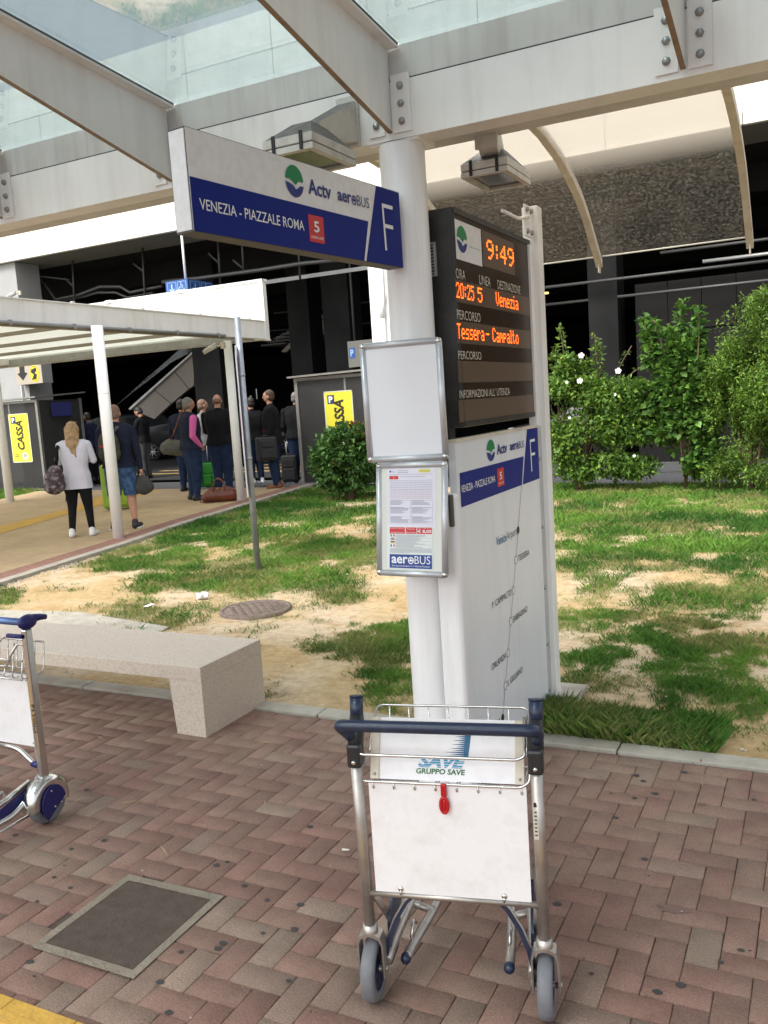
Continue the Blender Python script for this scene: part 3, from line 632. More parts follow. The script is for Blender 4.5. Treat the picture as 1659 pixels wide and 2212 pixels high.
# floodlights fixed to the beam
FLW = mat('lamp_white_paint', (.62, .61, .57), .5, var=.08, vs=10, dirt=(.2, .17, .13), ds=12, da=.6)
FLD = mat('lamp_dusty_top', (.17, .165, .155), .85, var=.25, vs=30)
LGL = mat('lamp_glass', (.10, .11, .11), .15)
def floodlight(label, base, body, sgn):
    """arm from base to a wedge-shaped body; sgn -1 = points towards the pavement"""
    t = thing('floodlight', label, 'light fitting', 'floodlights on the canopy beam', loc=base)
    bx, by, bz = [body[i] - base[i] for i in range(3)]; hw, hd, hz = .095, .15, .042
    b = MB(); b.use(FLW)
    b.box((-.045, -.012, -.09), (.045, .0, .09)); aw = .038
    A = [(-aw, 0, -.075), (aw, 0, -.075), (aw, 0, .075), (-aw, 0, .075)]; B = [(bx - aw, by - sgn * .06, bz + .03), (bx + aw, by - sgn * .06, bz + .03), (bx + aw, by - sgn * .0, bz + .085), (bx - aw, by - sgn * .0, bz + .085)]
    b.add(A + B, [(0, 1, 5, 4), (1, 2, 6, 5), (3, 0, 4, 7)]); b.use(FLD).add([A[2], A[3], B[3], B[2]], [(0, 1, 2, 3)])
    b.build('arm', None, t)
    b = MB(); b.use(FLD)
    b.add([(bx - aw, by - .05, bz + .08), (bx + aw, by - .05, bz + .08), (bx + aw, by + .05, bz + .08), (bx - aw, by + .05, bz + .08),
           (bx - hw, by - hd, bz + .012), (bx + hw, by - hd, bz + .012), (bx + hw, by + hd, bz + .012), (bx - hw, by + hd, bz + .012)], [(0, 1, 2, 3), (0, 4, 5, 1), (1, 5, 6, 2), (2, 6, 7, 3), (3, 7, 4, 0)])
    b.use(FLW).bbox((bx - hw - .004, by - hd - .004, bz - .018), (bx + hw + .004, by + hd + .004, bz + .012), .003)
    b.use(INK_K).box((bx - hw, by - hd, bz - .022), (bx + hw, by + hd, bz - .018))
    b.use(FLW)
    for q in ((bx - hw - .004, by - hd - .004, bx + hw + .004, by - hd + .02), (bx - hw - .004, by + hd - .02, bx + hw + .004, by + hd + .004), (bx - hw - .004, by - hd + .02, bx - hw + .02, by + hd - .02), (bx + hw - .02, by - hd + .02, bx + hw + .004, by + hd - .02)):
        b.box((q[0], q[1], bz - hz), (q[2], q[3], bz - .022))
    hd_ = b.build('lamp_housing', None, t)
    b = MB(); b.box((bx - hw + .02, by - hd + .02, bz - .032), (bx + hw - .02, by + hd - .02, bz - .028)); b.build('lens', LGL, t)
    for x in (-.06, .05): b = MB(); b.use(INK_K); b.box((bx + x, by - hd - .009, bz - .04), (bx + x + .012, by - hd - .004, bz + .02)); b.build('clip', None, t)
    return t
floodlight('wedge shaped white floodlight on the pavement side of the beam, above the blue bus sign', (-1.61, YB - .002, 2.655), (-1.62, 2.79, 2.495), -1)
floodlight('wedge shaped white floodlight hanging behind the beam, above the departure display', (-1.16, YB + .27, 2.63), (-1.215, 3.61, 2.515), 1)

# ================================================================ BUS STOP SIGN
def logo(f, W, K, u0, u1, v0, v1, off=.002):
    """green and blue split disc: green mb K['g'], blue mb K['b']"""
    cx, cy = (u0 + u1) / 2, (v0 + v1) / 2; ra, rb = (u1 - u0) / 2, (v1 - v0) / 2
    up = [(cx + ra * math.cos(t), cy + rb * math.sin(t)) for t in [math.radians(10 + 165 * k / 20) for k in range(21)]]
    wave = [(-.99, .10), (-.5, .02), (-.2, -.12), (.1, -.28), (.35, -.08), (.55, .03), (.8, -.05), (.98, .02)]
    wv = [(cx + a * ra, cy + c_ * rb + .06 * rb) for a, c_ in wave]
    f.poly(K['g'], up + wv, off)
    lo = [(cx + ra * math.cos(t), cy + rb * math.sin(t)) for t in [math.radians(186 + 165 * k / 20) for k in range(21)]]
    wv2 = [(cx + a * ra, cy + c_ * rb - .26 * rb) for a, c_ in [(.98, .0), (.7, .05), (.5, -.02), (.3, -.16), (.1, -.22), (-.15, -.02), (-.5, .08), (-.99, .16)]]
    f.poly(K['b'], lo + wv2, off)
def aero(f, K, u0, v0, u1, v1, ink, bold=.022, off=.002, inner=None):
    w_ = u1 - u0; f.text(K[ink], 'aer', u0, v0, u0 + w_ * .42, v0 + (v1 - v0) * .86, off, bold=bold)
    cx, cy, r = u0 + w_ * .505, v0 + (v1 - v0) * .42, w_ * .075
    f.ring(K[ink], cx, cy, r, (v1 - v0) * .46, w_ * .024, off, 24)
    f.poly(K[ink], [(cx - r, cy), (cx - r * .2, cy + r * .25), (cx, cy + r * 1.2), (cx + r * .2, cy + r * .25), (cx + r, cy), (cx, cy - r * .35)], off)
    f.text(K[ink], 'BUS', u0 + w_ * .60, v0, u1, v1, off, bold=-.004)
def header(f, root, W, H, full=True, crop=0.0):
    """the blue and white sign face on a W x H board whose 0,0 is the near lower corner"""
    K = {k: MB() for k in ('bl', 'g', 'b', 'w', 'r', 'l')}
    sx = lambda u: u * W; sy = lambda v: v * H
    f.poly(K['bl'], [(sx(crop), 0), (sx(.760), 0), (sx(.798), sy(.515)), (sx(crop), sy(.53))], .001)
    f.poly(K['bl'], [(sx(.772), 0), (W, 0), (W, H), (sx(.858), H)], .001)
    logo(f, W, K, sx(.381), sx(.464), sy(.585), sy(.945))
    f.text(K['b'], 'Actv', sx(.486), sy(.665), sx(.60), sy(.845), .002, bold=.022)
    aero(f, K, sx(.634), sy(.68), sx(.808), sy(.81), 'b')
    # F: light strokes
    for q in (((.884, .795), (.893, .795), (.9, .187), (.889, .187)), ((.893, .795), (.952, .795), (.951, .745), (.8935, .745)), ((.8955, .535), (.947, .535), (.947, .485), (.8962, .485))):
        f.poly(K['w'], [(sx(a), sy(c_)) for a, c_ in q], .0022)
    txt = 'VENEZIA - PIAZZALE ROMA'; 
    f.text(K['w'], txt, sx(.026 if crop == 0 else crop + .004), sy(.222), sx(.452), sy(.335), .0022, bold=.004)
    f.rect(K['r'], sx(.475), sy(.115), sx(.549), sy(.427), .002)
    f.text(K['w'], '5', sx(.499), sy(.232), sx(.525), sy(.362), .0032, bold=.02); f.text(K['w'], 'LINEA/LINE', sx(.482), sy(.155), sx(.542), sy(.188), .0032)
    for k, nm, m in (('bl', 'blue_panel', SIGN_B), ('g', 'logo_disc', INK_G), ('b', 'blue_lettering', INK_B), ('w', 'white_lettering', INK_W), ('r', 'line_number', INK_R)):
        if K[k].v: K[k].build_split(nm, m, root)
sg = thing('bus_stop_sign', 'long blue and white flag sign lettered VENEZIA - PIAZZALE ROMA sticking out from the column', 'bus stop sign')
dr = Vector((.107, .994, 0)).normalized(); so_ = Vector((-1.4, 3.03, 2.088)) - dr * 1.081; SH = .268
f = Face(so_ + Vector((0, 0, -.001)), dr, (0, 0, 1)); nrm = f.n
b = MB(); b.use(mat('sign_rim', (.10, .095, .09), .6)); M = Matrix((( dr.x, -nrm.x, 0, so_.x), (dr.y, -nrm.y, 0, so_.y), (0, 0, 1, so_.z), (0, 0, 0, 1)))
b.box((-.001, 0.0, -.002), (1.082, .062, SH + .002), M); b.use(SIGN_W).box((-.003, .003, .003), (-.001, .059, SH - .003), M); b.box((.0, -.0012, .0), (1.081, .0, SH), M)
b.build('sign_box', None, sg)
f.o = f.o + nrm * .0014; header(f, sg, 1.081, SH)
b = MB(); b.box((1.03, .01, .10), (1.072, .10, .16), M); b.build('bracket', STEEL_W, sg)

# ================================================================ ROUTE BOARD
XB = -1.25; PY0, PY1 = 3.10, 4.152
rb = thing('route_board', 'tall white panel between the round column and a white post, showing the bus route line', 'information board')
f = Face((XB, PY0, .03), (0, 1, 0), (0, 0, 1)); PW, PH = PY1 - PY0, 1.425 - .03
PANEL = mat('route_panel_white', (.76, .79, .83), .33, var=.02, vs=3, dirt=(.52, .5, .46), ds=7, da=.28, streak=True)
b = MB(); b.box((XB - .03, PY0 - .02, .03), (XB, PY1, 1.425)); b.build('panel', PANEL, rb)
b = MB(); b.box((XB - .032, PY0 - .02, 1.425), (XB + .004, PY1, 1.437)); b.build('top_trim', CREAM, rb)
b = MB(); b.bbox((XB - .09, PY0 - .065, .01), (XB + .006, PY0 - .005, 1.235), .02, seg=3); b.build('edge_profile', COLM, rb)
b = MB(); b.use(STEEL_W).bbox((XB - .055, PY1 + .075, -.02), (XB + .022, PY1 + .155, 2.482), .004); b.use(mat('strip_aluminium', (.50, .51, .50), .4, metal=.35, var=.08, vs=15)).box((XB - .03, PY1, .0), (XB - .004, PY1 + .075, 1.43))
b.use(STEEL_W).box((XB - .05, PY1 + .04, 1.43), (XB - .012, PY1 + .075, 2.30)); b.build('post', None, rb)
b = MB(); b.use(STEEL_W).box((XB - .012, PY1 - .035, 2.33), (XB - .004, PY1 + .075, 2.475)); b.use(BOLT)
for dy in (-.012, .052):
    for dz in (2.352, 2.452): b.lathe([(0, .012), (.010, .012), (.012, .004), (.014, 0)], 8, Matrix.Translation((XB - .004, PY1 + dy, dz)) @ Matrix.Rotation(math.pi / 2, 4, 'Y'))
b.build('top_plate', None, rb)
b = MB(); b.tube(rnd_poly([(XB - .012, PY1 + .03, 2.42), (XB + .01, PY1 - .02, 2.42), (XB - .02, PY1 - .08, 2.40), (XB - .02, PY1 - .32, 2.40)], .03), .008, 8); b.build('stay', STEEL_W, rb)
for k in range(5):
    z = at(1163, 988, 'x', XB).z if k == 0 else [0, .917, .60, .335, .09][k]
    z = [1.27, .93, .62, .33, .09][k]
    b = MB(); b.lathe([(0, .006), (.009, .006), (.012, .002), (.013, 0)], 12, Matrix.Translation((XB - .004, PY1 + .026, z)) @ Matrix.Rotation(math.pi / 2, 4, 'Y')); b.build('bolt', BOLT, rb)
b = MB(); b.box((XB - .16, PY1 - .2, -.02), (XB + .12, PY1 + .32, .03)); b.build('footing', conc, rb)
def fy(px, py): p = at(px, py, 'x', XB); return p.y - PY0, p.z - .03
Hh = 1.425 - at(986, 1100, 'x', XB).z; hf = Face((XB + .0005, PY0 + PW - 1.18, 1.425 - Hh), (0, 1, 0), (0, 0, 1))
header(hf, rb, 1.18, Hh, crop=.115)
K = MB(); W_ = MB(); CY = MB(); G6 = lambda X, Y: fy(752 + .3 * X, 929 + .3 * Y)
st = [(1222, 720), (1206, 935), (1188, 1155), (1169, 1378), (1150, 1605), (1130, 1840), (1111, 2072)]
pts = [G6(1248, 390)] + [G6(*p) for p in st]
cc_ = [G6(*p) for p in st]
for i in range(len(pts) - 1): f.line(K, *pts[i], *pts[i + 1], .0028)
for i, (u, v) in enumerate(cc_):
    if i in (0, 6): f.disc(K, u, v, .018, .018, .002)
    else: f.disc(W_, u, v, .0185, .0185, .0018); f.ring(K, u, v, .0195, .0195, .0028, .0022)
def lab(body, i, side, w_, mb=None, h=.028, v=None):
    u, z = cc_[i]; z = z if v is None else z + v
    if side > 0: f.text(mb or K, body, u + .03, z - h / 2, u + .03 + w_, z + h / 2, .002)
    else: f.text(mb or K, body, u - .03 - w_, z - h / 2, u - .03, z + h / 2, .002)
lab('TESSERA', 1, 1, .17); lab('P. CAMPALTO', 2, -1, .255); lab('SABBADINO', 3, 1, .215); lab('ORLANDA', 4, -1, .185); lab('S. GIULIANO', 5, 1, .215); lab('VENEZIA', 6, -1, .15)
u, z = cc_[0]; f.text(CY, 'Venice', u - .30, z - .022, u - .17, z + .018, .002, bold=.01); f.text(W_, '', 0, 0, 1, 1)
LG = MB(); f.text(LG, 'Airport', u - .165, z - .03, u - .022, z + .018, .002)
K.build_split('route_line', INK_K, rb, 'stop_name'); W_.build('stop_marker', INK_W, rb); CY.build('blue_wording', mat('ink_azure', (.02, .18, .40), .4), rb); LG.build('grey_wording', mat('ink_grey', (.2, .27, .33), .4), rb)

# ================================================================ DEPARTURE DISPLAY
XD = -1.275
dd = thing('departure_display', 'black boxed LED departure display showing 9:49, fixed above the route board', 'departure display')
DK = mat('display_black', (.022, .021, .021), .45, var=.15, vs=8, bump=.05, bs=20, dirt=(.06, .055, .05), ds=8, da=.5)
BRN = mat('display_glass_brown', (.038, .024, .017), .3, spec=.2)
BR2 = mat('display_window', (.13, .09, .065), .35, spec=.3)
b = MB(); b.bbox((XD - .225, 3.245, 1.475), (XD, 4.335, 2.325), .006); b.box((XD, 3.25, 1.478), (XD + .006, 4.33, 1.50)); b.box((XD, 3.25, 2.30), (XD + .006, 4.33, 2.322)); b.box((XD, 3.246, 1.5), (XD + .003, 3.2535, 2.3)); b.box((XD, 4.312, 1.5), (XD + .006, 4.33, 2.3))
b.box((XD - .2, 3.24, 1.43), (XD - .06, 3.30, 1.475)); b.build('case', DK, dd)
b = MB(); b.box((XD, 3.2535, 1.5), (XD + .002, 4.312, 2.30)); b.build('front_glass', BRN, dd)
for z in (2.07, 1.51):
    b = MB(); x_0, x_1 = XD - .20, XD - .075; y_ = 3.243; b.use(mat('vent_grey', (.35, .36, .34), .5, dirt=(.12, .1, .08), ds=20, da=.6))
    b.box((x_0, y_ - .012, z), (x_1, y_, z + .008)); b.box((x_0, y_ - .012, z + .122), (x_1, y_, z + .13)); b.box((x_0, y_ - .012, z + .008), (x_0 + .008, y_, z + .122)); b.box((x_1 - .008, y_ - .012, z + .008), (x_1, y_, z + .122))
    for k in range(9): b.box((x_0 + .008, y_ - .008, z + .012 + k * .0125), (x_1 - .008, y_ - .001, z + .018 + k * .0125), None)
    b.build('vent_grille', None, dd)
f = Face((XD + .002, 0, 0), (0, 1, 0), (0, 0, 1))
def q4(X, Y): p = at(752 + .2934 * X, 398 + .2934 * Y, 'x', XD + .002); return p.y, p.z
LW = MB(); WIN = MB(); TXT = MB(); LED = MB(); KK = {k: MB() for k in 'gb'}
zt = q4(775, 250)[1]; zb = q4(787, 545)[1]; ya = q4(776, 250)[0]; yb = q4(980, 460)[0]; f.rect(LW, ya, zb, yb, zt, .0008)
logo(f, 0, KK, ya + .02, ya + .13, zb + .03, zt - .018, .0016); f.text(KK['b'], 'Actv', ya + .148, zb + .062, yb - .008, zt - .085, .0016, bold=.02)
z_a, z_b = q4(988, 338)[1], q4(993, 600)[1]; f.rect(WIN, q4(985, 400)[0], z_b, q4(1220, 500)[0], z_a, .0008)
CK = (q4(1018, 500)[0], z_b + .035, q4(1215, 500)[0], z_a - .03)
rows = []
for (xa, y1_, y2_, xb) in ((795, 700, 865, 1365), (803, 1005, 1170, 1372), (813, 1300, 1462, 1375), (820, 1590, 1755, 1383)):
    r0, r1 = q4(xa, y2_), q4(xa, y1_); yr = q4(xb, (y1_ + y2_) / 2)[0]; f.rect(WIN, r0[0], r0[1], yr, r1[1], .0008); rows.append((r0[0], r0[1], yr, r1[1]))
def lb(body, xa, xb, ya_, yb_): p, q = q4(xa, yb_), q4(xa, ya_); f.text(TXT, body, p[0], p[1], q4(xb, ya_)[0], q[1], .0015, bold=-.005)
lb('ORA', 792, 857, 617, 690); a_, c_ = q4(792, 690)[1], q4(792, 617)[1]
f.text(TXT, 'LINEA', q4(963, 690)[0], a_, q4(1045, 700)[0], c_, .0015, bold=-.005); f.text(TXT, 'DESTINAZIONE', q4(1098, 740)[0], a_, q4(1265, 760)[0], c_, .0015, bold=-.005)
lb('PERCORSO', 801, 968, 922, 992); lb('PERCORSO', 810, 976, 1225, 1287); lb("INFORMAZIONI ALL' UTENZA", 820, 1188, 1515, 1577)
FONT5 = {'9': '01110 10001 10001 01111 00001 00010 01100', ':': '000 010 010 000 010 010 000', '4': '00010 00110 01010 10010 11111 00010 00010', '2': '01110 10001 00001 00010 00100 01000 11111', '0': '01110 10001 10001 10001 10001 10001 01110',
 '5': '11111 10000 11110 00001 00001 10001 01110', 'V': '10001 10001 10001 10001 10001 01010 00100', 'e': '00000 00000 01110 10001 11111 10000 01110', 'n': '00000 00000 10110 11001 10001 10001 10001',
 'z': '00000 00000 11111 00010 00100 01000 11111', 'i': '010 000 110 010 010 010 111', 'a': '00000 00000 01110 00001 01111 10001 01111', 'T': '11111 00100 00100 00100 00100 00100 00100', 's': '00000 00000 01111 10000 01110 00001 11110',
 'r': '00000 00000 10110 11001 10000 10000 10000', '-': '000 000 000 111 000 000 000', 'C': '01110 10001 10000 10000 10000 10001 01110', 'm': '00000 00000 11010 10101 10101 10001 10001', 'p': '00000 00000 11110 10001 11110 10000 10000',
 'l': '110 010 010 010 010 010 111', 't': '01000 01000 11100 01000 01000 01001 00110', 'o': '00000 00000 01110 10001 10001 10001 01110', ' ': '00 00 00 00 00 00 00'}
def led(body, u0, v0, u1, v1):
    cols = sum(len(FONT5[c].split()[0]) + 1 for c in body) - 1; du = (u1 - u0) / cols; dv = (v1 - v0) / 7; cx = 0
    for c in body:
        g = FONT5[c].split(); fm_ = len(LED.f)
        for r_i, row in enumerate(g):
            for k, bit in enumerate(row):
                if bit == '1': f.rect(LED, u0 + (cx + k + .1) * du, v1 - (r_i + .88) * dv, u0 + (cx + k + .95) * du, v1 - (r_i + .12) * dv, .0018)
        cx += len(g[0]) + 1; LED.marks.append((0, 0, fm_, len(LED.f)))
led('9:49', *CK)
r0 = rows[0]; vv = (r0[1] + (r0[3] - r0[1]) * .18, r0[1] + (r0[3] - r0[1]) * .88); yy = lambda x: q4(x, 830)[0]
led('20:25', r0[0] + .004, vv[0], yy(925), vv[1]); led('5', yy(952), vv[0], yy(985), vv[1]); led('Venezia', yy(1085), vv[0], yy(1246), vv[1])
r0 = rows[1]; vv = (r0[1] + (r0[3] - r0[1]) * .2, r0[1] + (r0[3] - r0[1]) * .9); yy = lambda x: q4(x, 1100)[0]
led('Tessera', r0[0] + .004, vv[0], yy(998), vv[1]); led('-', yy(1012), vv[0], yy(1035), vv[1]); led('Campalto', yy(1060), vv[0], yy(1250), vv[1])
LW.build('logo_panel', SIGN_W, dd); KK['g'].build('logo_disc', INK_G, dd); KK['b'].build_split('logo_lettering', INK_B, dd); WIN.build('display_window', BR2, dd); TXT.build_split('lettering', mat('ink_cream', (.62, .58, .5), .5), dd)
LED.build_split('led_digit', mat('led_orange', (.9, .2, .02), .5, emit=(1.0, .11, .008), es=1.9), dd)

# ================================================================ POSTER FRAMES ON THE COLUMN
PAPER = mat('paper_white', (.80, .82, .87), .3, var=.015, vs=5); BACK = mat('poster_back_cream', (.66, .67, .62), .35)
def poster_frame(label, quad, nrm_hint):
    """quad: BL, BR, TR, TL world points"""
    t = thing('poster_frame', label, 'poster frame')
    bl, br, tr, tl = [Vector(p) for p in quad]; r = (br - bl + tr - tl).normalized(); u = (tl - bl + tr - br); u = (u - r * u.dot(r)).normalized(); W = ((br - bl).length + (tr - tl).length) / 2; H = ((tl - bl).length + (tr - br).length) / 2
    c = (bl + br + tr + tl) / 4; f = Face(c - r * W / 2 - u * H / 2, r, u); n = f.n; M = Matrix(((r.x, u.x, n.x, f.o.x), (r.y, u.y, n.y, f.o.y), (r.z, u.z, n.z, f.o.z), (0, 0, 0, 1)))
    b = MB(); rr = .011
    e = .013
    for p, q in (((e, e * .9), (W - e, e * .9)), ((e, H - e * .9), (W - e, H - e * .9)), ((e * .9, e), (e * .9, H - e)), ((W - e * .9, e), (W - e * .9, H - e))):
        b.tube([M @ Vector((p[0], p[1], 0)), M @ Vector((q[0], q[1], 0))], .0125, 12)
    b.build('frame', ALU, t)
    b = MB()
    for p in ((e, e), (W - e, e), (e, H - e), (W - e, H - e)): b.ell(M @ Vector((p[0], p[1], .001)), (.0135,) * 3, 8)
    b.build('corner_cap', CHROME, t)
    b = MB(); b.box((.008, .008, -.010), (W - .008, H - .008, -.001), M); b.build('backing', BACK, t)
    b = MB(); b.box((.02, .02, -.001), (W - .02, H - .02, .003), M); b.build('cover_sheet', PAPER if 'empty' in label else BACK, t)
    b = MB(); b.box((W * .3, H * .3, -.045), (W * .7, H * .7, -.010), M); b.build('mounting_bracket', STEEL_W, t)
    f.o = f.o + n * .003; return t, f, W, H
A1 = at(795, 1000, 'y', 2.95); B1 = at(968, 992, 'z', A1.z); D1 = at(776, 743, 'y', 2.95); C1 = at(955, 727, 'z', D1.z)
t, f, W, H = poster_frame('empty white poster frame, the upper of two aluminium frames clamped to the column', (A1, B1, C1, D1), None)
A1 = at(820, 1238, 'y', 2.95); B1 = at(966, 1253, 'y', 2.89); D1 = at(810, 1003, 'y', 2.965); C1 = at(967, 993, 'y', 2.985)
t, f, W, H = poster_frame('aluminium frame holding a bus timetable and fare notice, the lower of two on the column', (A1, B1, C1, D1), None)
sh = Matrix.Identity(4)
PP = MB(); f.rect(PP, W * .16, H * .42, W * .84, H * .945, .0006); PP.build('timetable_sheet', mat('sheet_white', (.72, .72, .82), .5), t)
P2 = MB(); f.rect(P2, W * .155, H * .065, W * .80, H * .435, .0011); P2.build('fare_sheet', mat('sheet_greenish', (.70, .76, .74), .5), t)
IK = MB(); IG = MB(); IR = MB(); IY = MB(); IB = MB(); IW = MB(); IGr = MB()
X = lambda a: W * (.16 + a * .68); Y = lambda a: H * (.42 + a * .525)
f.disc(IB, X(.07), Y(.95), .004); f.text(IB, 'Actv', X(.11), Y(.935), X(.18), Y(.955), .0016)
for k in range(2): f.rect(IG, X(.22), Y(.955 - k * .03), X(.45), Y(.962 - k * .03), .0014)
f.rect(IY, X(.66), Y(.925), X(.90), Y(.975), .0014); f.rect(IG, X(.68), Y(.955), X(.88), Y(.96), .0018); f.rect(IG, X(.68), Y(.938), X(.88), Y(.943), .0018)
f.rect(IG, X(.05), Y(.895), X(.95), Y(.899), .0014); f.rect(IR, X(.05), Y(.82), X(.24), Y(.875), .0014); f.text(IW, '5', X(.135), Y(.835), X(.155), Y(.862), .002)
f.rect(IG, X(.27), Y(.855), X(.8), Y(.861), .0014)
for t_y, h_, col in ((.795, .15, IG), (.63, .14, IGr)):
    for k in range(27): f.rect(col, X(.06 + k * .0335), Y(t_y - h_), X(.0625 + k * .0335), Y(t_y), .0014)
    for k in range(5): f.rect(col, X(.06), Y(t_y - k * h_ / 4), X(.94), Y(t_y - k * h_ / 4 + .003), .0014)
rr_ = random.Random(4)
for cx in (.06, .51):
    f.rect(IG, X(cx), Y(.08), X(cx + .003), Y(.465), .0014); f.rect(IG, X(cx + .43), Y(.08), X(cx + .433), Y(.465), .0014)
    for k in range(24):
        if k in (5, 6, 14, 15, 16): continue
        f.rect(IG, X(cx + .012), Y(.455 - k * .0155), X(cx + .012 + rr_.uniform(.2, .41)), Y(.4605 - k * .0155), .0014)
    for yv in (.08, .19, .34, .465): f.rect(IG, X(cx), Y(yv), X(cx + .43), Y(yv + .0025), .0014)
X = lambda a: W * (.155 + a * .645); Y = lambda a: H * (.065 + a * .37)
for a0, a1 in ((.06, .40), (.42, .655), (.67, .985)): f.rect(IR, X(a0), Y(.835), X(a1), Y(.985), .0016)
f.text(IW, 'Aeroporto/Airport', X(.075), Y(.94), X(.385), Y(.965), .0022); f.text(IW, 'Venezia/Venezia', X(.09), Y(.855), X(.37), Y(.88), .0022); f.text(IW, 'Biglietto', X(.455), Y(.93), X(.625), Y(.962), .0022); f.text(IW, 'Bus Ticket', X(.44), Y(.855), X(.64), Y(.885), .0022)
f.text(IW, '€ 8,00', X(.68), Y(.85), X(.975), Y(.935), .0022, bold=.02); f.text(IW, 'dal 1 luglio 2016', X(.70), Y(.95), X(.96), Y(.972), .0022)
FL = {'r': IR, 'w': IW, 'b': IB, 'g': MB(), 'k': IK, 'y': IY}
def flag(y, cols, vert):
    for i, c_ in enumerate(cols):
        if vert: f.rect(FL[c_], X(.08 + i * .03), Y(y), X(.11 + i * .03), Y(y + .05), .0018)
        else: f.rect(FL[c_], X(.08), Y(y + .05 - (i + 1) * .05 / 3), X(.17), Y(y + .05 - i * .05 / 3), .0018)
flag(.765, 'gwr', True); flag(.605, 'kry', False); flag(.525, 'bwr', True)
f.rect(IB, X(.08), Y(.685), X(.17), Y(.735), .0018); f.line(IW, X(.08), Y(.71), X(.17), Y(.71), .004, .0022); f.line(IR, X(.08), Y(.71), X(.17), Y(.71), .002, .0026); f.line(IR, X(.125), Y(.685), X(.125), Y(.735), .002, .0026)
for y in (.80, .72, .64, .56):
    for k in range(3): f.rect(IG, X(.19), Y(y - .022 * k), X(.19 + rr_.uniform(.4, .7)), Y(y - .022 * k + .007), .0018)
    f.rect(IG, X(.19), Y(y - .06), X(.98), Y(y - .056), .0018)
for k in range(6): f.rect(IG, X(.06), Y(.475 - k * .018), X(.98 if k < 5 else .5), Y(.481 - k * .018), .0018)
f.rect(IB, X(.055), Y(.02), X(.985), Y(.345), .0016); KD = {'w': IW}; aero(f, KD, X(.10), Y(.13), X(.95), Y(.315), 'w', off=.0022); f.text(IW, 'Aeroporto/Airport <> Venice/Venezia', X(.10), Y(.045), X(.94), Y(.095), .0022)
for mb_, nm, m in ((IG, 'printed_text', mat('print_grey', (.25, .25, .33), .6)), (IGr, 'holiday_timetable', mat('print_pink', (.45, .25, .3), .6)), (IR, 'red_print', INK_R), (IY, 'yellow_print', mat('print_yellow', (.75, .70, .05), .5)), (IB, 'blue_print', mat('print_blue', (.015, .05, .26), .4)), (IW, 'white_print', INK_W), (IK, 'black_print', INK_K), (FL['g'], 'green_print', INK_G)):
    if mb_.v: mb_.build_split(nm, m, t)
b = MB(); b.bbox((-1.245, 2.965, 1.12), (-1.228, 2.985, 1.24), .004); b.build('clamp', mat('clamp_dark', (.06, .055, .05), .5), t)

# ================================================================ BENCH
GRAN = mat('granite_terrazzo', (.62, .53, .445), .6, var=.18, vs=220, bump=.12, bs=160, dirt=(.20, .16, .12), ds=110, da=.75)
bn = thing('stone_bench', 'long pale speckled stone bench on two block legs at the pavement edge', 'bench', loc=(-3.6, 3.53, 0))
b = MB(); x0, x1, y0, y1 = -5.35 + 3.6, -2.743 + 3.6, 3.28 - 3.53, 3.80 - 3.53
b.bbox((x0, y0, .285), (x1, y1, .36), .004); b.build('seat', GRAN, bn)
for xa, xb, sl_ in ((x1 - .205, x1, -.035), (x0, x0 + .2, .0)):
    b = MB(); q = [(xa + (-.0), y0 + .001, .286), (xb - .001, y0 + .001, .286), (xb - .001, y0 + .001, 0), (xa + .022, y0 + .001, 0)]
    if xa < 0: q = [(xa + .001, y0 + .001, .286), (xb, y0 + .001, .286), (xb - .022, y0 + .001, 0), (xa + .001, y0 + .001, 0)]
    b.prism(q, (0, 1, 0), y1 - y0 - .002); b.build('leg', GRAN, bn)
bm_ = MB(); bm_.box((-.9 - .45, -.1, 0), (-.9, .1, .01))

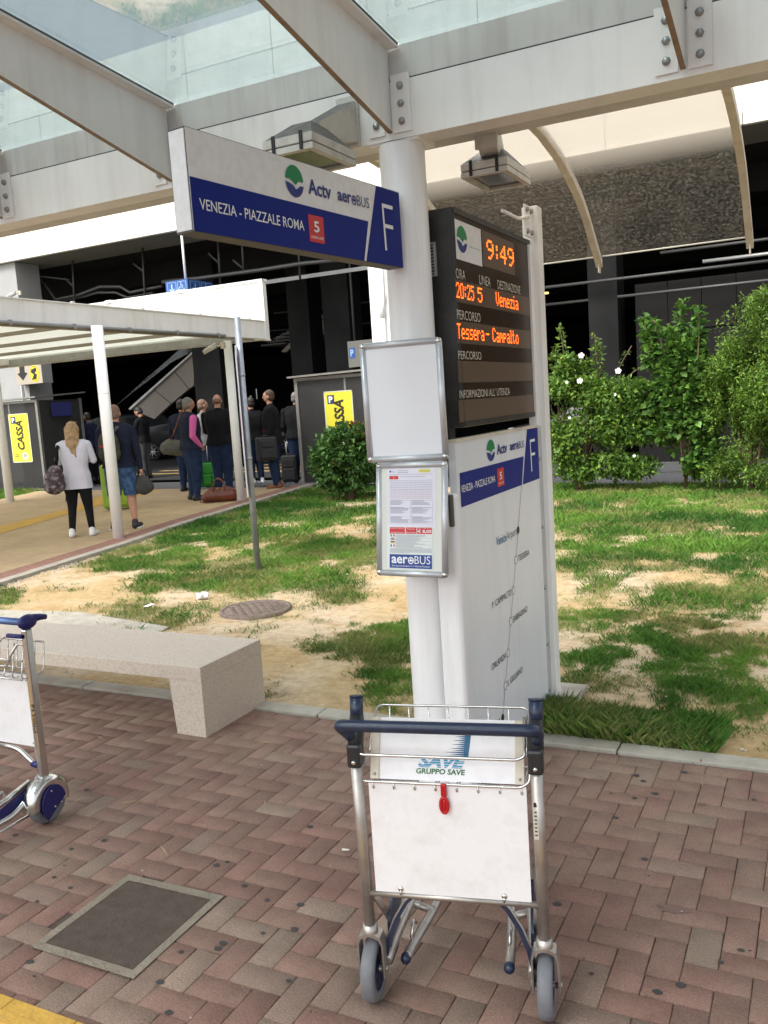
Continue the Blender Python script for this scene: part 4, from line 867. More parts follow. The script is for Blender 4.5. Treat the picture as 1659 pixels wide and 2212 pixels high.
# ================================================================ LUGGAGE TROLLEY (white panel, navy handle)
NAVY = mat('navy_plastic', (.012, .022, .055), .33, dirt=(.05, .06, .09), ds=40, da=.4)
BLKP = mat('black_plastic', (.018, .019, .022), .35)
BRAL = mat('brushed_tube', (.43, .40, .37), .38, metal=.8, var=.15, vs=25)
TYRE = mat('grey_rubber', (.155, .16, .175), .6, var=.12, vs=30)
WPAN = mat('trolley_panel_white', (.80, .79, .81), .32, var=.03, vs=4, dirt=(.5, .45, .41), ds=16, da=.32)
WIRE = mat('wire_stainless', (.60, .58, .56), .25, metal=.95)
tr = thing('luggage_trolley', 'airport luggage trolley with white panel, navy handlebar and wire basket in front of the column', 'luggage trolley', loc=(-.864, 1.95, 0), rz=math.atan2(.224, .975))
for s in (-1, 1):
    X = .23 * s
    b = MB(); b.tube([(X, -.009, .195), (X * 1.003, -.029, .715)], .0155, 16); b.build('side_tube', BRAL, tr)
    # fork
    b = MB(); W2 = .036; P = [(X - W2, 0, .07), (X - W2, -.004, .165), (X - W2 * .8, -.006, .19), (X - W2 * .3, -.008, .2), (X + W2 * .3, -.008, .2), (X + W2 * .8, -.006, .19), (X + W2, -.004, .165), (X + W2, 0, .07)]
    vs = []; fs = []
    for i, (x, y, z) in enumerate(P):
        ins_ = .005; cx = X; xi = x + (ins_ if x < cx else -ins_); zi = z - (.008 if 0 < i < 7 and abs(x - cx) < W2 * .9 else 0)
        vs += [(x, y - .021, z), (x, y + .021, z), (xi, y + .021, zi), (xi, y - .021, zi)]
    for i in range(7):
        for k in range(4): fs.append((i * 4 + k, i * 4 + (k + 1) % 4, i * 4 + 4 + (k + 1) % 4, i * 4 + 4 + k))
    fs += [(3, 2, 1, 0), (28, 29, 30, 31)]; b.add(vs, fs); b.lathe([(.0, .025), (.020, .022), (.021, 0)], 16, Matrix.Translation((X, -.008, .197)))
    b.tube([(X - W2 - .004, 0, .085), (X + W2 + .004, 0, .085)], .008, 10); fk = b.build('fork', BRAL, tr)
    wh = thing('wheel', None, None); wh.parent = tr
    Mw = Matrix.Translation((X, .002, .085)) @ Matrix.Rotation(math.pi / 2, 4, 'Y')
    b = MB(); b.lathe([(.056, -.017), (.072, -.020), (.081, -.017), (.085, -.009), (.0855, 0), (.085, .009), (.081, .017), (.072, .020), (.056, .017), (.056, -.017)], 40, Mw); b.build('tyre', TYRE, wh)
    b = MB(); b.lathe([(0, -.010), (.02, -.018), (.025, -.010), (.052, -.009), (.0565, -.017), (.0565, .017), (.052, .009), (.025, .010), (.02, .018), (0, .010)], 24, Mw); b.build('hub', NAVY, wh)
    # handle bracket and upright stub
    b = MB(); b.bbox((X - .0195, -.050, .670), (X + .0195, -.008, .735), .008); b.tube([(X, -.028, .72), (X + s * .0, .0, .765), (X + s * .002, .012, .79)], .02, 12, taper=[.021, .021, .0185]); b.use(CHROME).lathe([(0, .006), (.0045, .006), (.006, .003), (.006, 0)], 10, Matrix.Translation((X, -.050, .688)) @ Matrix.Rotation(math.pi / 2, 4, 'X'))
    b.mats[0:0] = [] ; b2 = b
    if len(b.mats) == 1: b.mats = [BLKP, CHROME]; b.m = [1 if i >= len(b.f) - 30 else 0 for i in range(len(b.f))]
    b.build('handle_bracket', None, tr)
    b = MB(); b.tube([(X + s * .002, .010, .775), (X + s * .002, .020, .838)], .0175, 18); b.use(NAVY).tube([(X + s * .002, .020, .838), (X + s * .002, .021, .842)], .0185, 18); b.build('bumper_post', NAVY, tr)
b = MB(); P = rnd_poly([(-.228, -.02, .735), (-.262, -.03, .772), (-.262, -.052, .787), (.0, -.052, .787), (.222, -.052, .787), (.240, -.03, .778), (.232, -.02, .735)], .02, 6)
b.tube(P, .0155, 16); b.build('handlebar', NAVY, tr)
b = MB(); b.box((-.203, -.022, .322), (.203, -.016, .628)); b.build('main_panel', WPAN, tr)
b = MB(); b.tube([(-.228, -.018, .314), (.228, -.018, .314)], .0085, 10); b.build('cross_bar', BRAL, tr)
for x in (-.135, .135):
    b = MB(); b.lathe([(0, .004), (.006, .004), (.008, .0)], 12, Matrix.Translation((x, -.022, .333)) @ Matrix.Rotation(math.pi / 2, 4, 'X')); b.tube([(x, -.025, .318), (x, -.025, .33)], .0025, 6); b.build('screw', CHROME, tr)
# wire basket
def Wt(P, r=.0033, cl=False): bask.tube(P, r, 7, closed=cl)
bask = MB()
Wt(rnd_poly([(-.20, .0, .70), (-.213, .14, .765), (-.20, .150, .770), (.19, .150, .770), (.205, .14, .765), (.205, .0, .70)], .02))
Wt(rnd_poly([(-.222, .02, .79), (-.225, -.040, .715), (-.21, -.045, .708), (.185, -.045, .708), (.205, -.04, .716), (.20, .03, .79)], .022, 6), .004)
Wt(rnd_poly([(-.20, .03, .69), (-.237, -.02, .636), (-.215, -.024, .627), (.19, -.024, .627), (.212, -.02, .64), (.215, .0, .70), (.205, .14, .76)], .015), .0035)
for k in range(8):
    x = -.190 + k * .0545 + (.0 if k else .0)
    Wt(rnd_poly([(x + .012, .06, .64), (x + .008, -.012, .628), (x, -.026, .605), (x - .001, -.024, .625), (x + .010, .03, .64), (x + .012, .145, .67), (x + .012, .151, .765)], .012, 3), .0022)
Wt([(-.20, .145, .68), (.20, .145, .68)]); Wt([(-.20, .05, .65), (.2, .05, .65)], .0025); Wt([(.208, .02, .63), (.226, .12, .70), (.21, .15, .765)], .003); Wt([(.2, .02, .66), (.225, .0, .66)], .003)
bask.build('wire_basket', WIRE, tr)
# logo panel, leaning back
bl = Vector((-.198, -.014, .631)); brr = Vector((.198, -.014, .631)); up_ = Vector((0, .055, .145)); 
f = Face(bl, (1, 0, 0), up_); PHt = up_.length; PWt = .396; n_ = f.n
M = Matrix(((1, f.u.x, n_.x, bl.x), (0, f.u.y, n_.y, bl.y), (0, f.u.z, n_.z, bl.z), (0, 0, 0, 1)))
b = MB(); b.box((0, 0, -.006), (PWt, PHt, 0), M); b.build('logo_panel', WPAN, tr)
for a in (0.0, PWt - .022):
    b = MB(); b.use(CREAM).box((a, 0.0, 0), (a + .022, PHt, .006), M); b.use(BOLT)
    for vv_ in (.012, .135): b.lathe([(0, .003), (.0035, .003), (.0045, 0)], 8, M @ Matrix.Translation((a + .012, vv_, .006)))
    b.build('panel_clip', None, tr)
gx = lambda px: (px - 100) / 1270 * PWt; gy = lambda py: (715 - py) / (715 - 300) * PHt * .93
CY = MB(); LB = MB(); GN = MB(); ST = MB()
f.text(GN, 'GRUPPO SAVE', gx(485), gy(668), gx(892), gy(628), .001, bold=.03, shear=.1)
f.text(LB, 'SAVE', gx(500), gy(622), gx(908), gy(535), .001, bold=.045, shear=.35, spacing=.95)
for k in range(5): v = gy(614 - k * 18); f.rect(ST, gx(500), v, gx(912), v + .0011, .0014)
f.poly(CY, [(gx(880), gy(545)), (gx(915), gy(560)), (gx(953), gy(300)), (gx(905), gy(300))], .001)
for k in range(17):
    yv = 308 + k * 14; L_ = [45, 20, 60, 30, 75, 40, 90, 55, 105, 60, 115, 70, 130, 95, 170, 120, 200][k]; xr = 905 - k * 1.5
    f.poly(CY, [(gx(xr - L_), gy(yv + 4)), (gx(xr), gy(yv - 3)), (gx(xr + 6), gy(yv + 8)), (gx(xr), gy(yv + 9))], .0012)
GN.build('green_lettering', mat('save_green', (.005, .12, .03), .4), tr); LB.build('blue_lettering', mat('save_blue', (.03, .25, .45), .4), tr); CY.build('blue_wedge', mat('save_teal', (.0, .10, .22), .4), tr)
ST.build('lettering_stripe', WPAN, tr)
RED = mat('red_plastic', (.45, .008, .015), .25)
b = MB(); b.bbox((-.012, -.034, .598), (.003, -.024, .632), .003); P = [(-.0045 + .0095 * math.cos(k * 6.283 / 14), -.031, .575 + .021 * math.sin(k * 6.283 / 14)) for k in range(14)]; b.tube(P, .0045, 8, closed=True); b.ell((-.0045, -.031, .575), (.006, .003, .016), 6); b.build('coin_lock_tag', RED, tr)
# bumper arcs, arms and base frame
for s in (-1, 1):
    A = [(s * .10, .035, .298), (s * .135, .03, .265), (s * .165, .026, .215), (s * .186, .02, .165), (s * .196, .018, .115)]
    b = MB(); b.use(BRAL).tube([(x + s * .004, y + .006, z) for x, y, z in A], .0055, 8); b.build('arc_tube', None, tr)
    b = MB(); vs = []; fs = []
    for x, y, z in A: vs += [(x - s * .005, y - .008, z), (x + s * .006, y - .008, z), (x + s * .006, y + .004, z), (x - s * .005, y + .004, z)]
    for i in range(4):
        for k in range(4): fs.append((i * 4 + k, i * 4 + (k + 1) % 4, i * 4 + 4 + (k + 1) % 4, i * 4 + 4 + k))
    fs += [(0, 1, 2, 3), (19, 18, 17, 16)]; b.add(vs, fs); b.build('bumper_strip', NAVY, tr)
    b = MB(); xo = -.155 if s < 0 else .128; xi = -.105 if s < 0 else .118
    b.tube(rnd_poly([(xo, .055, .078), (xo + (.012 if s < 0 else .0), .12, .088), (xi, .26, .115), (xi * .75, .6, .12), (xi * .6, .95, .10)], .08), .0135, 14)
    b.build('arm', BRAL, tr)
    b = MB(); b.lathe([(0, .004), (.010, .002), (.0145, -.004), (.0148, -.018), (.0138, -.02)], 16, Matrix.Translation((xo, .050, .077)) @ Matrix.Rotation(math.radians(98), 4, 'X')); b.build('arm_cap', NAVY, tr)
    b = MB(); b.tube(rnd_poly([(s * .197, .01, .10), (s * .19, .12, .115), (s * .17, .3, .14), (s * .13, .6, .13), (s * .09, .95, .11)], .1), .0145, 14); b.build('base_tube', BRAL, tr)
    b = MB(); b.tube([(xi - s * .0, .24, .112), (s * .18, .24, .132)], .0115, 12); b.build('brace', BRAL, tr)
    b = MB(); b.tube(rnd_poly([(xo - s * .004, .12, .098), (xo - s * .004, .16, .135), (xo - s * .004, .19, .10)], .03), .0045, 8); b.build('hook', CHROME, tr)
    b = MB(); b.prism([(s * .198, .04, .07), (s * .198, .05, .19), (s * .195, .14, .29), (s * .195, .19, .20), (s * .197, .12, .07)], (-s, 0, 0), .008); b.build('side_guard', NAVY, tr)
    b = MB(); b.tube([(s * .215, .0, .30), (s * .20, .12, .14)], .010, 10); b.build('strut', BRAL, tr)
b = MB(); b.tube([(-.06, .95, .102), (.06, .95, .102)], .012, 10); b.build('front_bar', BRAL, tr)
wh = thing('wheel', None, None); wh.parent = tr
Mw = Matrix.Translation((0, .93, .05)) @ Matrix.Rotation(math.pi / 2, 4, 'Y'); b = MB(); b.lathe([(0, -.016), (.045, -.016), (.05, -.01), (.05, .01), (.045, .016), (0, .016)], 24, Mw); b.build('tyre', TYRE, wh)
ff = Face((.2185, -.0385, .50), (1, 0, 0), (0, .0, 1)); b = MB(); ff.rect(b, 0, 0, .012, .10, 0); K = MB(); ff.rect(K, .002, .085, .010, .097, .0008)
for k in range(7): ff.rect(K, .003, .01 + k * .010, .009, .0135 + k * .010, .0008)
b.build('inventory_sticker', mat('sticker_beige', (.55, .52, .45), .4), tr); K.build('sticker_print', INK_K, tr)

# ================================================================ SECOND TROLLEY (royal blue grips)
ROY = mat('royal_blue_plastic', (.008, .008, .10), .45, bump=.1, bs=200); LBL = mat('pale_blue_bar', (.13, .2, .42), .3, metal=.5)
t2 = thing('luggage_trolley', 'airport luggage trolley with royal blue grip, cut off by the left edge beside the bench', 'luggage trolley', loc=(-3.045, 2.345, 0), rz=math.pi)
L2 = lambda px, py, ax, v: (lambda p: Vector((-(p.x + 3.045), -(p.y - 2.345), p.z)))(at(px, py, ax, v))
for s in (-1, 1):
    X = .235 * s
    b = MB(); b.bbox((X - .014, -.018, .17), (X + .014, .018, .802), .006); b.build('side_tube', CHROME, t2)
    Mw = Matrix.Translation((X, 0, .088)) @ Matrix.Rotation(math.pi / 2, 4, 'Y')
    wh = thing('wheel', None, None); wh.parent = t2
    b = MB(); b.lathe([(.055, -.018), (.074, -.020), (.083, -.017), (.088, -.008), (.088, .008), (.083, .017), (.074, .020), (.055, .018), (.055, -.018)], 36, Mw); b.build('tyre', TYRE, wh)
    b = MB(); b.lathe([(0, -.008), (.055, -.008), (.056, -.017), (.056, .017), (.055, .008), (0, .008)], 24, Mw); b.build('hub', BLKP, wh)
    b = MB(); n = 14; vs = []; fs = []
    for i in range(n + 1):
        a = math.radians(-10 + 205 * i / n); rr = .098 if i < n - 2 else .09
        for dx, k in ((-.036, .86), (-.030, 1.0), (.0, 1.05), (.028, 1.0), (.033, .86)): vs.append((X + dx, -rr * k * math.cos(a) * -1, .093 + rr * k * math.sin(a)))
    for i in range(n):
        for k in range(4): fs.append((i * 5 + k, i * 5 + k + 1, i * 5 + 6 + k, i * 5 + 5 + k))
    b.add(vs, fs, True)
    for dx in (.033, -.036): b.add([(X + dx, 0, .093)] + [vs[i * 5 + (4 if dx > 0 else 0)] for i in range(n + 1)], [(0, i + 1, i + 2) for i in range(n)])
    b.build('mudguard', CHROME, t2)
    b = MB(); so2 = .040 * (1 if s > 0 else -1)
    P = [(X + so2, .06 * math.cos(a) , .085 + .075 * math.sin(a)) for a in [math.radians(-50 + 220 * k / 14) for k in range(15)]]; b.prism(P, (s, 0, 0), .006)
    for q in ((.0, .07), (-.035, .075), (.01, .14)): b.use(CHROME).lathe([(0, .002), (.004, .002), (.004, 0)], 8, Matrix.Translation((X + so2 + s * .006, q[0], q[1])) @ Matrix.Rotation(s * math.pi / 2, 4, 'Y')); 
    b.mats = [ROY, CHROME]; npr = 17; b.m = [0 if i < npr else 1 for i in range(len(b.f))]
    b.build('hub_cover', None, t2)
    b = MB(); b.ell((X, -.01, .828), (.022, .045, .030), 10); b.tube([(X, -.02, .838), (X - .0, -.075, .832), (X, -.10, .826)], .014, 10, taper=[.018, .013, .011]); b.build('grip', ROY, t2)
    # frame: from the wheel forward
    fp = [(X * .93, .0, .20), (X * .9, .06, .13), (X * .85, .13, .082), (X * .8, .22, .075), (X * .55, .55, .075), (X * .4, .85, .075)]
    b = MB(); b.tube(rnd_poly(fp, .06), .0145, 12); b.build('base_tube', CHROME, t2)
    b = MB(); b.tube([(X * .93, .02, .06), (X * .8, .2, .04), (X * .5, .6, .05)], .006, 8); b.build('skirt_rod', CHROME, t2)
    b = MB(); b.prism([(X * .78, .04, .16), (X * .78, .30, .09), (X * .78, .30, .055), (X * .78, .06, .10)], (s, 0, 0), .01); b.build('side_guard', ROY, t2)
    b = MB(); b.tube([(X * .78, .03, .175), (X * .7, .32, .10)], .011, 10); b.build('top_tube', CHROME, t2)
    b = MB(); b.tube(rnd_poly([(X * .74, .14, .14), (X * .74, .15, .19), (X * .74, .19, .16), (X * .74, .21, .12)], .02), .005, 8); b.build('hook', CHROME, t2)
    a0 = L2(0, 1608, 'y', 2.345); A = [(0, .0, a0.z), (X * .45, .0, a0.z - .002), (X * .75, .0, a0.z - .05), (X * .98, .0, .215)]
    b = MB(); b.tube(rnd_poly(A, .06), .010, 12); b.build('arc_tube', CHROME, t2)
    b = MB(); b.tube([(X * .77, -.0, a0.z - .058), (X * .965, .0, .235)], .0135, 10); b.build('arc_grip', ROY, t2)
zt = L2(60, 1455, 'y', 2.37).z; zb = L2(60, 1605, 'y', 2.37).z
b = MB(); b.box((-.212, -.012, zb), (.212, -.004, zt)); b.use(BOLT)
for x in (-.195, .195):
    for z in (zb + .015, zt - .02): b.lathe([(0, .003), (.003, .003), (.004, 0)], 8, Matrix.Translation((x, -.004, z)) @ Matrix.Rotation(-math.pi / 2, 4, 'X'))
b.mats = [WPAN, BOLT]; b.m = [0] * 6 + [1] * (len(b.f) - 6); b.build('main_panel', None, t2)
b = MB(); b.tube([(-.235, 0, .828), (.235, 0, .828)], .0145, 12); b.build('handlebar', LBL, t2)
b = MB(); P = [(-.235, .02, .775), (-.15, .02, .775), (-.12, .02, .765), (-.09, .03, .735), (.09, .03, .735), (.12, .02, .765), (.235, .02, .775)]; b.tube(rnd_poly(P, .03), .005, 8); b.build('brake_bar', CHROME, t2)
b = MB(); b.tube([(-.235, .02, .775), (-.15, .02, .775)], .009, 10); b.build('brake_grip', ROY, t2)
bask = MB()
for z, e in ((.64, .0), (.675, .02), (.60, .03)): Wt([(-.215, e, z), (.215, e, z)], .0035)
Wt(rnd_poly([(-.225, .01, .74), (-.19, .01, .742), (-.165, .03, .70), (-.14, .03, .65), (.14, .03, .65), (.165, .03, .70), (.225, .01, .74)], .03), .0055)
for k in range(9):
    x = -.21 + k * .052; Wt(rnd_poly([(x, .0, .74 if k in (0, 1, 7, 8) else .67), (x, .03, .60), (x, -.08, .60), (x, -.10, .72)], .02, 3), .003)
Wt([(-.21, -.1, .72), (.21, -.1, .72)], .004); bask.build('wire_basket', WIRE, t2)
ff = Face((-.2495, .0, .0), (0, -1, 0), (0, 0, 1))
K = MB(); ff2 = Face((-.242, .0185, .44), (-1, 0, 0), (0, 0, 1)); ff2.text(K, 'C00534', -.008, -.06, .010, .06, .001, rot=1); 
K.build('stencilled_number', INK_K, t2)
b = MB(); b.tube([(-.225, .85, .075), (.0, .87, .075), (.2, .85, .075)], .012, 8); b.build('front_bar', CHROME, t2)
wh = thing('wheel', None, None); wh.parent = t2; b = MB(); b.lathe([(0, -.016), (.045, -.016), (.05, -.01), (.05, .01), (.045, .016), (0, .016)], 24, Matrix.Translation((0, .87, .05)) @ Matrix.Rotation(math.pi / 2, 4, 'Y')); b.build('tyre', TYRE, wh)

# ================================================================ SIGN ON TWO GREY POLES (seen almost edge-on)
p1 = at(558.5, 1234, 'z', 0); p2 = at(552.5, 1189, 'z', 0)
ps = thing('pole_sign', 'parking CASSA sign plate on two grey steel poles, seen almost edge-on on the lawn', 'sign')
for p in (p1, p2):
    b = MB(); b.tube([(p.x, p.y, -.03), (p.x, p.y, 2.49)], .029, 16); b.build('pole', GALV, ps)
rv = (p1 - p2); Lp = rv.length; rv.normalize(); fn = rv.cross(Vector((0, 0, 1)))
po = p2 + fn * .035; zt = at(530, 745, 'y', p1.y).z; zb = at(549, 1072, 'y', p1.y).z
f = Face(po - rv * .03 + Vector((0, 0, zb)), rv, (0, 0, 1)); Wp, Hp = Lp + .10, zt - zb
M = Matrix(((rv.x, 0, fn.x, f.o.x), (rv.y, 0, fn.y, f.o.y), (0, 1, 0, f.o.z), (0, 0, 0, 1)))
b = MB(); b.bbox((0, 0, 0), (Wp, Hp, .012), .003, M); b.build('plate', mat('plate_grey', (.42, .42, .46), .4), ps)
f.o = f.o + fn * .012; K = MB()
for q in ((.03, .02, Wp - .03, .035), (.03, Hp - .05, Wp - .03, Hp - .02), (.015, .03, .03, Hp - .03), (Wp - .03, .03, Wp - .015, Hp - .03)): f.rect(K, *q, .002)
f.text(K, 'CASSA', .08, Hp * .62, Wp - .06, Hp * .77, .002, bold=.03); K.build('black_lettering', INK_K, ps)
G = MB(); f.rect(G, Wp * .45, Hp * .12, Wp * .8, Hp * .27, .002); G.build('green_print', INK_G, ps); G = MB(); f.rect(G, Wp * .35, Hp * .40, Wp * .85, Hp * .55, .002); G.build('pink_print', mat('print_rose', (.5, .2, .35), .5), ps)
G = MB(); f.rect(G, Wp * .5, Hp * .045, Wp * .8, Hp * .11, .002); G.build('orange_print', mat('print_orange', (.6, .2, .03), .5), ps)
for z in (zb + .25 * Hp, zb + .80 * Hp):
    b = MB(); b.tube([(p1.x, p1.y, z), (p1.x, p1.y, z + .02)], .034, 16); b.build('clamp', GALV, ps)

# ================================================================ LITTER
b = MB(); p = at(437, 1289, 'z', .02); rr_ = random.Random(5)
for k in range(5):
    b.ell((p.x + rr_.uniform(-.03, .03), p.y + rr_.uniform(-.02, .02), .022 + rr_.uniform(0, .015)), (.035, .022, .028), 5, Matrix.Rotation(rr_.uniform(0, 3), 3, 'Z').to_4x4())
b.v = [tuple(Vector(v) + Vector((rr_.uniform(-1, 1), rr_.uniform(-1, 1), rr_.uniform(-1, 1))) * .007) for v in b.v]; b.smooth = [False] * len(b.f)
tag(b.build('plastic_bag', mat('white_plastic_film', (.75, .76, .78), .3)), 'crumpled white plastic bag on the grass edge by the manhole cover', 'litter')
b = MB(); p = at(323, 1310, 'z', .03); b.prism([(p.x - .05, p.y - .02, .03), (p.x + .01, p.y - .03, .035), (p.x + .05, p.y + .01, .05), (p.x - .01, p.y + .03, .045)], (.1, 0, 1), .003)
tag(b.build('paper_scrap', mat('paper_scrap', (.75, .75, .8), .6)), 'small torn white paper scrap in the narrow strip of grass', 'litter')
dl = MB(); rq = random.Random(12); DRY = mat('dry_leaf', (.20, .11, .045), .8, var=.4, vs=40); DRY2 = mat('dry_straw', (.45, .34, .16), .8, var=.3, vs=40)
for k in range(420):
    x, y = rq.uniform(-8, 1.0), (3.3 + rq.random() ** 1.5 * 7) if k % 6 else rq.uniform(1.7, 3.6); a = rq.uniform(0, 6.28); z = .004 if y < KY0 else .012; c_, s_ = math.cos(a), math.sin(a)
    if k % 2: L_, W_ = rq.uniform(.008, .02), rq.uniform(.003, .007); dl.use(DRY)
    else: L_, W_ = rq.uniform(.015, .05), .0012; dl.use(DRY2)
    dl.add([(x - c_ * L_, y - s_ * L_, z), (x + s_ * W_, y - c_ * W_, z + .003), (x + c_ * L_, y + s_ * L_, z + .004), (x - s_ * W_, y + c_ * W_, z + .001)], [(0, 1, 2, 3)])
tag(dl.build('dry_leaves'), 'dry leaf crumbs and straw scattered over the soil and the bricks', 'dry leaves', kind='stuff')
CIG = mat('cigarette_white', (.7, .66, .58), .7)
for px, py, a, lbl in ((1565, 1648, .1, 'white cigarette butt on the bare soil, nearer to the kerb grass tuft'), (1628, 1643, .35, 'white cigarette butt on the bare soil close to the right edge'), (747, 1836, .2, 'white cigarette butt on the bricks left of the trolley tube')):
    p = at(px, py, 'z', .008); b = MB(); b.tube([(p.x - .014 * math.cos(a), p.y - .014 * math.sin(a), .009), (p.x + .014 * math.cos(a), p.y + .014 * math.sin(a), .009)], .0038, 8)
    tag(b.build('cigarette_butt', CIG), lbl, 'litter', 'cigarette butts')

# ================================================================ COVERED WALKWAY
WW = mat('walkway_white', (.80, .795, .775), .5, var=.04, vs=3, dirt=(.45, .39, .3), ds=4, da=.4, streak=True)
WG = mat('walkway_grey_steel', (.34, .345, .32), .55, var=.12, vs=6)
wc = thing('walkway_canopy', 'long low white flat-roofed walkway canopy over the tan path, on slim round posts', 'canopy')
b = MB(); b.use(WW).box((-8.66, 3.0, 2.79), (-8.58, 12.79, 3.085)); b.box((-8.70, 3.0, 3.085), (-8.56, 12.79, 3.10)); b.build('side_beam', None, wc)
b = MB(); b.box((-8.68, 3.0, 2.765), (-8.572, 12.4, 2.79)); b.build('beam_flange', mat('flange_brown', (.26, .23, .17), .6), wc)
b = MB(); b.tube([(-8.55, 3.0, 2.80), (-8.55, 11.6, 2.80)], .022, 10)
for k in range(9): b.box((-8.575, 3.4 + k, 2.77), (-8.52, 3.43 + k, 2.83))
b.build('conduit', mat('grey_conduit', (.25, .26, .27), .5), wc)
b = MB(); b.use(WW).box((-16.3, 12.80, 2.78), (-8.57, 12.90, 3.76)); b.box((-16.3, 12.77, 3.76), (-8.55, 12.92, 3.80)); b.box((-8.64, 12.765, 2.78), (-8.55, 12.80, 3.80)); b.box((-8.66, 12.78, 2.765), (-8.56, 12.92, 2.78))
for x in (-12.05, -10.35): b.box((x - .07, 12.765, 3.76), (x + .07, 12.93, 3.815))
b.build('end_fascia', None, wc)
b = MB(); b.box((-15.2, 12.55, 2.77), (-8.70, 12.63, 2.90)); b.build('cross_beam', WG, wc)
b = MB(); b.box((-16.2, 12.0, 2.80), (-14.6, 12.54, 2.92)); b.build('end_bracket', WW, wc)
for k in range(7):
    b = MB(); y = 4.2 + k * 1.25; b.box((-16.2, y, 2.90), (-8.70, y + .05, 2.955)); b.build('roof_rib', mat('rib_brown', (.30, .27, .21), .6), wc)
opal = mat_pane('opal_roof', (.9, .9, .9), .03, (.9, .92, .9), .3, dirt=(.86, .88, .84), dirt_lo=.0, dirt_hi=.1, dirt_scale=5, dirt_amt=.9, glow=.9)
b = MB()
for k in range(-1, 7): y = 4.2 + k * 1.25; b.box((-16.2, y + .052, 2.957), (-8.70, y + 1.248, 2.967))
b.build('roof_sheet', opal, wc)
b = MB(); b.box((-16.3, 3.0, 2.78), (-16.2, 12.8, 3.08)); b.build('side_beam', WW, wc)
for k in range(7):
    y = 4.6 + k * 1.3; b = MB(); b.tube([(-8.62, y, 3.10), (-8.62, y, 3.125)], .03, 10); b.build('roof_bolt', WG, wc)
POSTM = mat('post_white', (.84, .84, .82), .4, var=.03, vs=5)
for i, (px, py) in enumerate(((257, 1163), (521, 1082), (22, 1085))):
    p = at(px, py, 'z', .02); b = MB(); r = .074 if i < 2 else .085
    b.use(POSTM).tube([(p.x, p.y, .0), (p.x, p.y, 2.80)], r, 24)
    if i == 0: b.tube([(p.x, p.y, 1.93), (p.x, p.y, 1.94)], r + .001, 24)
    b.build('post', None, wc)
p = at(257, 1163, 'z', 0); f = Face((p.x, p.y, 0), (.74, .67, 0), (0, 0, 1)); 
b = MB(); vs = []; n = 14
for k in range(n):
    a = 6.283 * k / n; u = .062 * math.cos(a) - .035; v = .085 * math.sin(a) + 1.02; th = u / .075 + math.radians(-62); vs.append((p.x + .0765 * math.cos(th), p.y + .0765 * math.sin(th), v))
b.add(vs, [tuple(range(n))]); tag(b.build('sticker', mat('sticker_pink', (.75, .06, .25), .5)), 'round bright pink sticker peeling on the white walkway post', 'sticker')

# security cameras
def seccam(label, px, py, y, s=1.0):
    p = at(px, py, 'y', y); t = thing('security_camera', label, 'camera', loc=p)
    b = MB(); b.tube([(-.13 * s, -.12 * s, -.10 * s), (.05 * s, .0, .0)], .036 * s, 12); b.build('housing', FLW, t)
    b = MB(); b.tube([(-.10 * s, -.12 * s, -.07 * s), (.055 * s, .0, .038 * s)], .03 * s, 8); b.build('sun_shield', FLW, t)
    b = MB(); b.tube([(-.137 * s, -.124 * s, -.104 * s), (-.131 * s, -.12 * s, -.1005 * s)], .027 * s, 12); b.build('lens', INK_K, t)
    b = MB(); b.tube([(.03 * s, .0, -.01), (.10 * s, .02, -.0), (.15 * s, .06, .02)], .016 * s, 8); b.box((.12 * s, .03, -.05), (.19 * s, .09, .06)); b.build('mount', CREAM, t)
seccam('white bullet security camera fixed at the top of the walkway post near the pole sign', 461, 748, 12.25)
seccam('white security camera on the grey building pillar at the left edge', 30, 634, 16.9, 1.1)

# ================================================================ CAR PARK BUILDING
FZ = 5.92; YF = 17.0
cp = thing('car_park_building', 'multi-storey car park with bright white panelled fascia above a dark open ground floor', 'building', loc=(-8, YF, 0)); 
def P_(name, mb, m=None): o = mb.build(name, m); o.parent = cp; o.matrix_parent_inverse = Matrix.Translation((8, -YF, 0)); return o
FAS = mat('fascia_white_panel', (.80, .78, .72), .4, var=.03, vs=1)
for k in range(-6, 17):
    x = -1.25 - k * 2.35; b = MB(); b.bbox((x - 2.343, YF, FZ), (x - .007, YF + .12, FZ + 2.0), .01); b.bbox((x - 2.343, YF, FZ + 2.01), (x - .007, YF + .12, FZ + 4.2), .01); P_('fascia_panel', b, FAS)
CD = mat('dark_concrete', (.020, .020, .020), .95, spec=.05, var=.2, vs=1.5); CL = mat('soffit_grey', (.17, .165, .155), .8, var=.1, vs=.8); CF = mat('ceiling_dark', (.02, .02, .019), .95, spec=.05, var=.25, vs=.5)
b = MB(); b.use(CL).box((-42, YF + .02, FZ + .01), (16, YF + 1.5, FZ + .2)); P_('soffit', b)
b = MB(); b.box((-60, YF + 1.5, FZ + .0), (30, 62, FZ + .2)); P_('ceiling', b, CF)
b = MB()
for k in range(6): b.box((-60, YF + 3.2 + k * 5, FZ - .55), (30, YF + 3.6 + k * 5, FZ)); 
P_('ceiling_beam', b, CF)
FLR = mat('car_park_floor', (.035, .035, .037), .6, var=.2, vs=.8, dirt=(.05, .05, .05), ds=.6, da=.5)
sheet('car_park_floor', [(-60, 16.9), (30, 16.9), (30, 62), (-60, 62)], .005, FLR)
b = MB(); q0 = at(1270, 1007, 'z', .12); b.box((-8.5, 16.85, -.05), (14, 17.05, .12)); tag(b.build('kerb', mat('road_kerb', (.09, .092, .097), .8, var=.1, vs=5)), kind='structure')
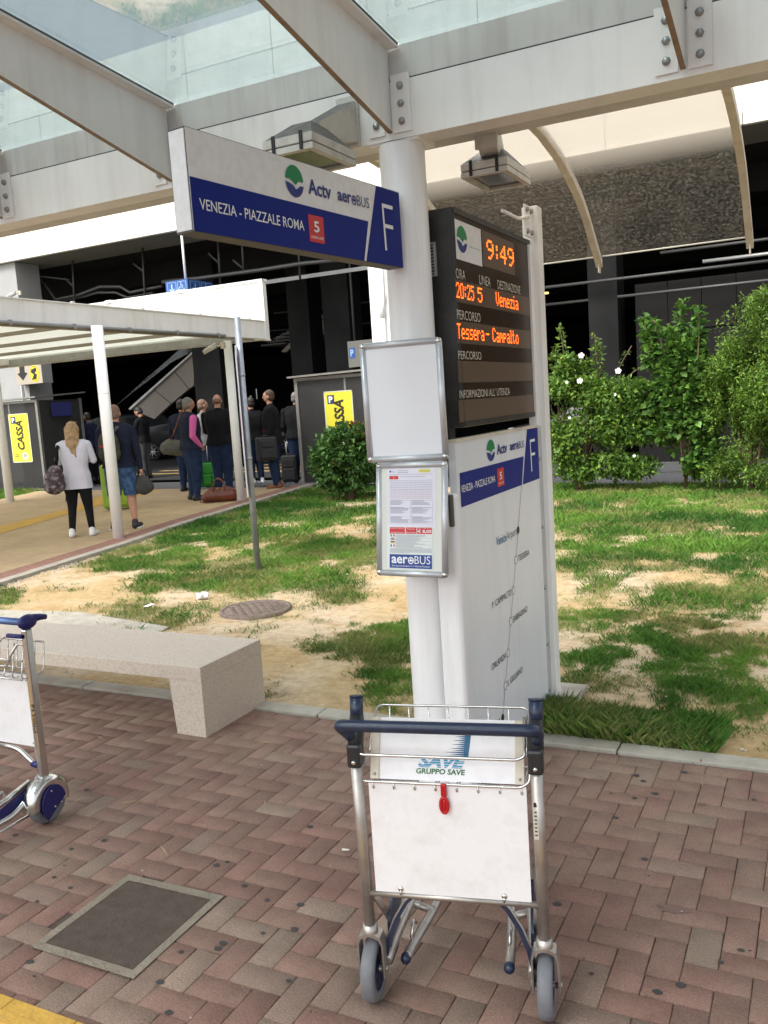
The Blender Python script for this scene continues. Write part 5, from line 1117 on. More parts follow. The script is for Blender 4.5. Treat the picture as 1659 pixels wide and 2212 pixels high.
# yellow floor lines in the driveway
b = MB(); 
for (xa, xb, y0, w_) in ((-17.5, -12.2, 18.6, .22), (-17.2, -12.0, 19.6, .22), (-17, -12, 20.7, .22), (-16.5, -12, 22.0, .25), (-12.3, -9.0, 18.3, .16), (-12.2, -9.0, 19.2, .16), (-12.0, -9, 20.2, .16)): b.box((xa, y0, .006), (xb, y0 + w_, .012))
tag(b.build('road_markings', mat('worn_yellow_paint', (.42, .28, .10), .8, var=.3, vs=3)), kind='structure')
# back wall with openings to daylight
slots = []
for (xa, ya, xb, yb) in ((158, 857, 170, 882), (172, 857, 192, 881), (535, 855, 545, 880), (548, 840, 556, 862)):
    a_, b_ = at(xa, ya, 'y', 60), at(xb, yb, 'y', 60); slots.append((a_.x, b_.x, b_.z, a_.z))
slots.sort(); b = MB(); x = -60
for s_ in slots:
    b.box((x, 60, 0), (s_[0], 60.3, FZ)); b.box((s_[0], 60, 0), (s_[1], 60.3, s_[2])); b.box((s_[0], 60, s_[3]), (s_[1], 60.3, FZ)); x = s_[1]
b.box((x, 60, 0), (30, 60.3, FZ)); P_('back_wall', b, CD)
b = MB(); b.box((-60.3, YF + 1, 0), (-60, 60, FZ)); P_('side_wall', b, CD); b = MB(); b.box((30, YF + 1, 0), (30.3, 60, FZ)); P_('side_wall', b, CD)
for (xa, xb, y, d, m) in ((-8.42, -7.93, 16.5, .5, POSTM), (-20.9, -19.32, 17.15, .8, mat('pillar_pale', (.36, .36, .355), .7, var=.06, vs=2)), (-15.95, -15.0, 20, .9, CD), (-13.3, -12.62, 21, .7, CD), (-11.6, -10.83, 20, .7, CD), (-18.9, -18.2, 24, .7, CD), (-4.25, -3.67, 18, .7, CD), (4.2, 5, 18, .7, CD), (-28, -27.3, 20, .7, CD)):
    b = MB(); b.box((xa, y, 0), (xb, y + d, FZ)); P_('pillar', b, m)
b = MB(); b.tube([(-8.12, 16.44, 0), (-8.12, 16.44, 3.6)], .05, 10); b.tube([(-8.12, 16.44, 3.3), (-8.12, 16.44, 3.75)], .062, 10); b.tube([(-8.05, 16.45, 3.6), (-8.05, 16.45, 6)], .02, 8); P_('downpipe', b, POSTM)
b = MB(); b.tube([(-19.55, 17.1, 0), (-19.55, 17.1, 4.4)], .025, 8); P_('conduit', b, STEEL_G)
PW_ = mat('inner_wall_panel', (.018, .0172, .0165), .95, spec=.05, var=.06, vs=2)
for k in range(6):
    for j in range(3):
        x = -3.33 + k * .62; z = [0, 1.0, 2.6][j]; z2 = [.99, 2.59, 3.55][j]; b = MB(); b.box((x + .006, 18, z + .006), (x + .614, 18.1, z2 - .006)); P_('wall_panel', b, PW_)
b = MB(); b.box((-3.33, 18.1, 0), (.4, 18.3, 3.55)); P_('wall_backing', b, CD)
# pipes, trays and hangers under the ceiling
PIP = mat('service_pipe_grey', (.075, .075, .072), .5, metal=.3); TRY = mat('cable_tray_bright', (.34, .34, .33), .45, metal=.4)
def z3_(x, y): return (x * .5013, 486.6 + y * .5013)
def run(name, P, y, r, m, n=6):
    b = MB(); b.tube([at(*z3_(*p), 'y', y) for p in P], r, n); P_(name, b, m)
run('service_pipe', [(50, 215), (180, 235), (240, 320), (340, 300), (430, 265), (520, 265), (560, 290), (700, 262)], 18.2, .04, PIP)
run('service_pipe', [(240, 330), (370, 305), (420, 290), (500, 290), (550, 312), (660, 290)], 18.3, .035, PIP)
run('service_pipe', [(700, 245), (860, 228), (1110, 195), (1300, 165), (1480, 148)], 18.0, .05, PIP)
run('service_pipe', [(50, 205), (300, 235)], 18.0, .02, PIP)
for q in ([(320, 222), (320, 330)], [(620, 165), (625, 320)], [(945, 122), (950, 262)], [(1290, 100), (1293, 232)], [(1050, 145), (1050, 195)], [(575, 165), (620, 200)], [(898, 120), (945, 165)], [(1005, 150), (1045, 185)], [(280, 228), (318, 265)]):
    b = MB(); P = [at(*z3_(*p), 'y', 18.1) for p in q]
    if q[0][0] == q[1][0] or abs(q[0][0] - q[1][0]) < 8: P[0].z = FZ
    b.tube(P, .028, 4); P_('hanger', b, PIP)
A_, B_ = at(*z3_(1135, 245), 'y', 18.4), at(*z3_(1600, 182), 'y', 18.4)
b = MB(); zc = (A_.z + B_.z) / 2; xs_ = np.linspace(A_.x, B_.x, 46)
b.box((A_.x, 18.4, zc - .045), (B_.x, 18.42, zc - .03)); b.box((A_.x, 18.4, zc + .03), (B_.x, 18.42, zc + .045)); b.box((A_.x, 18.40, zc - .03), (B_.x, 18.404, zc + .03))
for x in xs_[:-1]: b.box((x, 18.395, zc - .03), (x + .07, 18.41, zc + .03))
P_('cable_tray', b, TRY)
def z5_(x, y): return (1150 + x * .3067, 575 + y * .3067)
def run5(P, y, r, m):
    a, c_ = at(*z5_(*P[0]), 'y', y), at(*z5_(*P[1]), 'y', y); z = (a.z + c_.z) / 2; b = MB(); b.tube([(a.x, y, z), (c_.x + 1.5, y, z)], r, 8); P_('service_pipe', b, m)
run5([(80, 128), (1400, 20)], 17.8, .03, PIP); run5([(600, 215), (1659, 100)], 17.7, .028, PIP); run5([(80, 275), (400, 238)], 19.0, .03, PIP); run5([(1200, -30), (1659, -90)], 18.2, .035, TRY); run5([(900, -95), (1659, -190)], 18.2, .03, PIP)
for px in (): p = at(px, 640, 'y', 17.8); b = MB(); b.tube([(p.x, 17.8, p.z), (p.x, 17.8, FZ)], .015, 6); P_('hanger', b, PIP)
run('service_pipe', [(1180, 380), (1590, 330)], 24, .03, PIP); run('service_pipe', [(1160, 455), (1600, 420)], 24, .02, PIP)
run('service_pipe', [(1140, 200), (1590, 200)], 26, .02, PIP)
lmp = MB(); p = at(1178, 633, 'y', 19); lmp.box((p.x - .06, 19, p.z - .02), (p.x + .06, 19.05, p.z + .02)); P_('emergency_lamp', lmp, mat('lamp_yellow', (.8, .7, .2), .5, emit=(1, .8, .2), es=.8))
# staircases
STB = mat('stair_panel_beige', (.25, .22, .18), .6, var=.08, vs=1.5)
sc1 = thing('staircase', 'solid beige panelled staircase with clear balustrade rising to the right inside the car park', 'staircase')
def poly3(P, y, t_, m, name, par, zf=z3_):
    b = MB(); b.prism([at(*zf(*p), 'y', y) for p in P], (0, 1, 0), t_); return b.build(name, m, par)
poly3([(560, 790), (660, 706), (735, 770), (665, 835)], 22, .12, STB, 'stair_panel', sc1)
poly3([(662, 704), (748, 628), (812, 706), (738, 768)], 22, .12, STB, 'stair_panel', sc1)
poly3([(750, 626), (835, 545), (835, 690), (815, 704)], 22, .12, STB, 'stair_panel', sc1)
poly3([(495, 782), (640, 650), (740, 590), (835, 540), (835, 480), (790, 520)], 21.95, .02, mat_pane('balustrade_glass', (.6, .65, .65), .06, (.85, .88, .88), .1, dirt=(.30, .33, .33), dirt_lo=.1, dirt_hi=.9, dirt_scale=3, dirt_amt=.42, glow=.16), 'balustrade', sc1)
poly3([(553, 790), (838, 536), (838, 545), (560, 796)], 21.9, .08, STEEL_G, 'handrail', sc1)
STD = mat('stair_dark', (.10, .10, .095), .7); STL = mat('stair_gap_pale', (.42, .42, .40), .6)
sc2 = thing('staircase', 'open-tread staircase high up in the dark car park, right of the walkway canopy', 'staircase')
for k in range(8):
    x = 1125 + k * 27; y = 522 - k * 15
    b = MB(); a = at(*z3_(x, y), 'y', 23); b.box((a.x, 23, a.z), (a.x + .9, 25, a.z + .05)); b.build('tread', STD, sc2)
    if k > 0:
        b = MB(); [b.box((a.x + .08 + j * .09, 23.4, a.z + .06), (a.x + .13 + j * .09, 23.44, a.z + .20)) for j in range(8)]; b.build('riser_gap_light', STL, sc2)  # pale bars painted in for light seen between the open treads
poly3([(1210, 545), (1345, 410), (1395, 410), (1395, 470), (1310, 478), (1230, 548)], 22.6, .1, STB, 'stair_side', sc2)
# hanging and wall signs
BLU = mat('lift_sign_blue', (.025, .10, .34), .4); LBI = mat('lift_sign_print', (.35, .5, .75), .5)
es = thing('lift_sign', 'blue hanging box sign with a down arrow and a wheelchair symbol', 'sign')
a = at(*z3_(712, 241), 'y', YF - .2); c_ = at(*z3_(813, 296), 'y', YF - .2); z0, z1 = at(*z3_(712, 300), 'y', YF - .2).z - .05, a.z - .02; x1_ = c_.x
b = MB(); b.box((a.x, YF - .2, z0), (x1_, YF + .75, z1)); b.build('sign_box', BLU, es)
def liftface(f, W, H):
    K = MB()
    for u in (.08, .53):
        for q in ((u, .1, u + .4, .13), (u, .87, u + .4, .9), (u, .1, u + .02, .9), (u + .38, .1, u + .4, .9)): f.rect(K, q[0] * W, q[1] * H, q[2] * W, q[3] * H, .004)
    f.line(K, .28 * W, .78 * H, .28 * W, .25 * H, .04, .006); f.line(K, .28 * W, .22 * H, .17 * W, .45 * H, .035, .006); f.line(K, .28 * W, .22 * H, .39 * W, .45 * H, .035, .006)
    f.ring(K, .70 * W, .38 * H, .13 * W, .2 * H, .025, .006); f.disc(K, .70 * W, .80 * H, .03 * W, .045 * H, .006); f.line(K, .70 * W, .74 * H, .71 * W, .45 * H, .03, .006); f.line(K, .71 * W, .47 * H, .82 * W, .45 * H, .028, .006); f.line(K, .82 * W, .45 * H, .86 * W, .22 * H, .028, .006); f.line(K, .70 * W, .62 * H, .80 * W, .60 * H, .022, .006)
    K.build('symbols', LBI, es)
liftface(Face((a.x, YF - .2, z0), (1, 0, 0), (0, 0, 1)), x1_ - a.x, z1 - z0); liftface(Face((x1_, YF - .2, z0), (0, 1, 0), (0, 0, 1)), .95, z1 - z0)
b = MB(); xm = at(399, 580, 'y', YF + .1).x; b.tube([(xm, YF + .1, z1), (xm, YF + .1, FZ)], .03, 10); b.build('hanging_rod', STEEL_W, es)
asn = thing('direction_sign', 'beige box sign with a black down arrow and yellow disc by the left pillar', 'sign')
a = at(*z3_(64, 603), 'y', YF - .1); c_ = at(*z3_(176, 603), 'y', YF - .1); z0 = at(*z3_(67, 690), 'y', YF - .1).z
b = MB(); b.use(mat('sign_beige', (.42, .37, .29), .5)).box((a.x, YF - .1, z0), (c_.x, YF - .08, a.z + .05)); b.use(mat('sign_case_grey', (.33, .33, .33), .5)).box((a.x, YF - .08, z0), (c_.x, YF + .25, a.z + .05)); b.build('sign_box', None, asn)
f = Face((a.x, YF - .1, z0), (1, 0, 0), (0, 0, 1)); W = c_.x - a.x; K = MB(); H = a.z - z0
f.poly(K, [(.06 * W, .55 * H), (.16 * W, .60 * H), (.16 * W, 1.0 * H), (.36 * W, 1.0 * H), (.36 * W, .60 * H), (.46 * W, .55 * H), (.26 * W, .2 * H)], .004)
f.poly(K, [(.62 * W, .2 * H), (.78 * W, .2 * H), (.82 * W, .45 * H), (.74 * W, .5 * H), (.82 * W, .65 * H), (.8 * W, .78 * H), (.62 * W, .7 * H), (.6 * W, .55 * H), (.7 * W, .45 * H)], .009); K.build('black_symbols', INK_K, asn)
Yl = MB(); f.disc(Yl, .73 * W, .48 * H, .19 * W, .42 * H, .004); Yl.build('yellow_disc', mat('sign_yellow_disc', (.75, .62, .04), .5), asn); K = MB(); f.ring(K, .73 * W, .48 * H, .17 * W, .38 * H, .012, .006); K.build('ring_print', INK_K, asn)
pk = thing('parking_sign', 'pale rectangular sign with a small blue P, high between the pillars left of the column', 'sign')
a = at(750, 738, 'y', 19); c_ = at(800, 790, 'y', 19); b = MB(); b.box((a.x, 19, c_.z), (a.x + .75, 19.05, a.z)); b.build('plate', mat('sign_dim_beige', (.17, .165, .145), .6), pk)
f = Face((a.x, 19, c_.z), (1, 0, 0), (0, 0, 1)); H = a.z - c_.z; K = MB(); f.rect(K, .04, H * .35, .20, H * .75, .004); K.build('blue_square', BLU, pk); K = MB(); f.text(K, 'P', .07, H * .42, .16, H * .68, .008, bold=.03); K.build('lettering', LBI, pk)
b = MB(); b.tube([(a.x + .2, 19.02, a.z), (a.x + .2, 19.02, FZ)], .03, 8); b.build('hanging_rod', PIP, pk)

# ================================================================ TICKET KIOSKS
KAL = mat('kiosk_aluminium', (.30, .29, .27), .45, metal=.5, var=.1, vs=8)
KGL = mat_pane('kiosk_smoked_glass', (.55, .55, .55), .05, (.40, .40, .41), .08, dirt=(.16, .16, .16), dirt_lo=.1, dirt_hi=.9, dirt_scale=3, dirt_amt=.62, glow=.4)
YEL = mat('poster_yellow', (.72, .66, .05), .5)
def kiosk(label, x0, x1, y0, y1, poster, side):
    t = thing('ticket_kiosk', label, 'kiosk')
    H1 = 2.17
    for (x, y) in ((x0, y0), (x1, y0), (x0, y1), (x1, y1)):
        b = MB(); b.bbox((x - .035, y - .035, 0), (x + .035, y + .035, H1), .005); b.build('corner_post', KAL, t)
    b = MB(); b.prism([(x0 - .12, y0 - .15, H1 + .005), (x1 + .12, y0 - .15, H1 + .04), (x1 + .12, y1 + .1, H1 + .12), (x0 - .12, y1 + .1, H1 + .08)], (0, 0, 1), .035); b.build('roof', KAL, t)
    b = MB(); b.box((x0 + .036, y0 - .008, .04), (x1 - .036, y0 + .008, H1 - .02)); b.build('front_pane', KGL, t)
    sx_ = x0 if side < 0 else x1
    b = MB(); b.box((sx_ - .008, y0 + .036, .04), (sx_ + .008, y1 - .036, H1 - .02)); b.build('side_pane', KGL, t)
    b = MB(); b.box((x0 + .036, y1 - .008, .04), (x1 - .036, y1 + .008, H1 - .02)); b.build('back_panel', mat('kiosk_dark', (.05, .05, .05), .6), t)
    b = MB(); b.box((x0 + .03, y0 - .03, H1 - .06), (x1 - .03, y0 + .03, H1)); b.box((x0 + .03, y0 - .03, 0), (x1 - .03, y0 + .03, .045)); b.box(((x0 + x1) / 2 - .02, y0 - .015, H1 - .5), ((x0 + x1) / 2 + .02, y0 - .009, H1 - .05)); b.build('rail', KAL, t)
    b = MB(); b.bbox((x0 + .35, y1 - .65, 0), (x1 - .35, y1 - .1, 1.65), .03); b.build('ticket_machine', mat('machine_blue_grey', (.08, .09, .13), .5), t)
    # poster
    po = thing('poster', None, None); po.parent = t
    xa, xb, za, zb = poster; fy_ = y0 - .012; b = MB(); b.box((xa, fy_ - .004, za), (xb, fy_, zb)); b.build('poster_sheet', YEL, po)
    f = Face((xa, fy_ - .004, za), (1, 0, 0), (0, 0, 1)); W, H = xb - xa, zb - za; K = MB()
    for q in ((0, 0, W, .02), (0, H - .02, W, H), (0, 0, .02, H), (W - .02, 0, W, H)): f.rect(K, *q, .002)
    K.build('white_border', mat('poster_cream', (.62, .62, .52), .5), po)
    K = MB(); f.rect(K, W * .12, H * .80, W * .36, H * .94, .003); K.build('blue_square', mat('poster_navy', (.03, .035, .11), .5), po); K = MB(); f.text(K, 'P', W * .17, H * .82, W * .31, H * .92, .006, bold=.04); K.build('white_letter', INK_W, po)
    K = MB(); f.text(K, 'CASSA', W * .33, H * .26, W * .68, H * .86, .004, rot=1, bold=.035, shear=.22); f.text(K, 'CASH', W * .12, H * .155, W * .32, H * .175, .004, bold=.02); f.text(K, 'POINTS', W * .12, H * .12, W * .34, H * .14, .004, bold=.02); K.build('black_lettering', mat('poster_black', (.03, .028, .015), .5), po)
    K = MB(); f.disc(K, W * .66, H * .13, W * .16, H * .085, .004); K.build('round_emblem', mat('poster_cream2', (.65, .66, .5), .5), po); K = MB(); f.rect(K, W * .58, H * .125, W * .74, H * .14, .006); f.line(K, W * .6, H * .16, W * .74, H * .175, .012, .006); K.build('emblem_print', INK_K, po)
    return t
kiosk('ticket kiosk of smoked panels with a yellow CASSA poster, behind the round bush', -9.55, -7.3, 15.2, 16.4, (-8.92, -8.27, .62, 1.86), -1)
kl = kiosk('ticket kiosk of smoked panels with a yellow CASSA poster, at the left edge', -18.6, -16.7, 15.0, 16.35, (-17.70, -17.03, .69, 1.87), 1)
b = MB(); a = at(82, 865, 'y', 15.1); b.box((-16.62, 15.35, 1.75), (-16.58, 15.95, 2.08)); o = b.build('blue_notice', mat('notice_blue', (.03, .035, .16), .5), kl)

# ================================================================ CARS IN THE DARK
def car(label, loc, rz, col, L=4.4, Wd=1.78, H=1.45, van=False):
    t = thing('parked_car', label, 'car', 'cars parked inside the dark car park', loc=loc, rz=rz); w2 = Wd / 2; k = L / 4.4
    CP_ = mat('car_paint_%s' % col[1], col[0], .35, coat=.3)
    if van: prof = [(-2.15, .35), (-2.2, .7), (-2.05, .98), (-1.3, 1.1), (-.85, 1.62), (-.5, 1.72), (1.6, 1.72), (2.05, 1.5), (2.15, .9), (2.15, .35)]
    else: prof = [(-2.15, .32), (-2.2, .6), (-2.0, .8), (-1.1, .95), (-.45, 1.36), (-.1, 1.43), (.75, 1.42), (1.35, 1.2), (1.95, 1.02), (2.15, .92), (2.18, .4), (2.12, .32)]
    b = MB(); n = len(prof); rows_ = [(-1, .86, .06), (-.97, 1, 0), (.97, 1, 0), (1, .86, .06)]; vs = []
    for sy, kk, dd_ in ((-1, .93, 0), (-.94, 1, 0), (.94, 1, 0), (1, .93, 0)):
        for (x, z) in prof:
            ins_ = .16 if z > 1.0 else 0; vs.append((x * k * (kk if z > .5 else kk), sy * (w2 - ins_), z * (1 if abs(sy) < 1 else .985)))
    fs = [tuple(range(n)), tuple(range(3 * n, 4 * n))[::-1]]
    for r in range(3):
        for i in range(n): fs.append((r * n + i, (r + 1) * n + i, (r + 1) * n + (i + 1) % n, r * n + (i + 1) % n))
    b.add(vs, fs, True); body = b.build('body', CP_, t); body.modifiers.new('bevel', 'BEVEL').width = .03
    GL = mat('car_window', (.02, .022, .025), .08)
    top = 1.32 if not van else 1.6; bt = .98 if not van else 1.12
    for s in (-1, 1):
        b = MB(); q = [(-.95, bt), (-.42, top), (.72, top), (1.3, bt + .12), (1.3, bt)] if not van else [(-1.1, bt), (-.75, top), (1.85, top), (1.95, bt)]
        b.prism([(x * k, s * (w2 - .155), z) for x, z in q], (0, s, 0), .02); b.build('window', GL, t)
        for x in (-1.35, 1.32):
            wh = thing('wheel', None, None); wh.parent = t; Mw = Matrix.Translation((x * k, s * (w2 - .08), .32)) @ Matrix.Rotation(s * math.pi / 2, 4, 'X')
            b = MB(); b.lathe([(.2, -.1), (.30, -.1), (.325, -.07), (.325, .07), (.30, .1), (.22, .1)], 28, Mw); b.build('tyre', BLKP, wh)
            b = MB(); b.lathe([(.215, -.105), (.225, -.09), (.2, -.085)], 28, Mw); b.lathe([(0, -.10), (.05, -.10), (.05, -.05)], 12, Mw)
            for j in range(8): 
                a = j * .785; b.tube([Mw @ Vector((.03 * math.cos(a), .03 * math.sin(a), -.095)), Mw @ Vector((.21 * math.cos(a), .21 * math.sin(a), -.09))], .014, 4)
            b.build('rim', mat('alloy_rim', (.75, .75, .76), .25, metal=.6), wh)
    for s in (-1, 1):
        b = MB(); b.bbox((2.10 * k, s * .72 - .14, .72 if not van else 1.0), (2.2 * k, s * .72 + .14, .88 if not van else 1.35), .02); b.build('tail_light', mat('tail_light_red', (.55, .02, .02), .2, emit=(.8, .02, .02), es=.5), t)
        b = MB(); b.bbox((-2.2 * k, s * .62 - .2, .62), (-2.06 * k, s * .62 + .2, .76), .02); b.build('headlight', mat('headlight', (.6, .62, .65), .1), t)
    return t
p = at(354, 968, 'z', .33); car('black car with bright alloy wheels behind the men at the crossing', (p.x + 1.35, p.y + .9, 0), 0, ((.012, .012, .014), 'black'))
p = at(290, 908, 'y', 24); car('dark van with a red tail light behind the man in the navy jacket', (p.x - 1.2, 24.5, 0), .5, ((.016, .017, .02), 'charcoal'), van=True)
p = at(640, 900, 'y', 26); car('dark car parked deep behind the two men near the right kiosk', (p.x + .8, 27, 0), 0, ((.014, .016, .02), 'ink'))
p = at(1265, 970, 'y', 20); car('dark car with a pale wheel half hidden behind the flowering bush', (-4.6, 21.0, 0), 0, ((.012, .012, .014), 'black'))

# ================================================================ PEOPLE
def remesh(name, parts, m, parent, voxel=.012, cut=None, smooth=3, colorfn=None):
    """parts: ('c', p, q, r0, r1) tapered capsules and ('e', centre, radii, matrix) ellipsoids, fused into one continuous skin"""
    global _ICO
    try: _ICO
    except NameError:
        bm = bmesh.new(); bmesh.ops.create_icosphere(bm, subdivisions=2, radius=1); bm.verts.index_update()
        _ICO = (np.array([v.co[:] for v in bm.verts]), np.array([[v.index for v in f.verts] for f in bm.faces])); bm.free()
    VV_, FF_ = [], []
    def ball(c, r, M=None):
        p = _ICO[0] * np.array(r)
        if M: p = p @ np.array(M).T[:3, :3]
        FF_.append(_ICO[1] + sum_[0]); sum_[0] += len(p); VV_.append(p + np.array(c))
    sum_ = [0]
    for p in parts:
        if p[0] == 'e': ball(p[1], p[2], p[3] if len(p) > 3 else None)
        else:
            a, b_, r0, r1 = Vector(p[1]), Vector(p[2]), p[3], p[4]; n = max(2, int((b_ - a).length / (min(r0, r1) * .45)) + 1)
            n = min(n, 14)
            for i in range(n + 1):
                t = i / n; r = r0 + (r1 - r0) * t; ball(a.lerp(b_, t), (r, r, r))
    me = bpy.data.meshes.new('tmp'); VV_ = np.concatenate(VV_); FF_ = np.concatenate(FF_); me.vertices.add(len(VV_)); me.vertices.foreach_set('co', VV_.astype(np.float32).ravel()); me.loops.add(len(FF_) * 3); me.loops.foreach_set('vertex_index', FF_.astype(np.int32).ravel()); me.polygons.add(len(FF_)); me.polygons.foreach_set('loop_start', np.arange(0, len(FF_) * 3, 3, dtype=np.int32)); me.polygons.foreach_set('loop_total', np.full(len(FF_), 3, np.int32)); me.update(calc_edges=True); o = bpy.data.objects.new('tmp', me); COL.objects.link(o)
    md = o.modifiers.new('r', 'REMESH'); md.mode = 'VOXEL'; md.voxel_size = voxel; md.adaptivity = 0
    ms = o.modifiers.new('s', 'SMOOTH'); ms.iterations = smooth; ms.factor = .5
    dg = bpy.context.evaluated_depsgraph_get(); nm = bpy.data.meshes.new_from_object(o.evaluated_get(dg), depsgraph=dg); bpy.data.objects.remove(o); bpy.data.meshes.remove(me)
    if cut:
        bm = bmesh.new(); bm.from_mesh(nm)
        for co, no in cut: bmesh.ops.bisect_plane(bm, geom=bm.verts[:] + bm.edges[:] + bm.faces[:], plane_co=co, plane_no=no, clear_outer=True)
        bm.to_mesh(nm); bm.free()
    nm.polygons.foreach_set('use_smooth', [True] * len(nm.polygons)); nm.materials.append(m); nm.name = name; return link(name, nm, parent)
SKIN = mat('skin', (.52, .27, .18), .55, var=.06, vs=8); SKIN2 = mat('skin_tan', (.40, .20, .13), .55, var=.06, vs=8)
EYEM = mat('eye_dark', (.03, .02, .02), .3); LIP = mat('lips', (.35, .12, .10), .5)
def cloth(name, col, var=.15, vs=9): return mat('cloth_' + name, col, .9, var=var, vs=vs, bump=.10, bs=22, spec=.15)
def arm_chain(s, sh, el, wr): return [('c', sh, el, .036, .027), ('c', el, wr, .027, .0175)]
def person(label, foot, H, face, top, trousers, hair, shoes, arms=None, head=(0, 0), hairstyle='short', shorts=False, hem=.0, tuck=False, skin=SKIN, girth=1.12, legspread=.055, group=None, bald=False, sleeve=1.0, collar=None, stepy=0.0, sleeve_mat=None):
    rz = math.atan2(-face[0], face[1]); t = thing('person', label, 'person', group, loc=foot, rz=rz)
    V = lambda x, y, z: Vector((x * H, y * H, z * H)); g = girth
    arms = arms or {}
    dflt = lambda s: ((.150 * s, -.005, .625), (.155 * s, .045, .475))
    J = {}
    for s, k in ((-1, 'L'), (1, 'R')):
        e, w_ = arms.get(k, dflt(s)); J[k] = (V(.112 * s * g, 0, .795), V(*e), V(*w_))
    body = []; ls = legspread
    feet = {}
    for s in (-1, 1):
        hip = V(.05 * s, 0, .50); kn = V((.05 + (ls - .05) * .5) * s, .012 + stepy * s * .5, .272); an = V(ls * s, -.012 + stepy * s, .045)
        feet[s] = an; body += [('c', hip, kn, .060 * H * g, .037 * H * g), ('c', kn, an, .036 * H * g, .021 * H), ('c', an + V(0, -.02, -.022), an + V(s * .018, .085, -.027), .021 * H, .017 * H)]
    def torso(lv, add):
        out = []
        for (z0_, h0, r0_), (z1_, h1, r1_) in zip(lv[:-1], lv[1:]):
            for i_ in range(4):
                u_ = i_ / 4; z_, h_, r_ = z0_ + (z1_ - z0_) * u_, h0 + (h1 - h0) * u_, (r0_ + (r1_ - r0_) * u_) * H * g + add; out.append(('c', V(-h_, 0, z_), V(h_, 0, z_), r_, r_))
        z_, h_, r_ = lv[-1]; out.append(('c', V(-h_, 0, z_), V(h_, 0, z_), r_ * H * g + add, r_ * H * g + add)); return out
    LV = [(.53, .040, .070), (.60, .032, .063), (.69, .046, .066), (.755, .062, .058), (.80, .082, .036)]
    body += torso(LV, 0) + [('c', V(-.095, 0, .80), V(.095, 0, .80), .034 * H, .034 * H), ('c', V(0, -.005, .81), V(0, .008, .885), .034 * H, .030 * H)]
    hy, hp = head; HM = (Matrix.Translation(V(0, .010, .885)) @ Matrix.Rotation(hy, 4, 'Z') @ Matrix.Rotation(hp, 4, 'X'))
    hv = lambda x, y, z: HM @ (Vector((x, y, z)) * H)
    R3 = HM.to_3x3()
    body += [('e', hv(0, .002, .055), (.043 * H, .054 * H, .056 * H), R3), ('e', hv(0, .014, .026), (.034 * H, .037 * H, .036 * H), R3), ('c', hv(0, .050, .052), hv(0, .060, .036), .0055 * H, .0075 * H),
             ('e', hv(-.044, .0, .040), (.006 * H, .012 * H, .018 * H), R3), ('e', hv(.044, .0, .040), (.006 * H, .012 * H, .018 * H), R3), ('c', hv(-.018, .046, .064), hv(.018, .046, .064), .008 * H, .008 * H)]
    for s, k in ((-1, 'L'), (1, 'R')):
        sh, el, wr = J[k]; body += [('c', sh, el, .033 * H, .026 * H), ('c', el, wr, .026 * H, .0165 * H)]
        d = (wr - el).normalized(); side = Vector((0, 1, 0)); side = (side - d * side.dot(d)); side = side.normalized() if side.length > .1 else Vector((1, 0, 0)); nn = d.cross(side)
        pc = wr + d * .028 * H; body += [('c', wr, pc + side * .012 * H, .015 * H, .014 * H), ('c', wr, pc - side * .010 * H, .015 * H, .013 * H)]
        for i in range(4):
            o_ = side * (.0165 - i * .011) * H; L_ = (.042, .046, .043, .034)[i] * H; p0 = pc + o_ + d * .010 * H; p1 = p0 + d * L_ * .5 - nn * s * .004 * H; p2 = p1 + d * L_ * .35 - nn * s * .016 * H
            body += [('c', p0, p1, .0058 * H, .0052 * H), ('c', p1, p2, .0052 * H, .0045 * H)]
        body += [('c', wr + side * .012 * H, wr + side * .030 * H + d * .030 * H, .0075 * H, .0055 * H)]
    remesh('body', body, skin, t, .0105)
    # clothing
    q = .0085 * H; tp = torso(LV, q) + [('c', V(-.095, 0, .80), V(.095, 0, .80), .034 * H + q * .7, .034 * H + q * .7), ('c', V(0, -.004, .81), V(0, .0, .845), .036 * H, .035 * H)]
    if hem < .50: tp += torso([(hem or .50, .048, .074), (.53, .042, .071)], q)
    arm_parts = []
    for k in 'LR':
        sh, el, wr = J[k]; 
        if sleeve >= 1: arm_parts += [('c', sh, el, .031 * H + q * .8, .026 * H + q * .6), ('c', el, wr, .026 * H + q * .6, .018 * H + q * .4)]
        elif sleeve > 0: arm_parts += [('c', sh, sh.lerp(el, sleeve * 1.3), .036 * H + q, .033 * H + q)]
    cz = V(0, 0, hem if hem else .50)
    cut = [(Vector((0, 0, cz.z)), Vector((0, 0, -1)))]
    if sleeve_mat is None:
        # keep the hem cut away from hanging sleeves: torso is cut, sleeves fused on top
        remesh('top', tp, top, t, .0115, cut=cut)
        if arm_parts: remesh('sleeves', arm_parts, top, t, .0115)
    else:
        remesh('top', tp, top, t, .0115, cut=cut); remesh('sleeves', arm_parts, sleeve_mat, t, .0115)
    tr_ = []; q = .007 * H
    tr_ += [('c', V(-.042, 0, .53), V(.042, 0, .53), .073 * H * g + q * .6, .073 * H * g + q * .6)]
    for s in (-1, 1):
        hip = V(.05 * s, 0, .50); kn = V((.05 + (ls - .05) * .5) * s, .012 + stepy * s * .5, .272); an = feet[s]
        if shorts: tr_ += [('c', hip, kn + V(0, 0, .01), .063 * H * g + q, .046 * H * g + q)]
        else: tr_ += [('c', hip, kn, .061 * H * g + q, .040 * H * g + q * (.3 if shorts is None else 1)), ('c', kn, an + V(0, .0, -.012), .038 * H * g + q * (.3 if shorts is None else 1), .026 * H + q * (.1 if shorts is None else 1))]
    remesh('shorts' if shorts else 'trousers', tr_, trousers, t, .0125, cut=[(V(0, 0, .272 if shorts else .032), Vector((0, 0, -1)))])
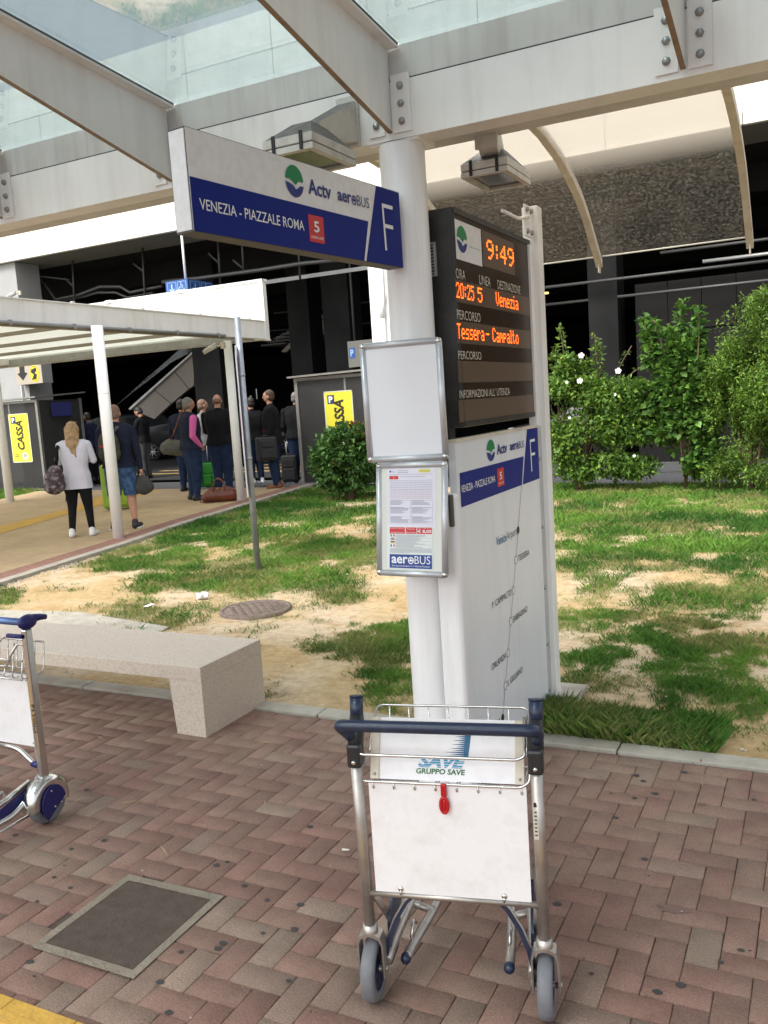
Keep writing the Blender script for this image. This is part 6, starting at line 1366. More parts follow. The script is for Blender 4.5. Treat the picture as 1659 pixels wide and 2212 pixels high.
    for s in (-1, 1):
        an = feet[s]; remesh('shoe', [('c', an + V(0, -.026, -.02), an + V(s * .018, .088, -.026), .027 * H, .023 * H), ('c', an + V(0, -.012, .012), an + V(0, -.012, -.015), .027 * H, .028 * H)], shoes, t, .010, cut=[(V(0, 0, .0005), Vector((0, 0, -1)))])
        if 'white' in shoes.name or hairstyle == 'sneak': pass
    # hair and face
    hr = []
    if bald: hr = [('e', hv(0, -.012, .048), (.0455 * H, .048 * H, .036 * H), R3)]
    else: hr = [('e', hv(0, -.010, .066), (.0475 * H, .0545 * H, .054 * H), R3), ('e', hv(0, -.020, .036), (.0465 * H, .0435 * H, .042 * H), R3)]
    if hairstyle == 'long':
        hr = [('e', hv(0, -.008, .064), (.052 * H, .056 * H, .058 * H), R3), ('c', hv(-.03, -.02, .05), hv(-.028, -.045, -.09), .035 * H, .030 * H), ('c', hv(.03, -.02, .05), hv(.030, -.045, -.10), .035 * H, .028 * H), ('c', hv(0, -.035, .03), hv(.004, -.066, -.10), .038 * H, .026 * H),
              ('c', hv(.010, -.066, -.09), hv(.028, -.078, -.195), .026 * H, .008 * H), ('c', hv(-.012, -.064, -.08), hv(-.002, -.076, -.16), .024 * H, .008 * H), ('c', hv(-.042, -.02, .0), hv(-.05, -.035, -.08), .02 * H, .012 * H)]
    remesh('hair', hr, hair, t, .010)
    b = MB()
    for s in (-1, 1): b.ell(hv(s * .0175, .0505, .052), (.0055 * H, .003 * H, .0032 * H), 5, R3.to_4x4())
    b.build('eyes', EYEM, t); b = MB(); b.ell(hv(0, .056, .014), (.012 * H, .003 * H, .0032 * H), 5, R3.to_4x4()); b.build('mouth', LIP, t)
    if collar:
        b = MB(); b.lathe([(.036 * H, .835 * H), (.039 * H, .848 * H), (.037 * H, .857 * H), (.034 * H, .845 * H)], 20); b.build('collar', collar, t)
    t['_J'] = 0; del t['_J']
    return t, V, J, hv
def towards(px0, py0, px1, py1):
    """unit ground direction between two photo points on the ground"""
    a, b_ = at(px0, py0, 'z', 0), at(px1, py1, 'z', 0); d = (b_ - a); return (d.x / d.length, d.y / d.length)
def dirn(deg):
    """heading: 0 = straight away from the camera, 90 = to the right of the picture"""
    a = YAW - math.radians(deg); return (-math.sin(a), math.cos(a))
gp = lambda x, y, z=.026: at(x, y, 'z', z)
NV = cloth('navy', (.016, .020, .038)); BK = cloth('black', (.011, .0115, .013)); JN = cloth('jeans', (.018, .032, .075), .3); DN = cloth('denim_shorts', (.05, .10, .20), .6, 14); GY = cloth('grey_sweatpants', (.085, .085, .085))
WT = cloth('white_jersey', (.60, .60, .68), .03, 5); PK = cloth('pink_shirt', (.62, .13, .36), .06); GT = cloth('grey_tshirt', (.24, .24, .24)); BZ = cloth('navy_blazer', (.02, .027, .055)); WS = mat('shoe_white', (.75, .75, .76), .5); SB = mat('shoe_black', (.02, .02, .022), .5); SBR = mat('shoe_brown_leather', (.20, .065, .02), .5, var=.2, vs=20)
HB = mat('hair_brown', (.07, .04, .022), .6, var=.3, vs=60); HD = mat('hair_dark', (.02, .016, .013), .6, var=.3, vs=60); HG = mat('hair_grey', (.17, .16, .15), .6, var=.35, vs=60); HBL = mat('hair_blonde', (.33, .215, .105), .5, var=.45, vs=22); HS = mat('hair_shaved', (.20, .12, .09), .7, var=.2, vs=50)
hg = 0
def blob(mb, c, r, M=None, n=10): mb.ell(c, r, n, M)
# woman seen from behind
pf = gp(180, 1158); t, V, J, hv = person('woman with long blonde hair in a white tunic and black leggings, backpack on one shoulder', pf, 1.575, dirn(-6), WT, BK, HBL, WS, arms={'L': ((-.150, .02, .655), (-.09, .13, .66)), 'R': ((.150, .02, .655), (.09, .13, .66))}, hairstyle='long', hem=.42, shorts=None, girth=1.02, legspread=.085)
b = MB(); b.tube([hv(-.045, .02, .098), hv(-.04, .035, .105), hv(-.012, .045, .110), hv(.012, .045, .110), hv(.04, .035, .105), hv(.045, .02, .098)], .006, 6); b.build('sunglasses', mat('tortoise_frame', (.10, .03, .015), .3), t)
MARB = mat('backpack_print', (.035, .018, .026), .7, var=.5, vs=14, dirt=(.45, .4, .42), ds=16, da=.9)
def place(t0, obj_label, cat, name, loc, rz, group=None): return thing(name, obj_label, cat, group, loc=loc, rz=rz)
M4 = Matrix.Translation(Vector(pf)) @ Matrix.Rotation(math.atan2(-dirn(-6)[0], dirn(-6)[1]), 4, 'Z')
bp = thing('backpack', 'dark maroon patterned backpack hanging low behind the blonde woman', 'backpack', loc=M4 @ V(-.155, -.14, .40), rz=math.atan2(-dirn(-6)[0], dirn(-6)[1]))
remesh('bag', [('e', (0, 0, .17), (.145, .085, .19)), ('e', (.0, -.02, .11), (.155, .10, .13)), ('e', (.02, -.0, .28), (.10, .065, .11))], MARB, bp, .016)
remesh('front_pocket', [('e', (0, -.07, .08), (.115, .055, .085))], MARB, bp, .014)
b = MB(); b.tube([(.03, .03, .36), (.05, .05, .46), (.045, .10, .58), (.05, .16, .62)], .026, 8); b.build('strap', BK, bp); b = MB(); b.tube([(.10, .02, .05), (.13, .0, -.02), (.12, .0, -.12)], .006, 6); b.build('loose_strap', BK, bp)
# man in shorts
pf = gp(272, 1142); fc = dirn(-2); t, V, J, hv = person('man in navy sweater and denim shorts seen from behind, half hidden by the walkway post', pf, 1.77, fc, NV, DN, HS, SB, arms={'R': ((.155, -.01, .63), (.165, .01, .485)), 'L': ((-.15, .02, .63), (-.12, .10, .53))}, shorts=True, bald=False, legspread=.085)
M4 = Matrix.Translation(Vector(pf)) @ Matrix.Rotation(math.atan2(-fc[0], fc[1]), 4, 'Z'); rzz = math.atan2(-fc[0], fc[1])
for s in (-1, 1):
    b = MB(); b.bbox((.085 * s * 1.77 - .045 + s * .03, -.075, .0), (.085 * s * 1.77 + .045 + s * .03, .17, .016), .006); b.build('shoe_sole', WS, t)
CAMO = mat('camouflage_fabric', (.055, .048, .032), .8, var=.55, vs=11, dirt=(.02, .018, .012), ds=9, da=.9)
bp = thing('backpack', 'camouflage backpack worn by the man in denim shorts, behind the post', 'backpack', loc=M4 @ V(-.03, -.105, .56), rz=rzz)
remesh('bag', [('e', (0, -.06, .20), (.155, .10, .25)), ('e', (0, -.07, .10), (.16, .11, .14))], CAMO, bp, .016); remesh('front_pocket', [('e', (0, -.15, .12), (.12, .05, .10))], CAMO, bp, .014)
b = MB(); b.tube([(.08, .02, .42), (.10, .10, .46), (.12, .16, .42)], .022, 8); b.build('strap', mat('strap_grey', (.08, .08, .075), .8), bp); b = MB(); b.tube([(-.08, .02, .42), (-.10, .10, .46), (-.12, .16, .42)], .022, 8); b.build('strap', mat('strap_grey', (.08, .08, .075), .8), bp)
b = MB(); b.box((-.09, -.175, .20), (-.045, -.165, .225)); b.build('red_tag', RED, bp)
hb = thing('holdall', 'dark grey soft bag carried in the right hand of the man in shorts', 'bag', loc=M4 @ V(.175, .01, .27), rz=rzz + .2)
remesh('bag', [('e', (0, 0, .13), (.12, .085, .15)), ('e', (.03, 0, .10), (.12, .08, .10)), ('e', (-.05, 0, .10), (.09, .08, .10))], mat('bag_charcoal', (.05, .048, .047), .8, var=.15, vs=20), hb, .015); b = MB(); b.tube([(-.07, 0, .25), (-.05, 0, .33), (-.01, 0, .35), (.03, 0, .33), (.05, 0, .25)], .011, 8); b.build('handle', BK, hb)
def suitcase(label, loc, rz, W, D, H_, m, handle=.0, group=None, wheels=True):
    t = thing('suitcase', label, 'suitcase', group, loc=loc, rz=rz); b = MB(); b.bbox((-W / 2, -D / 2, .04), (W / 2, D / 2, .04 + H_), .045, seg=4); b.build('shell', m, t)
    b = MB(); b.bbox((-W * .36, -D / 2 - .035, .09), (W * .36, -D / 2 + .01, .04 + H_ * .52), .02, seg=3); b.build('front_pocket', m, t)
    b = MB(); b.bbox((-W * .34, -D / 2 - .02, .04 + H_ * .56), (W * .34, -D / 2 + .01, .04 + H_ * .88), .015, seg=2); b.build('upper_pocket', m, t)
    b = MB(); b.tube([(-.06, 0, .04 + H_), (-.05, 0, .065 + H_), (.05, 0, .065 + H_), (.06, 0, .04 + H_)], .011, 8); b.build('carry_handle', BLKP, t)
    if handle:
        b = MB(); 
        for x in (-.055, .055): b.tube([(x, D * .35, H_), (x, D * .35, H_ + handle)], .009, 8)
        b.tube([(-.07, D * .35, H_ + handle), (.07, D * .35, H_ + handle)], .014, 8); b.build('pull_handle', ALU, t)
    if wheels:
        for x in (-W * .38, W * .38):
            b = MB(); b.tube([(x - .012, D * .3, .028), (x + .012, D * .3, .028)], .027, 14); b.build('wheel', BLKP, t)
    return t
LIME = mat('lime_green_shell', (.22, .36, .02), .45, var=.08, vs=10)
p = gp(222, 1108, .0); sc_l = suitcase('large lime green suitcase with black straps standing between the woman and the man in shorts', (p.x + .1, p.y + .3, .02), rzz + .1, .50, .28, .76, LIME)
b = MB(); b.box((-.035, -.19, .06), (.035, .15, .815)); b.build('strap', BK, sc_l)
GRN = mat('bright_green_fabric', (.03, .30, .035), .6, var=.1, vs=12)
def on_floor(px, py): return at(px, py, 'z', .026 if py > 1062 else .008)
p = on_floor(449, 1056); gs = suitcase('bright green cabin suitcase with raised handle standing behind the brown leather bag', (p.x, p.y, .02), YAW + .25, .40, .22, .50, GRN, handle=.42)
b = MB(); b.box((-.10, -.155, .10), (-.085, -.144, .27)); b.box((.085, -.155, .10), (.10, -.144, .27)); b.build('piping', BK, gs)
# leather holdall
LEA = mat('brown_leather', (.13, .033, .016), .38, var=.3, vs=7, bump=.5, bs=12)
p = gp(476, 1084); lh = thing('leather_holdall', 'brown leather holdall with arched handles lying on the tan path by the far post', 'bag', loc=p, rz=YAW + .12)
remesh('bag', [('c', (-.20, 0, .11), (.21, 0, .12), .105, .12), ('c', (-.25, 0, .08), (.26, 0, .09), .08, .09), ('c', (-.15, 0, .19), (.17, 0, .20), .07, .07)], LEA, lh, .018)
for y in (-.07, .05):
    b = MB(); b.tube([(-.10 + .2 * math.sin(0) + .07 * 0 + (-.0) + x, y, z) for x, z in [(.0, .20), (.0, .30), (.03, .38), (.08, .415), (.14, .40), (.18, .34), (.20, .24), (.20, .20)]], .011, 8); b.build('handle', LEA, lh)
b = MB(); b.tube([(-.27, .0, .12), (-.33, -.03, .06), (-.34, -.05, .02), (-.24, -.12, .012), (-.10, -.15, .012)], .009, 6); b.build('shoulder_strap', LEA, lh); b = MB(); b.ell((-.03, -.06, .24), (.014, .01, .018), 6); b.ell((.06, -.06, .23), (.01, .01, .012), 6); b.build('buckle', mat('brass', (.5, .32, .1), .3, metal=1), lh)
# standing group
pf = on_floor(318, 1033); t, V, J, hv = person('young man in black jacket and grey sweatpants looking down at his phone', pf, hg or 1.86, dirn(-75), BK, GY, HD, SB, arms={'L': ((-.14, .06, .64), (-.05, .16, .66)), 'R': ((.14, .06, .64), (.05, .16, .66))}, head=(0, -.55), girth=1.06)
ph = thing('phone', 'small dark phone held by the man in grey sweatpants', 'phone', loc=Matrix.Translation(Vector(pf)) @ Matrix.Rotation(math.atan2(-dirn(-75)[0], dirn(-75)[1]), 4, 'Z') @ V(0, .20, .68)); b = MB(); b.bbox((-.035, -.05, 0), (.035, .05, .01), .003); b.build('screen_body', BLKP, ph)
pf = on_floor(205, 1040); person('man in navy blazer and blue shirt facing left, behind the blonde woman', pf, 1.80, dirn(-70), BZ, BK, HD, SB, arms={'R': ((.14, .03, .64), (.08, .16, .64)), 'L': ((-.14, .05, .64), (-.06, .15, .65))}, head=(0, -.2), skin=SKIN2, collar=cloth('blue_shirt', (.10, .14, .25)))
pf = on_floor(150, 1040); person('bald man in black standing in the shade of the left kiosk', pf, 1.86, dirn(150), BK, BK, HS, SB, bald=True, skin=SKIN2)
pf = gp(424, 1080); fc = dirn(62); t, V, J, hv = person('grey-haired man in navy padded vest over a pink shirt, hands in pockets', pf, 1.87, fc, NV, JN, HG, SB, arms={'R': ((.175, -.03, .63), (.125, .055, .53)), 'L': ((-.165, -.03, .63), (-.125, .055, .53))}, girth=1.36, sleeve_mat=PK, legspread=.075, skin=SKIN2)
M4 = Matrix.Translation(Vector(pf)) @ Matrix.Rotation(math.atan2(-fc[0], fc[1]), 4, 'Z')
for z in (.58, .64, .70, .76):
    b = MB(); n = 24; rr = (.125 if z < .7 else .12); b.tube([V(rr * 1.12 * math.cos(6.283 * k / n), .092 * math.sin(6.283 * k / n), z) for k in range(n)], .008, 6, closed=True); b.build('quilted_seam', NV, t)
dfl = thing('duffel_bag', 'grey green canvas duffel bag on a shoulder strap behind the man in the vest', 'bag', loc=at(377, 962, 'y', pf.y + .25), rz=YAW + .1)
remesh('bag', [('c', (-.15, 0, -.04), (.16, 0, -.10), .13, .13), ('c', (-.1, 0, .04), (.1, 0, .0), .09, .09)], mat('canvas_olive_grey', (.10, .098, .08), .85, var=.15, vs=12), dfl, .018)
b = MB(); b.tube([(-.06, -.05, .10), (.05, -.06, .30), (.16, -.10, .55), (.26, -.12, .72)], .012, 6); b.build('strap', SBR, dfl)
pf = on_floor(408, 1062); person('dark-haired man in navy jacket just behind the man in the padded vest', pf, 1.90, dirn(20), NV, JN, HD, SB)
pf = on_floor(452, 1052); person('man with cropped hair in a grey printed t-shirt holding something at his waist', pf, 1.88, dirn(60), GT, JN, HS, SB, arms={'R': ((.145, .0, .64), (.09, .14, .60)), 'L': ((-.145, .0, .64), (-.06, .15, .60))}, sleeve=.6, bald=False)
pf = gp(486, 1068); person('man in black sweater and dark jeans seen from behind, partly hidden by the far post', pf, 1.91, dirn(8), BK, JN, HS, SB, arms={'L': ((-.15, .03, .64), (-.09, .13, .60)), 'R': ((.15, .03, .64), (.09, .13, .60))}, girth=1.28, bald=True)
pf = on_floor(556, 1046); person('man in dark jacket with bright white sneakers, mostly hidden behind the pole sign', pf, 1.86, dirn(-30), BK, JN, HD, WS)
pf = on_floor(598, 1055); fc = dirn(-88); t, V, J, hv = person('tall man in black jacket and brown shoes facing left, carrying a black case', pf, 1.96, fc, BK, JN, HB, SBR, arms={'L': ((-.155, -.01, .63), (-.165, .02, .485)), 'R': ((.155, -.01, .63), (.14, .06, .49))}, girth=1.22, hem=.46, stepy=.0)
bc = at(576, 975, 'y', pf.y - .35); s_ = suitcase('black soft cabin case carried by the tall man with brown shoes', (bc.x, bc.y, bc.z - .22), YAW + .35, .40, .22, .46, mat('black_ballistic', (.022, .022, .024), .7), handle=0)
p = on_floor(629, 1045); suitcase('black upright suitcase standing between the tall man and the grey-haired man', (p.x, p.y, .012), YAW, .34, .26, .56, mat('black_ballistic', (.022, .022, .024), .7), handle=.30)
pf = on_floor(652, 1043); person('grey-haired man in black jacket and jeans seen from behind beside the right kiosk', pf, 1.90, dirn(10), BK, JN, HG, mat('shoe_grey', (.12, .12, .12), .6), arms={'L': ((-.16, .0, .63), (-.13, .08, .53)), 'R': ((.15, .0, .63), (.15, .04, .48))}, girth=1.25)

# ================================================================ BUSHES
LEAFM = mat_attr('leaves', .5, spec=.35, trans=.3); TWIG = mat('twig_brown', (.13, .085, .05), .85, var=.2, vs=20)
def leaves(name, centres, normals, size, cols, seed, parent, aspect=.5, fold=.25, m=None):
    """pointed leaves with a folded midrib at the given points"""
    r = np.random.default_rng(seed); n = len(centres); C = np.asarray(centres, float); Nn = np.asarray(normals, float); Nn /= np.linalg.norm(Nn, axis=1)[:, None] + 1e-9
    u = r.normal(size=(n, 3)) * .55 + Nn * .75 + np.array([0, 0, .15]); u /= np.linalg.norm(u, axis=1)[:, None]
    s_ = np.cross(u, r.normal(size=(n, 3)) * .5 + np.array([0, 0, 1.0])); s_ /= np.linalg.norm(s_, axis=1)[:, None] + 1e-9; w_ = np.cross(s_, u)
    L_ = (size * r.uniform(.6, 1.3, n))[:, None]; W_ = L_ * aspect * .5
    b0 = C; tip = C + u * L_ - w_ * L_ * .15; ml = C + u * L_ * .5 + w_ * W_ * fold * 0; lft = C + u * L_ * .48 + s_ * W_ + w_ * W_ * fold; rgt = C + u * L_ * .48 - s_ * W_ + w_ * W_ * fold
    V = np.stack([b0, lft, tip, rgt], 1).reshape(-1, 3); i = np.arange(n)[:, None] * 4; F_ = np.concatenate([i + np.array([[0, 1, 2]]), i + np.array([[0, 2, 3]])])
    return npmesh(name, V, F_, np.repeat(cols, 4, 0), m or LEAFM, parent)
def leafcols(n, a, b_, seed, hi=None, pf=.1):
    r = np.random.default_rng(seed); k = r.random((n, 1)); c_ = np.array(a) + (np.array(b_) - np.array(a)) * k
    if hi is not None: c_ = np.where(r.random((n, 1)) < pf, np.array(hi), c_)
    return c_
def shell_pts(blobs, n, seed, inner=.55, rough=1.1):
    """points spread through lumpy crown volumes, denser to the outside, in small sprigs"""
    r = np.random.default_rng(seed); w_ = np.array([b_[3] * b_[4] * b_[5] for b_ in blobs]) ** .67; w_ /= w_.sum(); k = r.choice(len(blobs), n, p=w_); B = np.array([b_[:6] for b_ in blobs])[k]
    d = r.normal(size=(n, 3)); d /= np.linalg.norm(d, axis=1)[:, None]; lob = 1 + rough * (fbm(d[:, 0] * 2.1 + k * 3.7, d[:, 2] * 2.1 + d[:, 1] + k, 1.9, 3)[:, None] - .5); rad = inner + (1 - inner) * r.random((n, 1)) ** .6 + r.normal(0, .05, (n, 1)); rad = rad * lob; return B[:, :3] + d * rad * B[:, 3:], d
def stems(name, base, tips, r0, parent, seed=0):
    b = MB(); r = random.Random(seed)
    for tp in tips:
        B = Vector(base) + Vector((r.uniform(-.06, .06), r.uniform(-.06, .06), 0)); T = Vector(tp); mid = B.lerp(T, .5) + Vector((r.uniform(-.08, .08), r.uniform(-.08, .08), .05)); b.tube([B, B.lerp(mid, .5) + Vector((0, 0, .04)), mid, mid.lerp(T, .6), T], r0, 6, taper=[r0, r0 * .85, r0 * .65, r0 * .45, r0 * .2])
    return b.build(name, TWIG, parent)
# round glossy bush by the right kiosk
c0 = at(760, 1082, 'z', 0); c0 = Vector((c0.x, c0.y, 0)); bt = thing('round_bush', 'dense round glossy green bush with reddish new leaves in front of the right kiosk', 'bush', loc=c0)
blobs = [(0, 0, .72, .62, .55, .50), (-.32, 0, .62, .38, .38, .34), (.1, -.1, .98, .42, .36, .28), (.45, .05, .72, .40, .38, .38), (-.12, 0, .40, .42, .36, .24), (.38, 0, 1.02, .22, .22, .20)]
P, D_ = shell_pts(blobs, 1500, 31, .6, .35)
sp, sn, sc2_ = [], [], []; r = np.random.default_rng(5)
for j in range(6): sp.append(P + r.normal(0, .018, P.shape)); sn.append(D_ + r.normal(0, .5, D_.shape))
sp = np.concatenate(sp); sn = np.concatenate(sn); hi_ = np.clip((np.tile(D_[:, 2:], (6, 1)) + .2) * .9, 0, 1) * .6 + .4
colr = np.array([.035, .085, .022]) + (np.array([.10, .22, .045]) - np.array([.035, .085, .022])) * r.random((len(sp), 1)) ** 1.5
redm = np.tile(((P[:, 2] > .98) & (P[:, 0] > .15) & (r.random(len(P)) < .13)) | (r.random(len(P)) < .008), 6); colr[redm] = np.array([.26, .075, .035]) * (.7 + .6 * r.random((redm.sum(), 1)))
leaves('foliage', sp, sn, .095, colr, 6, bt, aspect=.46)
stems('stem', (0, 0, 0), [(x, y, z) for x, y, z in [(-.3, .1, .6), (0, 0, .9), (.3, .1, .8), (.1, -.2, .7), (-.1, .2, .7)]], .022, bt, 3)
# flowering hibiscus on the left of the row
def spray(pts_, r0, n, seed, sz, colA, colB, parent, droop=.0, name='foliage', aspect=.6):
    """leafy upright shoots: leaves set round a curved line"""
    if name == 'leafy_shoot' and len(pts_) > 1:
        for i, l_ in enumerate(pts_): spray([l_], r0, n, seed + i, sz, colA, colB, parent, droop, name, aspect)
        return
    r = np.random.default_rng(seed); PP = []; NN = []
    for line in pts_:
        L_ = [Vector(q) for q in line]
        for _ in range(n):
            t_ = r.random() * (len(L_) - 1); i = int(t_); q = L_[i].lerp(L_[min(i + 1, len(L_) - 1)], t_ - i); a = r.uniform(0, 6.283); k = (1 - t_ / (len(L_) - 1)) * .7 + .3; rr = r0 * k * r.uniform(.35, 1)
            PP.append((q.x + math.cos(a) * rr, q.y + math.sin(a) * rr, q.z)); NN.append((math.cos(a), math.sin(a), .3 - droop))
    PP = np.array(PP); return leaves(name, PP, np.array(NN), sz, leafcols(len(PP), colA, colB, seed + 1), seed + 2, parent, aspect=aspect)
q5 = lambda x, y, yy=13.5: at(1150 + x * .3067, 575 + y * .3067, 'y', yy)
base = Vector((q5(330, 1530).x, 13.5, 0)); hb_ = thing('hibiscus_bush', 'loose green bush with white flowers and tall thin leafy shoots, beside the white post', 'bush', loc=base)
rel = lambda v: tuple(Vector(v) - base)
def blob5(x, y, rx, rz_, ry=.4, yy=13.5): p = q5(x, y, yy); q = q5(x + rx, y, yy); return (*rel(p), abs(q.x - p.x), ry, abs(q5(x, y - rz_, yy).z - p.z))
BL = [blob5(350, 880, 200, 110), blob5(560, 900, 200, 120), blob5(420, 1100, 230, 150, .45), blob5(620, 1080, 190, 150, .45), blob5(300, 1250, 150, 170), blob5(560, 1270, 170, 130), blob5(200, 850, 90, 90), blob5(700, 880, 90, 70), blob5(680, 1000, 120, 80), blob5(520, 1420, 200, 90, .3), blob5(170, 1150, 90, 160, .3), blob5(180, 1400, 100, 110, .3), blob5(330, 1440, 130, 80, .3), blob5(700, 1400, 90, 80, .3), blob5(760, 1020, 80, 120, .3), blob5(790, 900, 110, 110, .3), blob5(800, 1180, 110, 110, .3), blob5(240, 720, 70, 110, .25), blob5(760, 1420, 120, 70, .3)]
P, D_ = shell_pts(BL, 26000, 41, .25); sel_ = fbm(P[:, 0] + P[:, 1], P[:, 2] * 1.0, 4.2, 3) > .42; P, D_ = P[sel_], D_[sel_]
P = P[P[:, 2] > .06] if True else P; D_ = D_[:len(P)]
leaves('foliage', P, D_, .075, leafcols(len(P), (.045, .115, .024), (.18, .32, .05), 42, (.27, .40, .06), .14), 43, hb_, aspect=.6)
sh_ = [[(190, 900), (225, 700), (215, 560), (190, 410)], [(150, 820), (160, 700), (165, 565)], [(470, 800), (450, 640), (440, 480)], [(560, 820), (640, 660), (700, 560)], [(280, 820), (285, 700), (290, 620)], [(380, 760), (370, 660)], [(620, 820), (720, 740), (790, 700)], [(480, 780), (490, 640), (480, 560)]]
lines = [[rel(q5(*p)) for p in L_] for L_ in sh_]; spray(lines[:3] + lines[4:6], .085, 80, 44, .085, (.06, .14, .02), (.20, .30, .05), hb_, name='leafy_shoot'); spray(lines[3:4] + lines[6:], .05, 26, 45, .065, (.05, .11, .03), (.13, .2, .05), hb_, name='leafy_shoot')
b = MB(); [b.tube(L_, .008, 5) for L_ in lines]; b.build('shoot_stem', TWIG, hb_)
stems('stem', (0, 0, 0), [tuple(Vector(L_[0])) for L_ in lines] + [rel(q5(x, y)) for x, y in ((130, 980), (180, 960), (250, 1000), (600, 1000), (330, 1000))], .016, hb_, 7)
for i, (x, y) in enumerate(((345, 630), (605, 738), (335, 808), (243, 818), (262, 1068), (718, 1336), (582, 905))):
    c_ = q5(x, y, 13.05); rr_f = .045 if i < 3 else .024; b = MB(); fc_ = (Vector((0, 0, 1.6)) - c_).normalized(); fc_ = Vector((fc_.x * .5, -1, .2)).normalized(); a_ = fc_.orthogonal().normalized(); b_ = fc_.cross(a_)
    for k in range(5):
        th = k * 1.2566; u_ = a_ * math.cos(th) + b_ * math.sin(th); v_ = fc_.cross(u_); C_0 = Vector(rel(c_)); pts_ = [C_0, C_0 + u_ * rr_f * .45 + v_ * rr_f * .42 + fc_ * .010, C_0 + u_ * rr_f * .95 + v_ * rr_f * .34 + fc_ * .022, C_0 + u_ * rr_f + fc_ * .012, C_0 + u_ * rr_f * .95 - v_ * rr_f * .34 + fc_ * .022, C_0 + u_ * rr_f * .45 - v_ * rr_f * .42 + fc_ * .010]
        b.add(pts_, [(0, 1, 2, 3), (0, 3, 4, 5)])
    b.build('flower', mat('petal_white', (.80, .80, .78), .6), hb_)
# upright shrub with heart-shaped leaves
base = Vector((q5(1090, 1540).x, 13.4, 0)); us = thing('upright_shrub', 'upright shrub with columns of broad green leaves on bare stems, middle of the row', 'bush', loc=base)
sh_ = [[(1070, 1150), (1010, 980), (860, 900), (780, 830)], [(1060, 1100), (930, 900), (860, 620), (800, 470), (790, 355)], [(1050, 1050), (990, 800), (960, 560), (1000, 400), (1025, 240)], [(1080, 1080), (1000, 760), (930, 500), (890, 380)], [(1090, 1000), (1080, 750), (1090, 560), (1095, 460)], [(1110, 1000), (1150, 700), (1160, 450), (1150, 285)], [(1130, 900), (1180, 640), (1235, 450)],
       [(1100, 1150), (1200, 1000), (1290, 850)], [(1100, 1400), (1150, 1330), (1180, 1330)], [(1060, 1200), (1000, 1200), (1010, 1330)], [(1110, 1450), (1180, 1400), (1190, 1330)], [(1000, 1000), (900, 800), (820, 640)], [(1110, 900), (1200, 760), (1260, 680)]]
lines = [[rel(q5(*p, 13.4)) for p in L_] for L_ in sh_]
lines = [[(x + (i % 3 - 1) * .05, y + ((i * 7) % 5 - 2) * .09, z) for x, y, z in L_] for i, L_ in enumerate(lines)]
spray(lines[:9], .10, 150, 51, .105, (.035, .10, .02), (.13, .27, .04), us, name='foliage', aspect=.8); spray(lines[9:], .11, 80, 52, .10, (.03, .09, .02), (.13, .26, .04), us, name='foliage', aspect=.8)
P, D_ = shell_pts([blob5(1080, 1020, 150, 170, .3, 13.4), blob5(1150, 900, 130, 150, .3, 13.4), blob5(980, 820, 110, 170, .25, 13.4), blob5(1150, 1380, 90, 110, .25, 13.4), blob5(1190, 1150, 100, 120, .3, 13.4), blob5(900, 950, 120, 120, .3, 13.4), blob5(930, 1120, 100, 110, .3, 13.4), blob5(1250, 1000, 120, 160, .3, 13.4), blob5(1230, 780, 90, 150, .3, 13.4), blob5(1230, 1330, 90, 150, .3, 13.4), blob5(1000, 600, 70, 180, .2, 13.4), blob5(830, 560, 45, 170, .15, 13.4), blob5(1150, 620, 60, 200, .15, 13.4)], 6500, 53, .3)
leaves('foliage', P, D_, .10, leafcols(len(P), (.035, .095, .02), (.14, .27, .04), 54, (.20, .40, .08), .08), 55, us, aspect=.8)
b = MB(); [b.tube([(0, 0, 0)] + L_ if i < 8 else L_, .011, 5) for i, L_ in enumerate(lines)]; b.build('stem', TWIG, us)
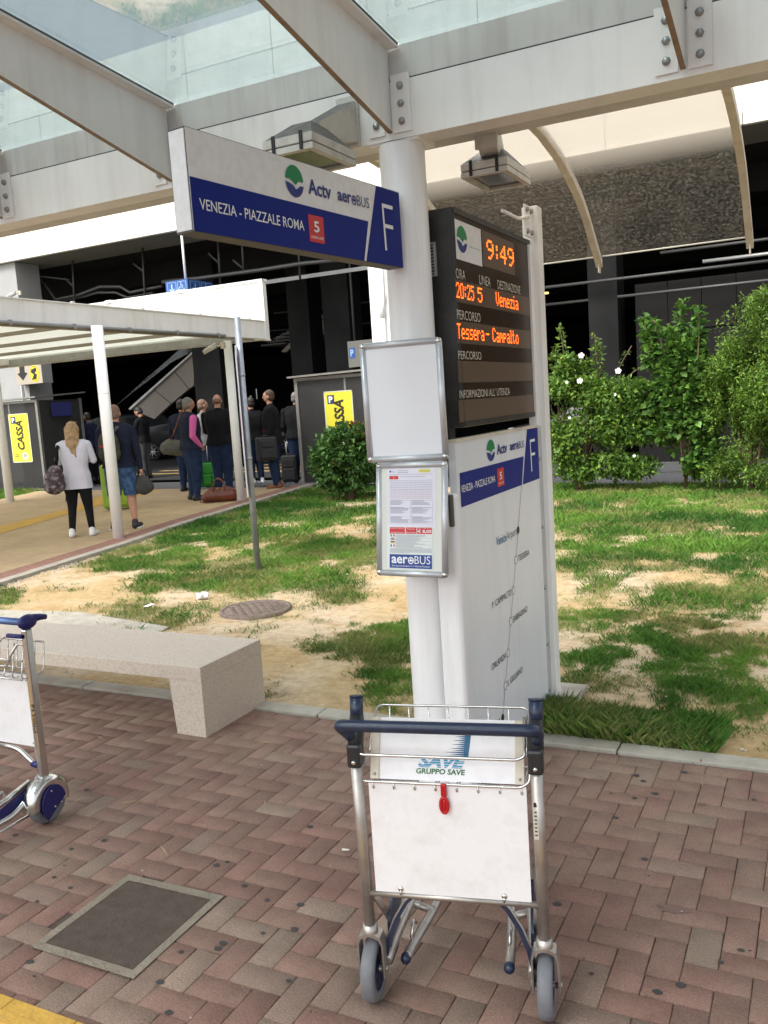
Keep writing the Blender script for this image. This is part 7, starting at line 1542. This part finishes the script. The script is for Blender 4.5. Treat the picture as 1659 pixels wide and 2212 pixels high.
# big bushes on the right
for nm, lb_, bx_, yy, BLr, n_, sd, ca, cb in (
    ('bamboo_bush', 'tall dense bright green bush with small pointed leaves at the right edge', 1560, 13.3, [(1560, 500, 150, 200), (1450, 700, 180, 200), (1620, 800, 180, 250), (1420, 950, 170, 200), (1640, 1150, 170, 220), (1480, 1200, 170, 200), (1560, 350, 110, 130), (1400, 600, 70, 120), (1640, 250, 70, 90), (1330, 740, 110, 120), (1560, 1400, 200, 100), (1380, 1380, 120, 100), (1850, 700, 250, 400), (1850, 1200, 250, 300), (1290, 1000, 90, 120), (1300, 850, 110, 130), (1460, 1050, 200, 220), (1600, 1000, 200, 250), (1600, 650, 160, 220), (1520, 880, 200, 200), (1300, 1420, 110, 90), (1480, 1460, 200, 70), (1650, 1450, 150, 90)], 56000, 61, (.055, .125, .022), (.22, .36, .06)),):
    base = Vector((q5(bx_, 1520, yy).x, yy, 0)); t = thing(nm, lb_, 'bush', loc=base)
    BL = [blob5(a, b_, c_, d_, .5, yy) for a, b_, c_, d_ in BLr]; P, D_ = shell_pts(BL, n_, sd, .3); sel_ = (fbm(P[:, 0] * 1.0 + 50, P[:, 2] + P[:, 1], 2.6, 4) > .42) & (P[:, 2] > .05); P, D_ = P[sel_], D_[sel_]
    c_ = leafcols(len(P), ca, cb, sd + 1, (.28, .40, .06), .08); c_ = c_ * (.45 + 1.15 * fbm(P[:, 0] + 9, P[:, 2], 2.4, 3))[:, None]
    leaves('foliage', P, D_ + np.array([0, 0, .2]), .062, c_, sd + 2, t, aspect=.36)
    stems('stem', (0, 0, 0), [rel(q5(x, y, yy)) for x, y in ((1420, 900), (1500, 600), (1620, 500), (1600, 900), (1380, 1100), (1700, 700))], .022, t, 9)
    sh_ = [[(1480, 420), (1480, 200)], [(1590, 300), (1625, 145)], [(1370, 520), (1362, 320)], [(1330, 560), (1300, 380)], [(1440, 420), (1430, 280)], [(1640, 260), (1655, 160)], [(1540, 340), (1545, 220)]]
    lines = [[rel(q5(*p, yy)) for p in L_] for L_ in sh_]; spray(lines, .06, 45, 64, .06, (.08, .16, .03), (.22, .33, .06), t, name='leafy_shoot', aspect=.4)
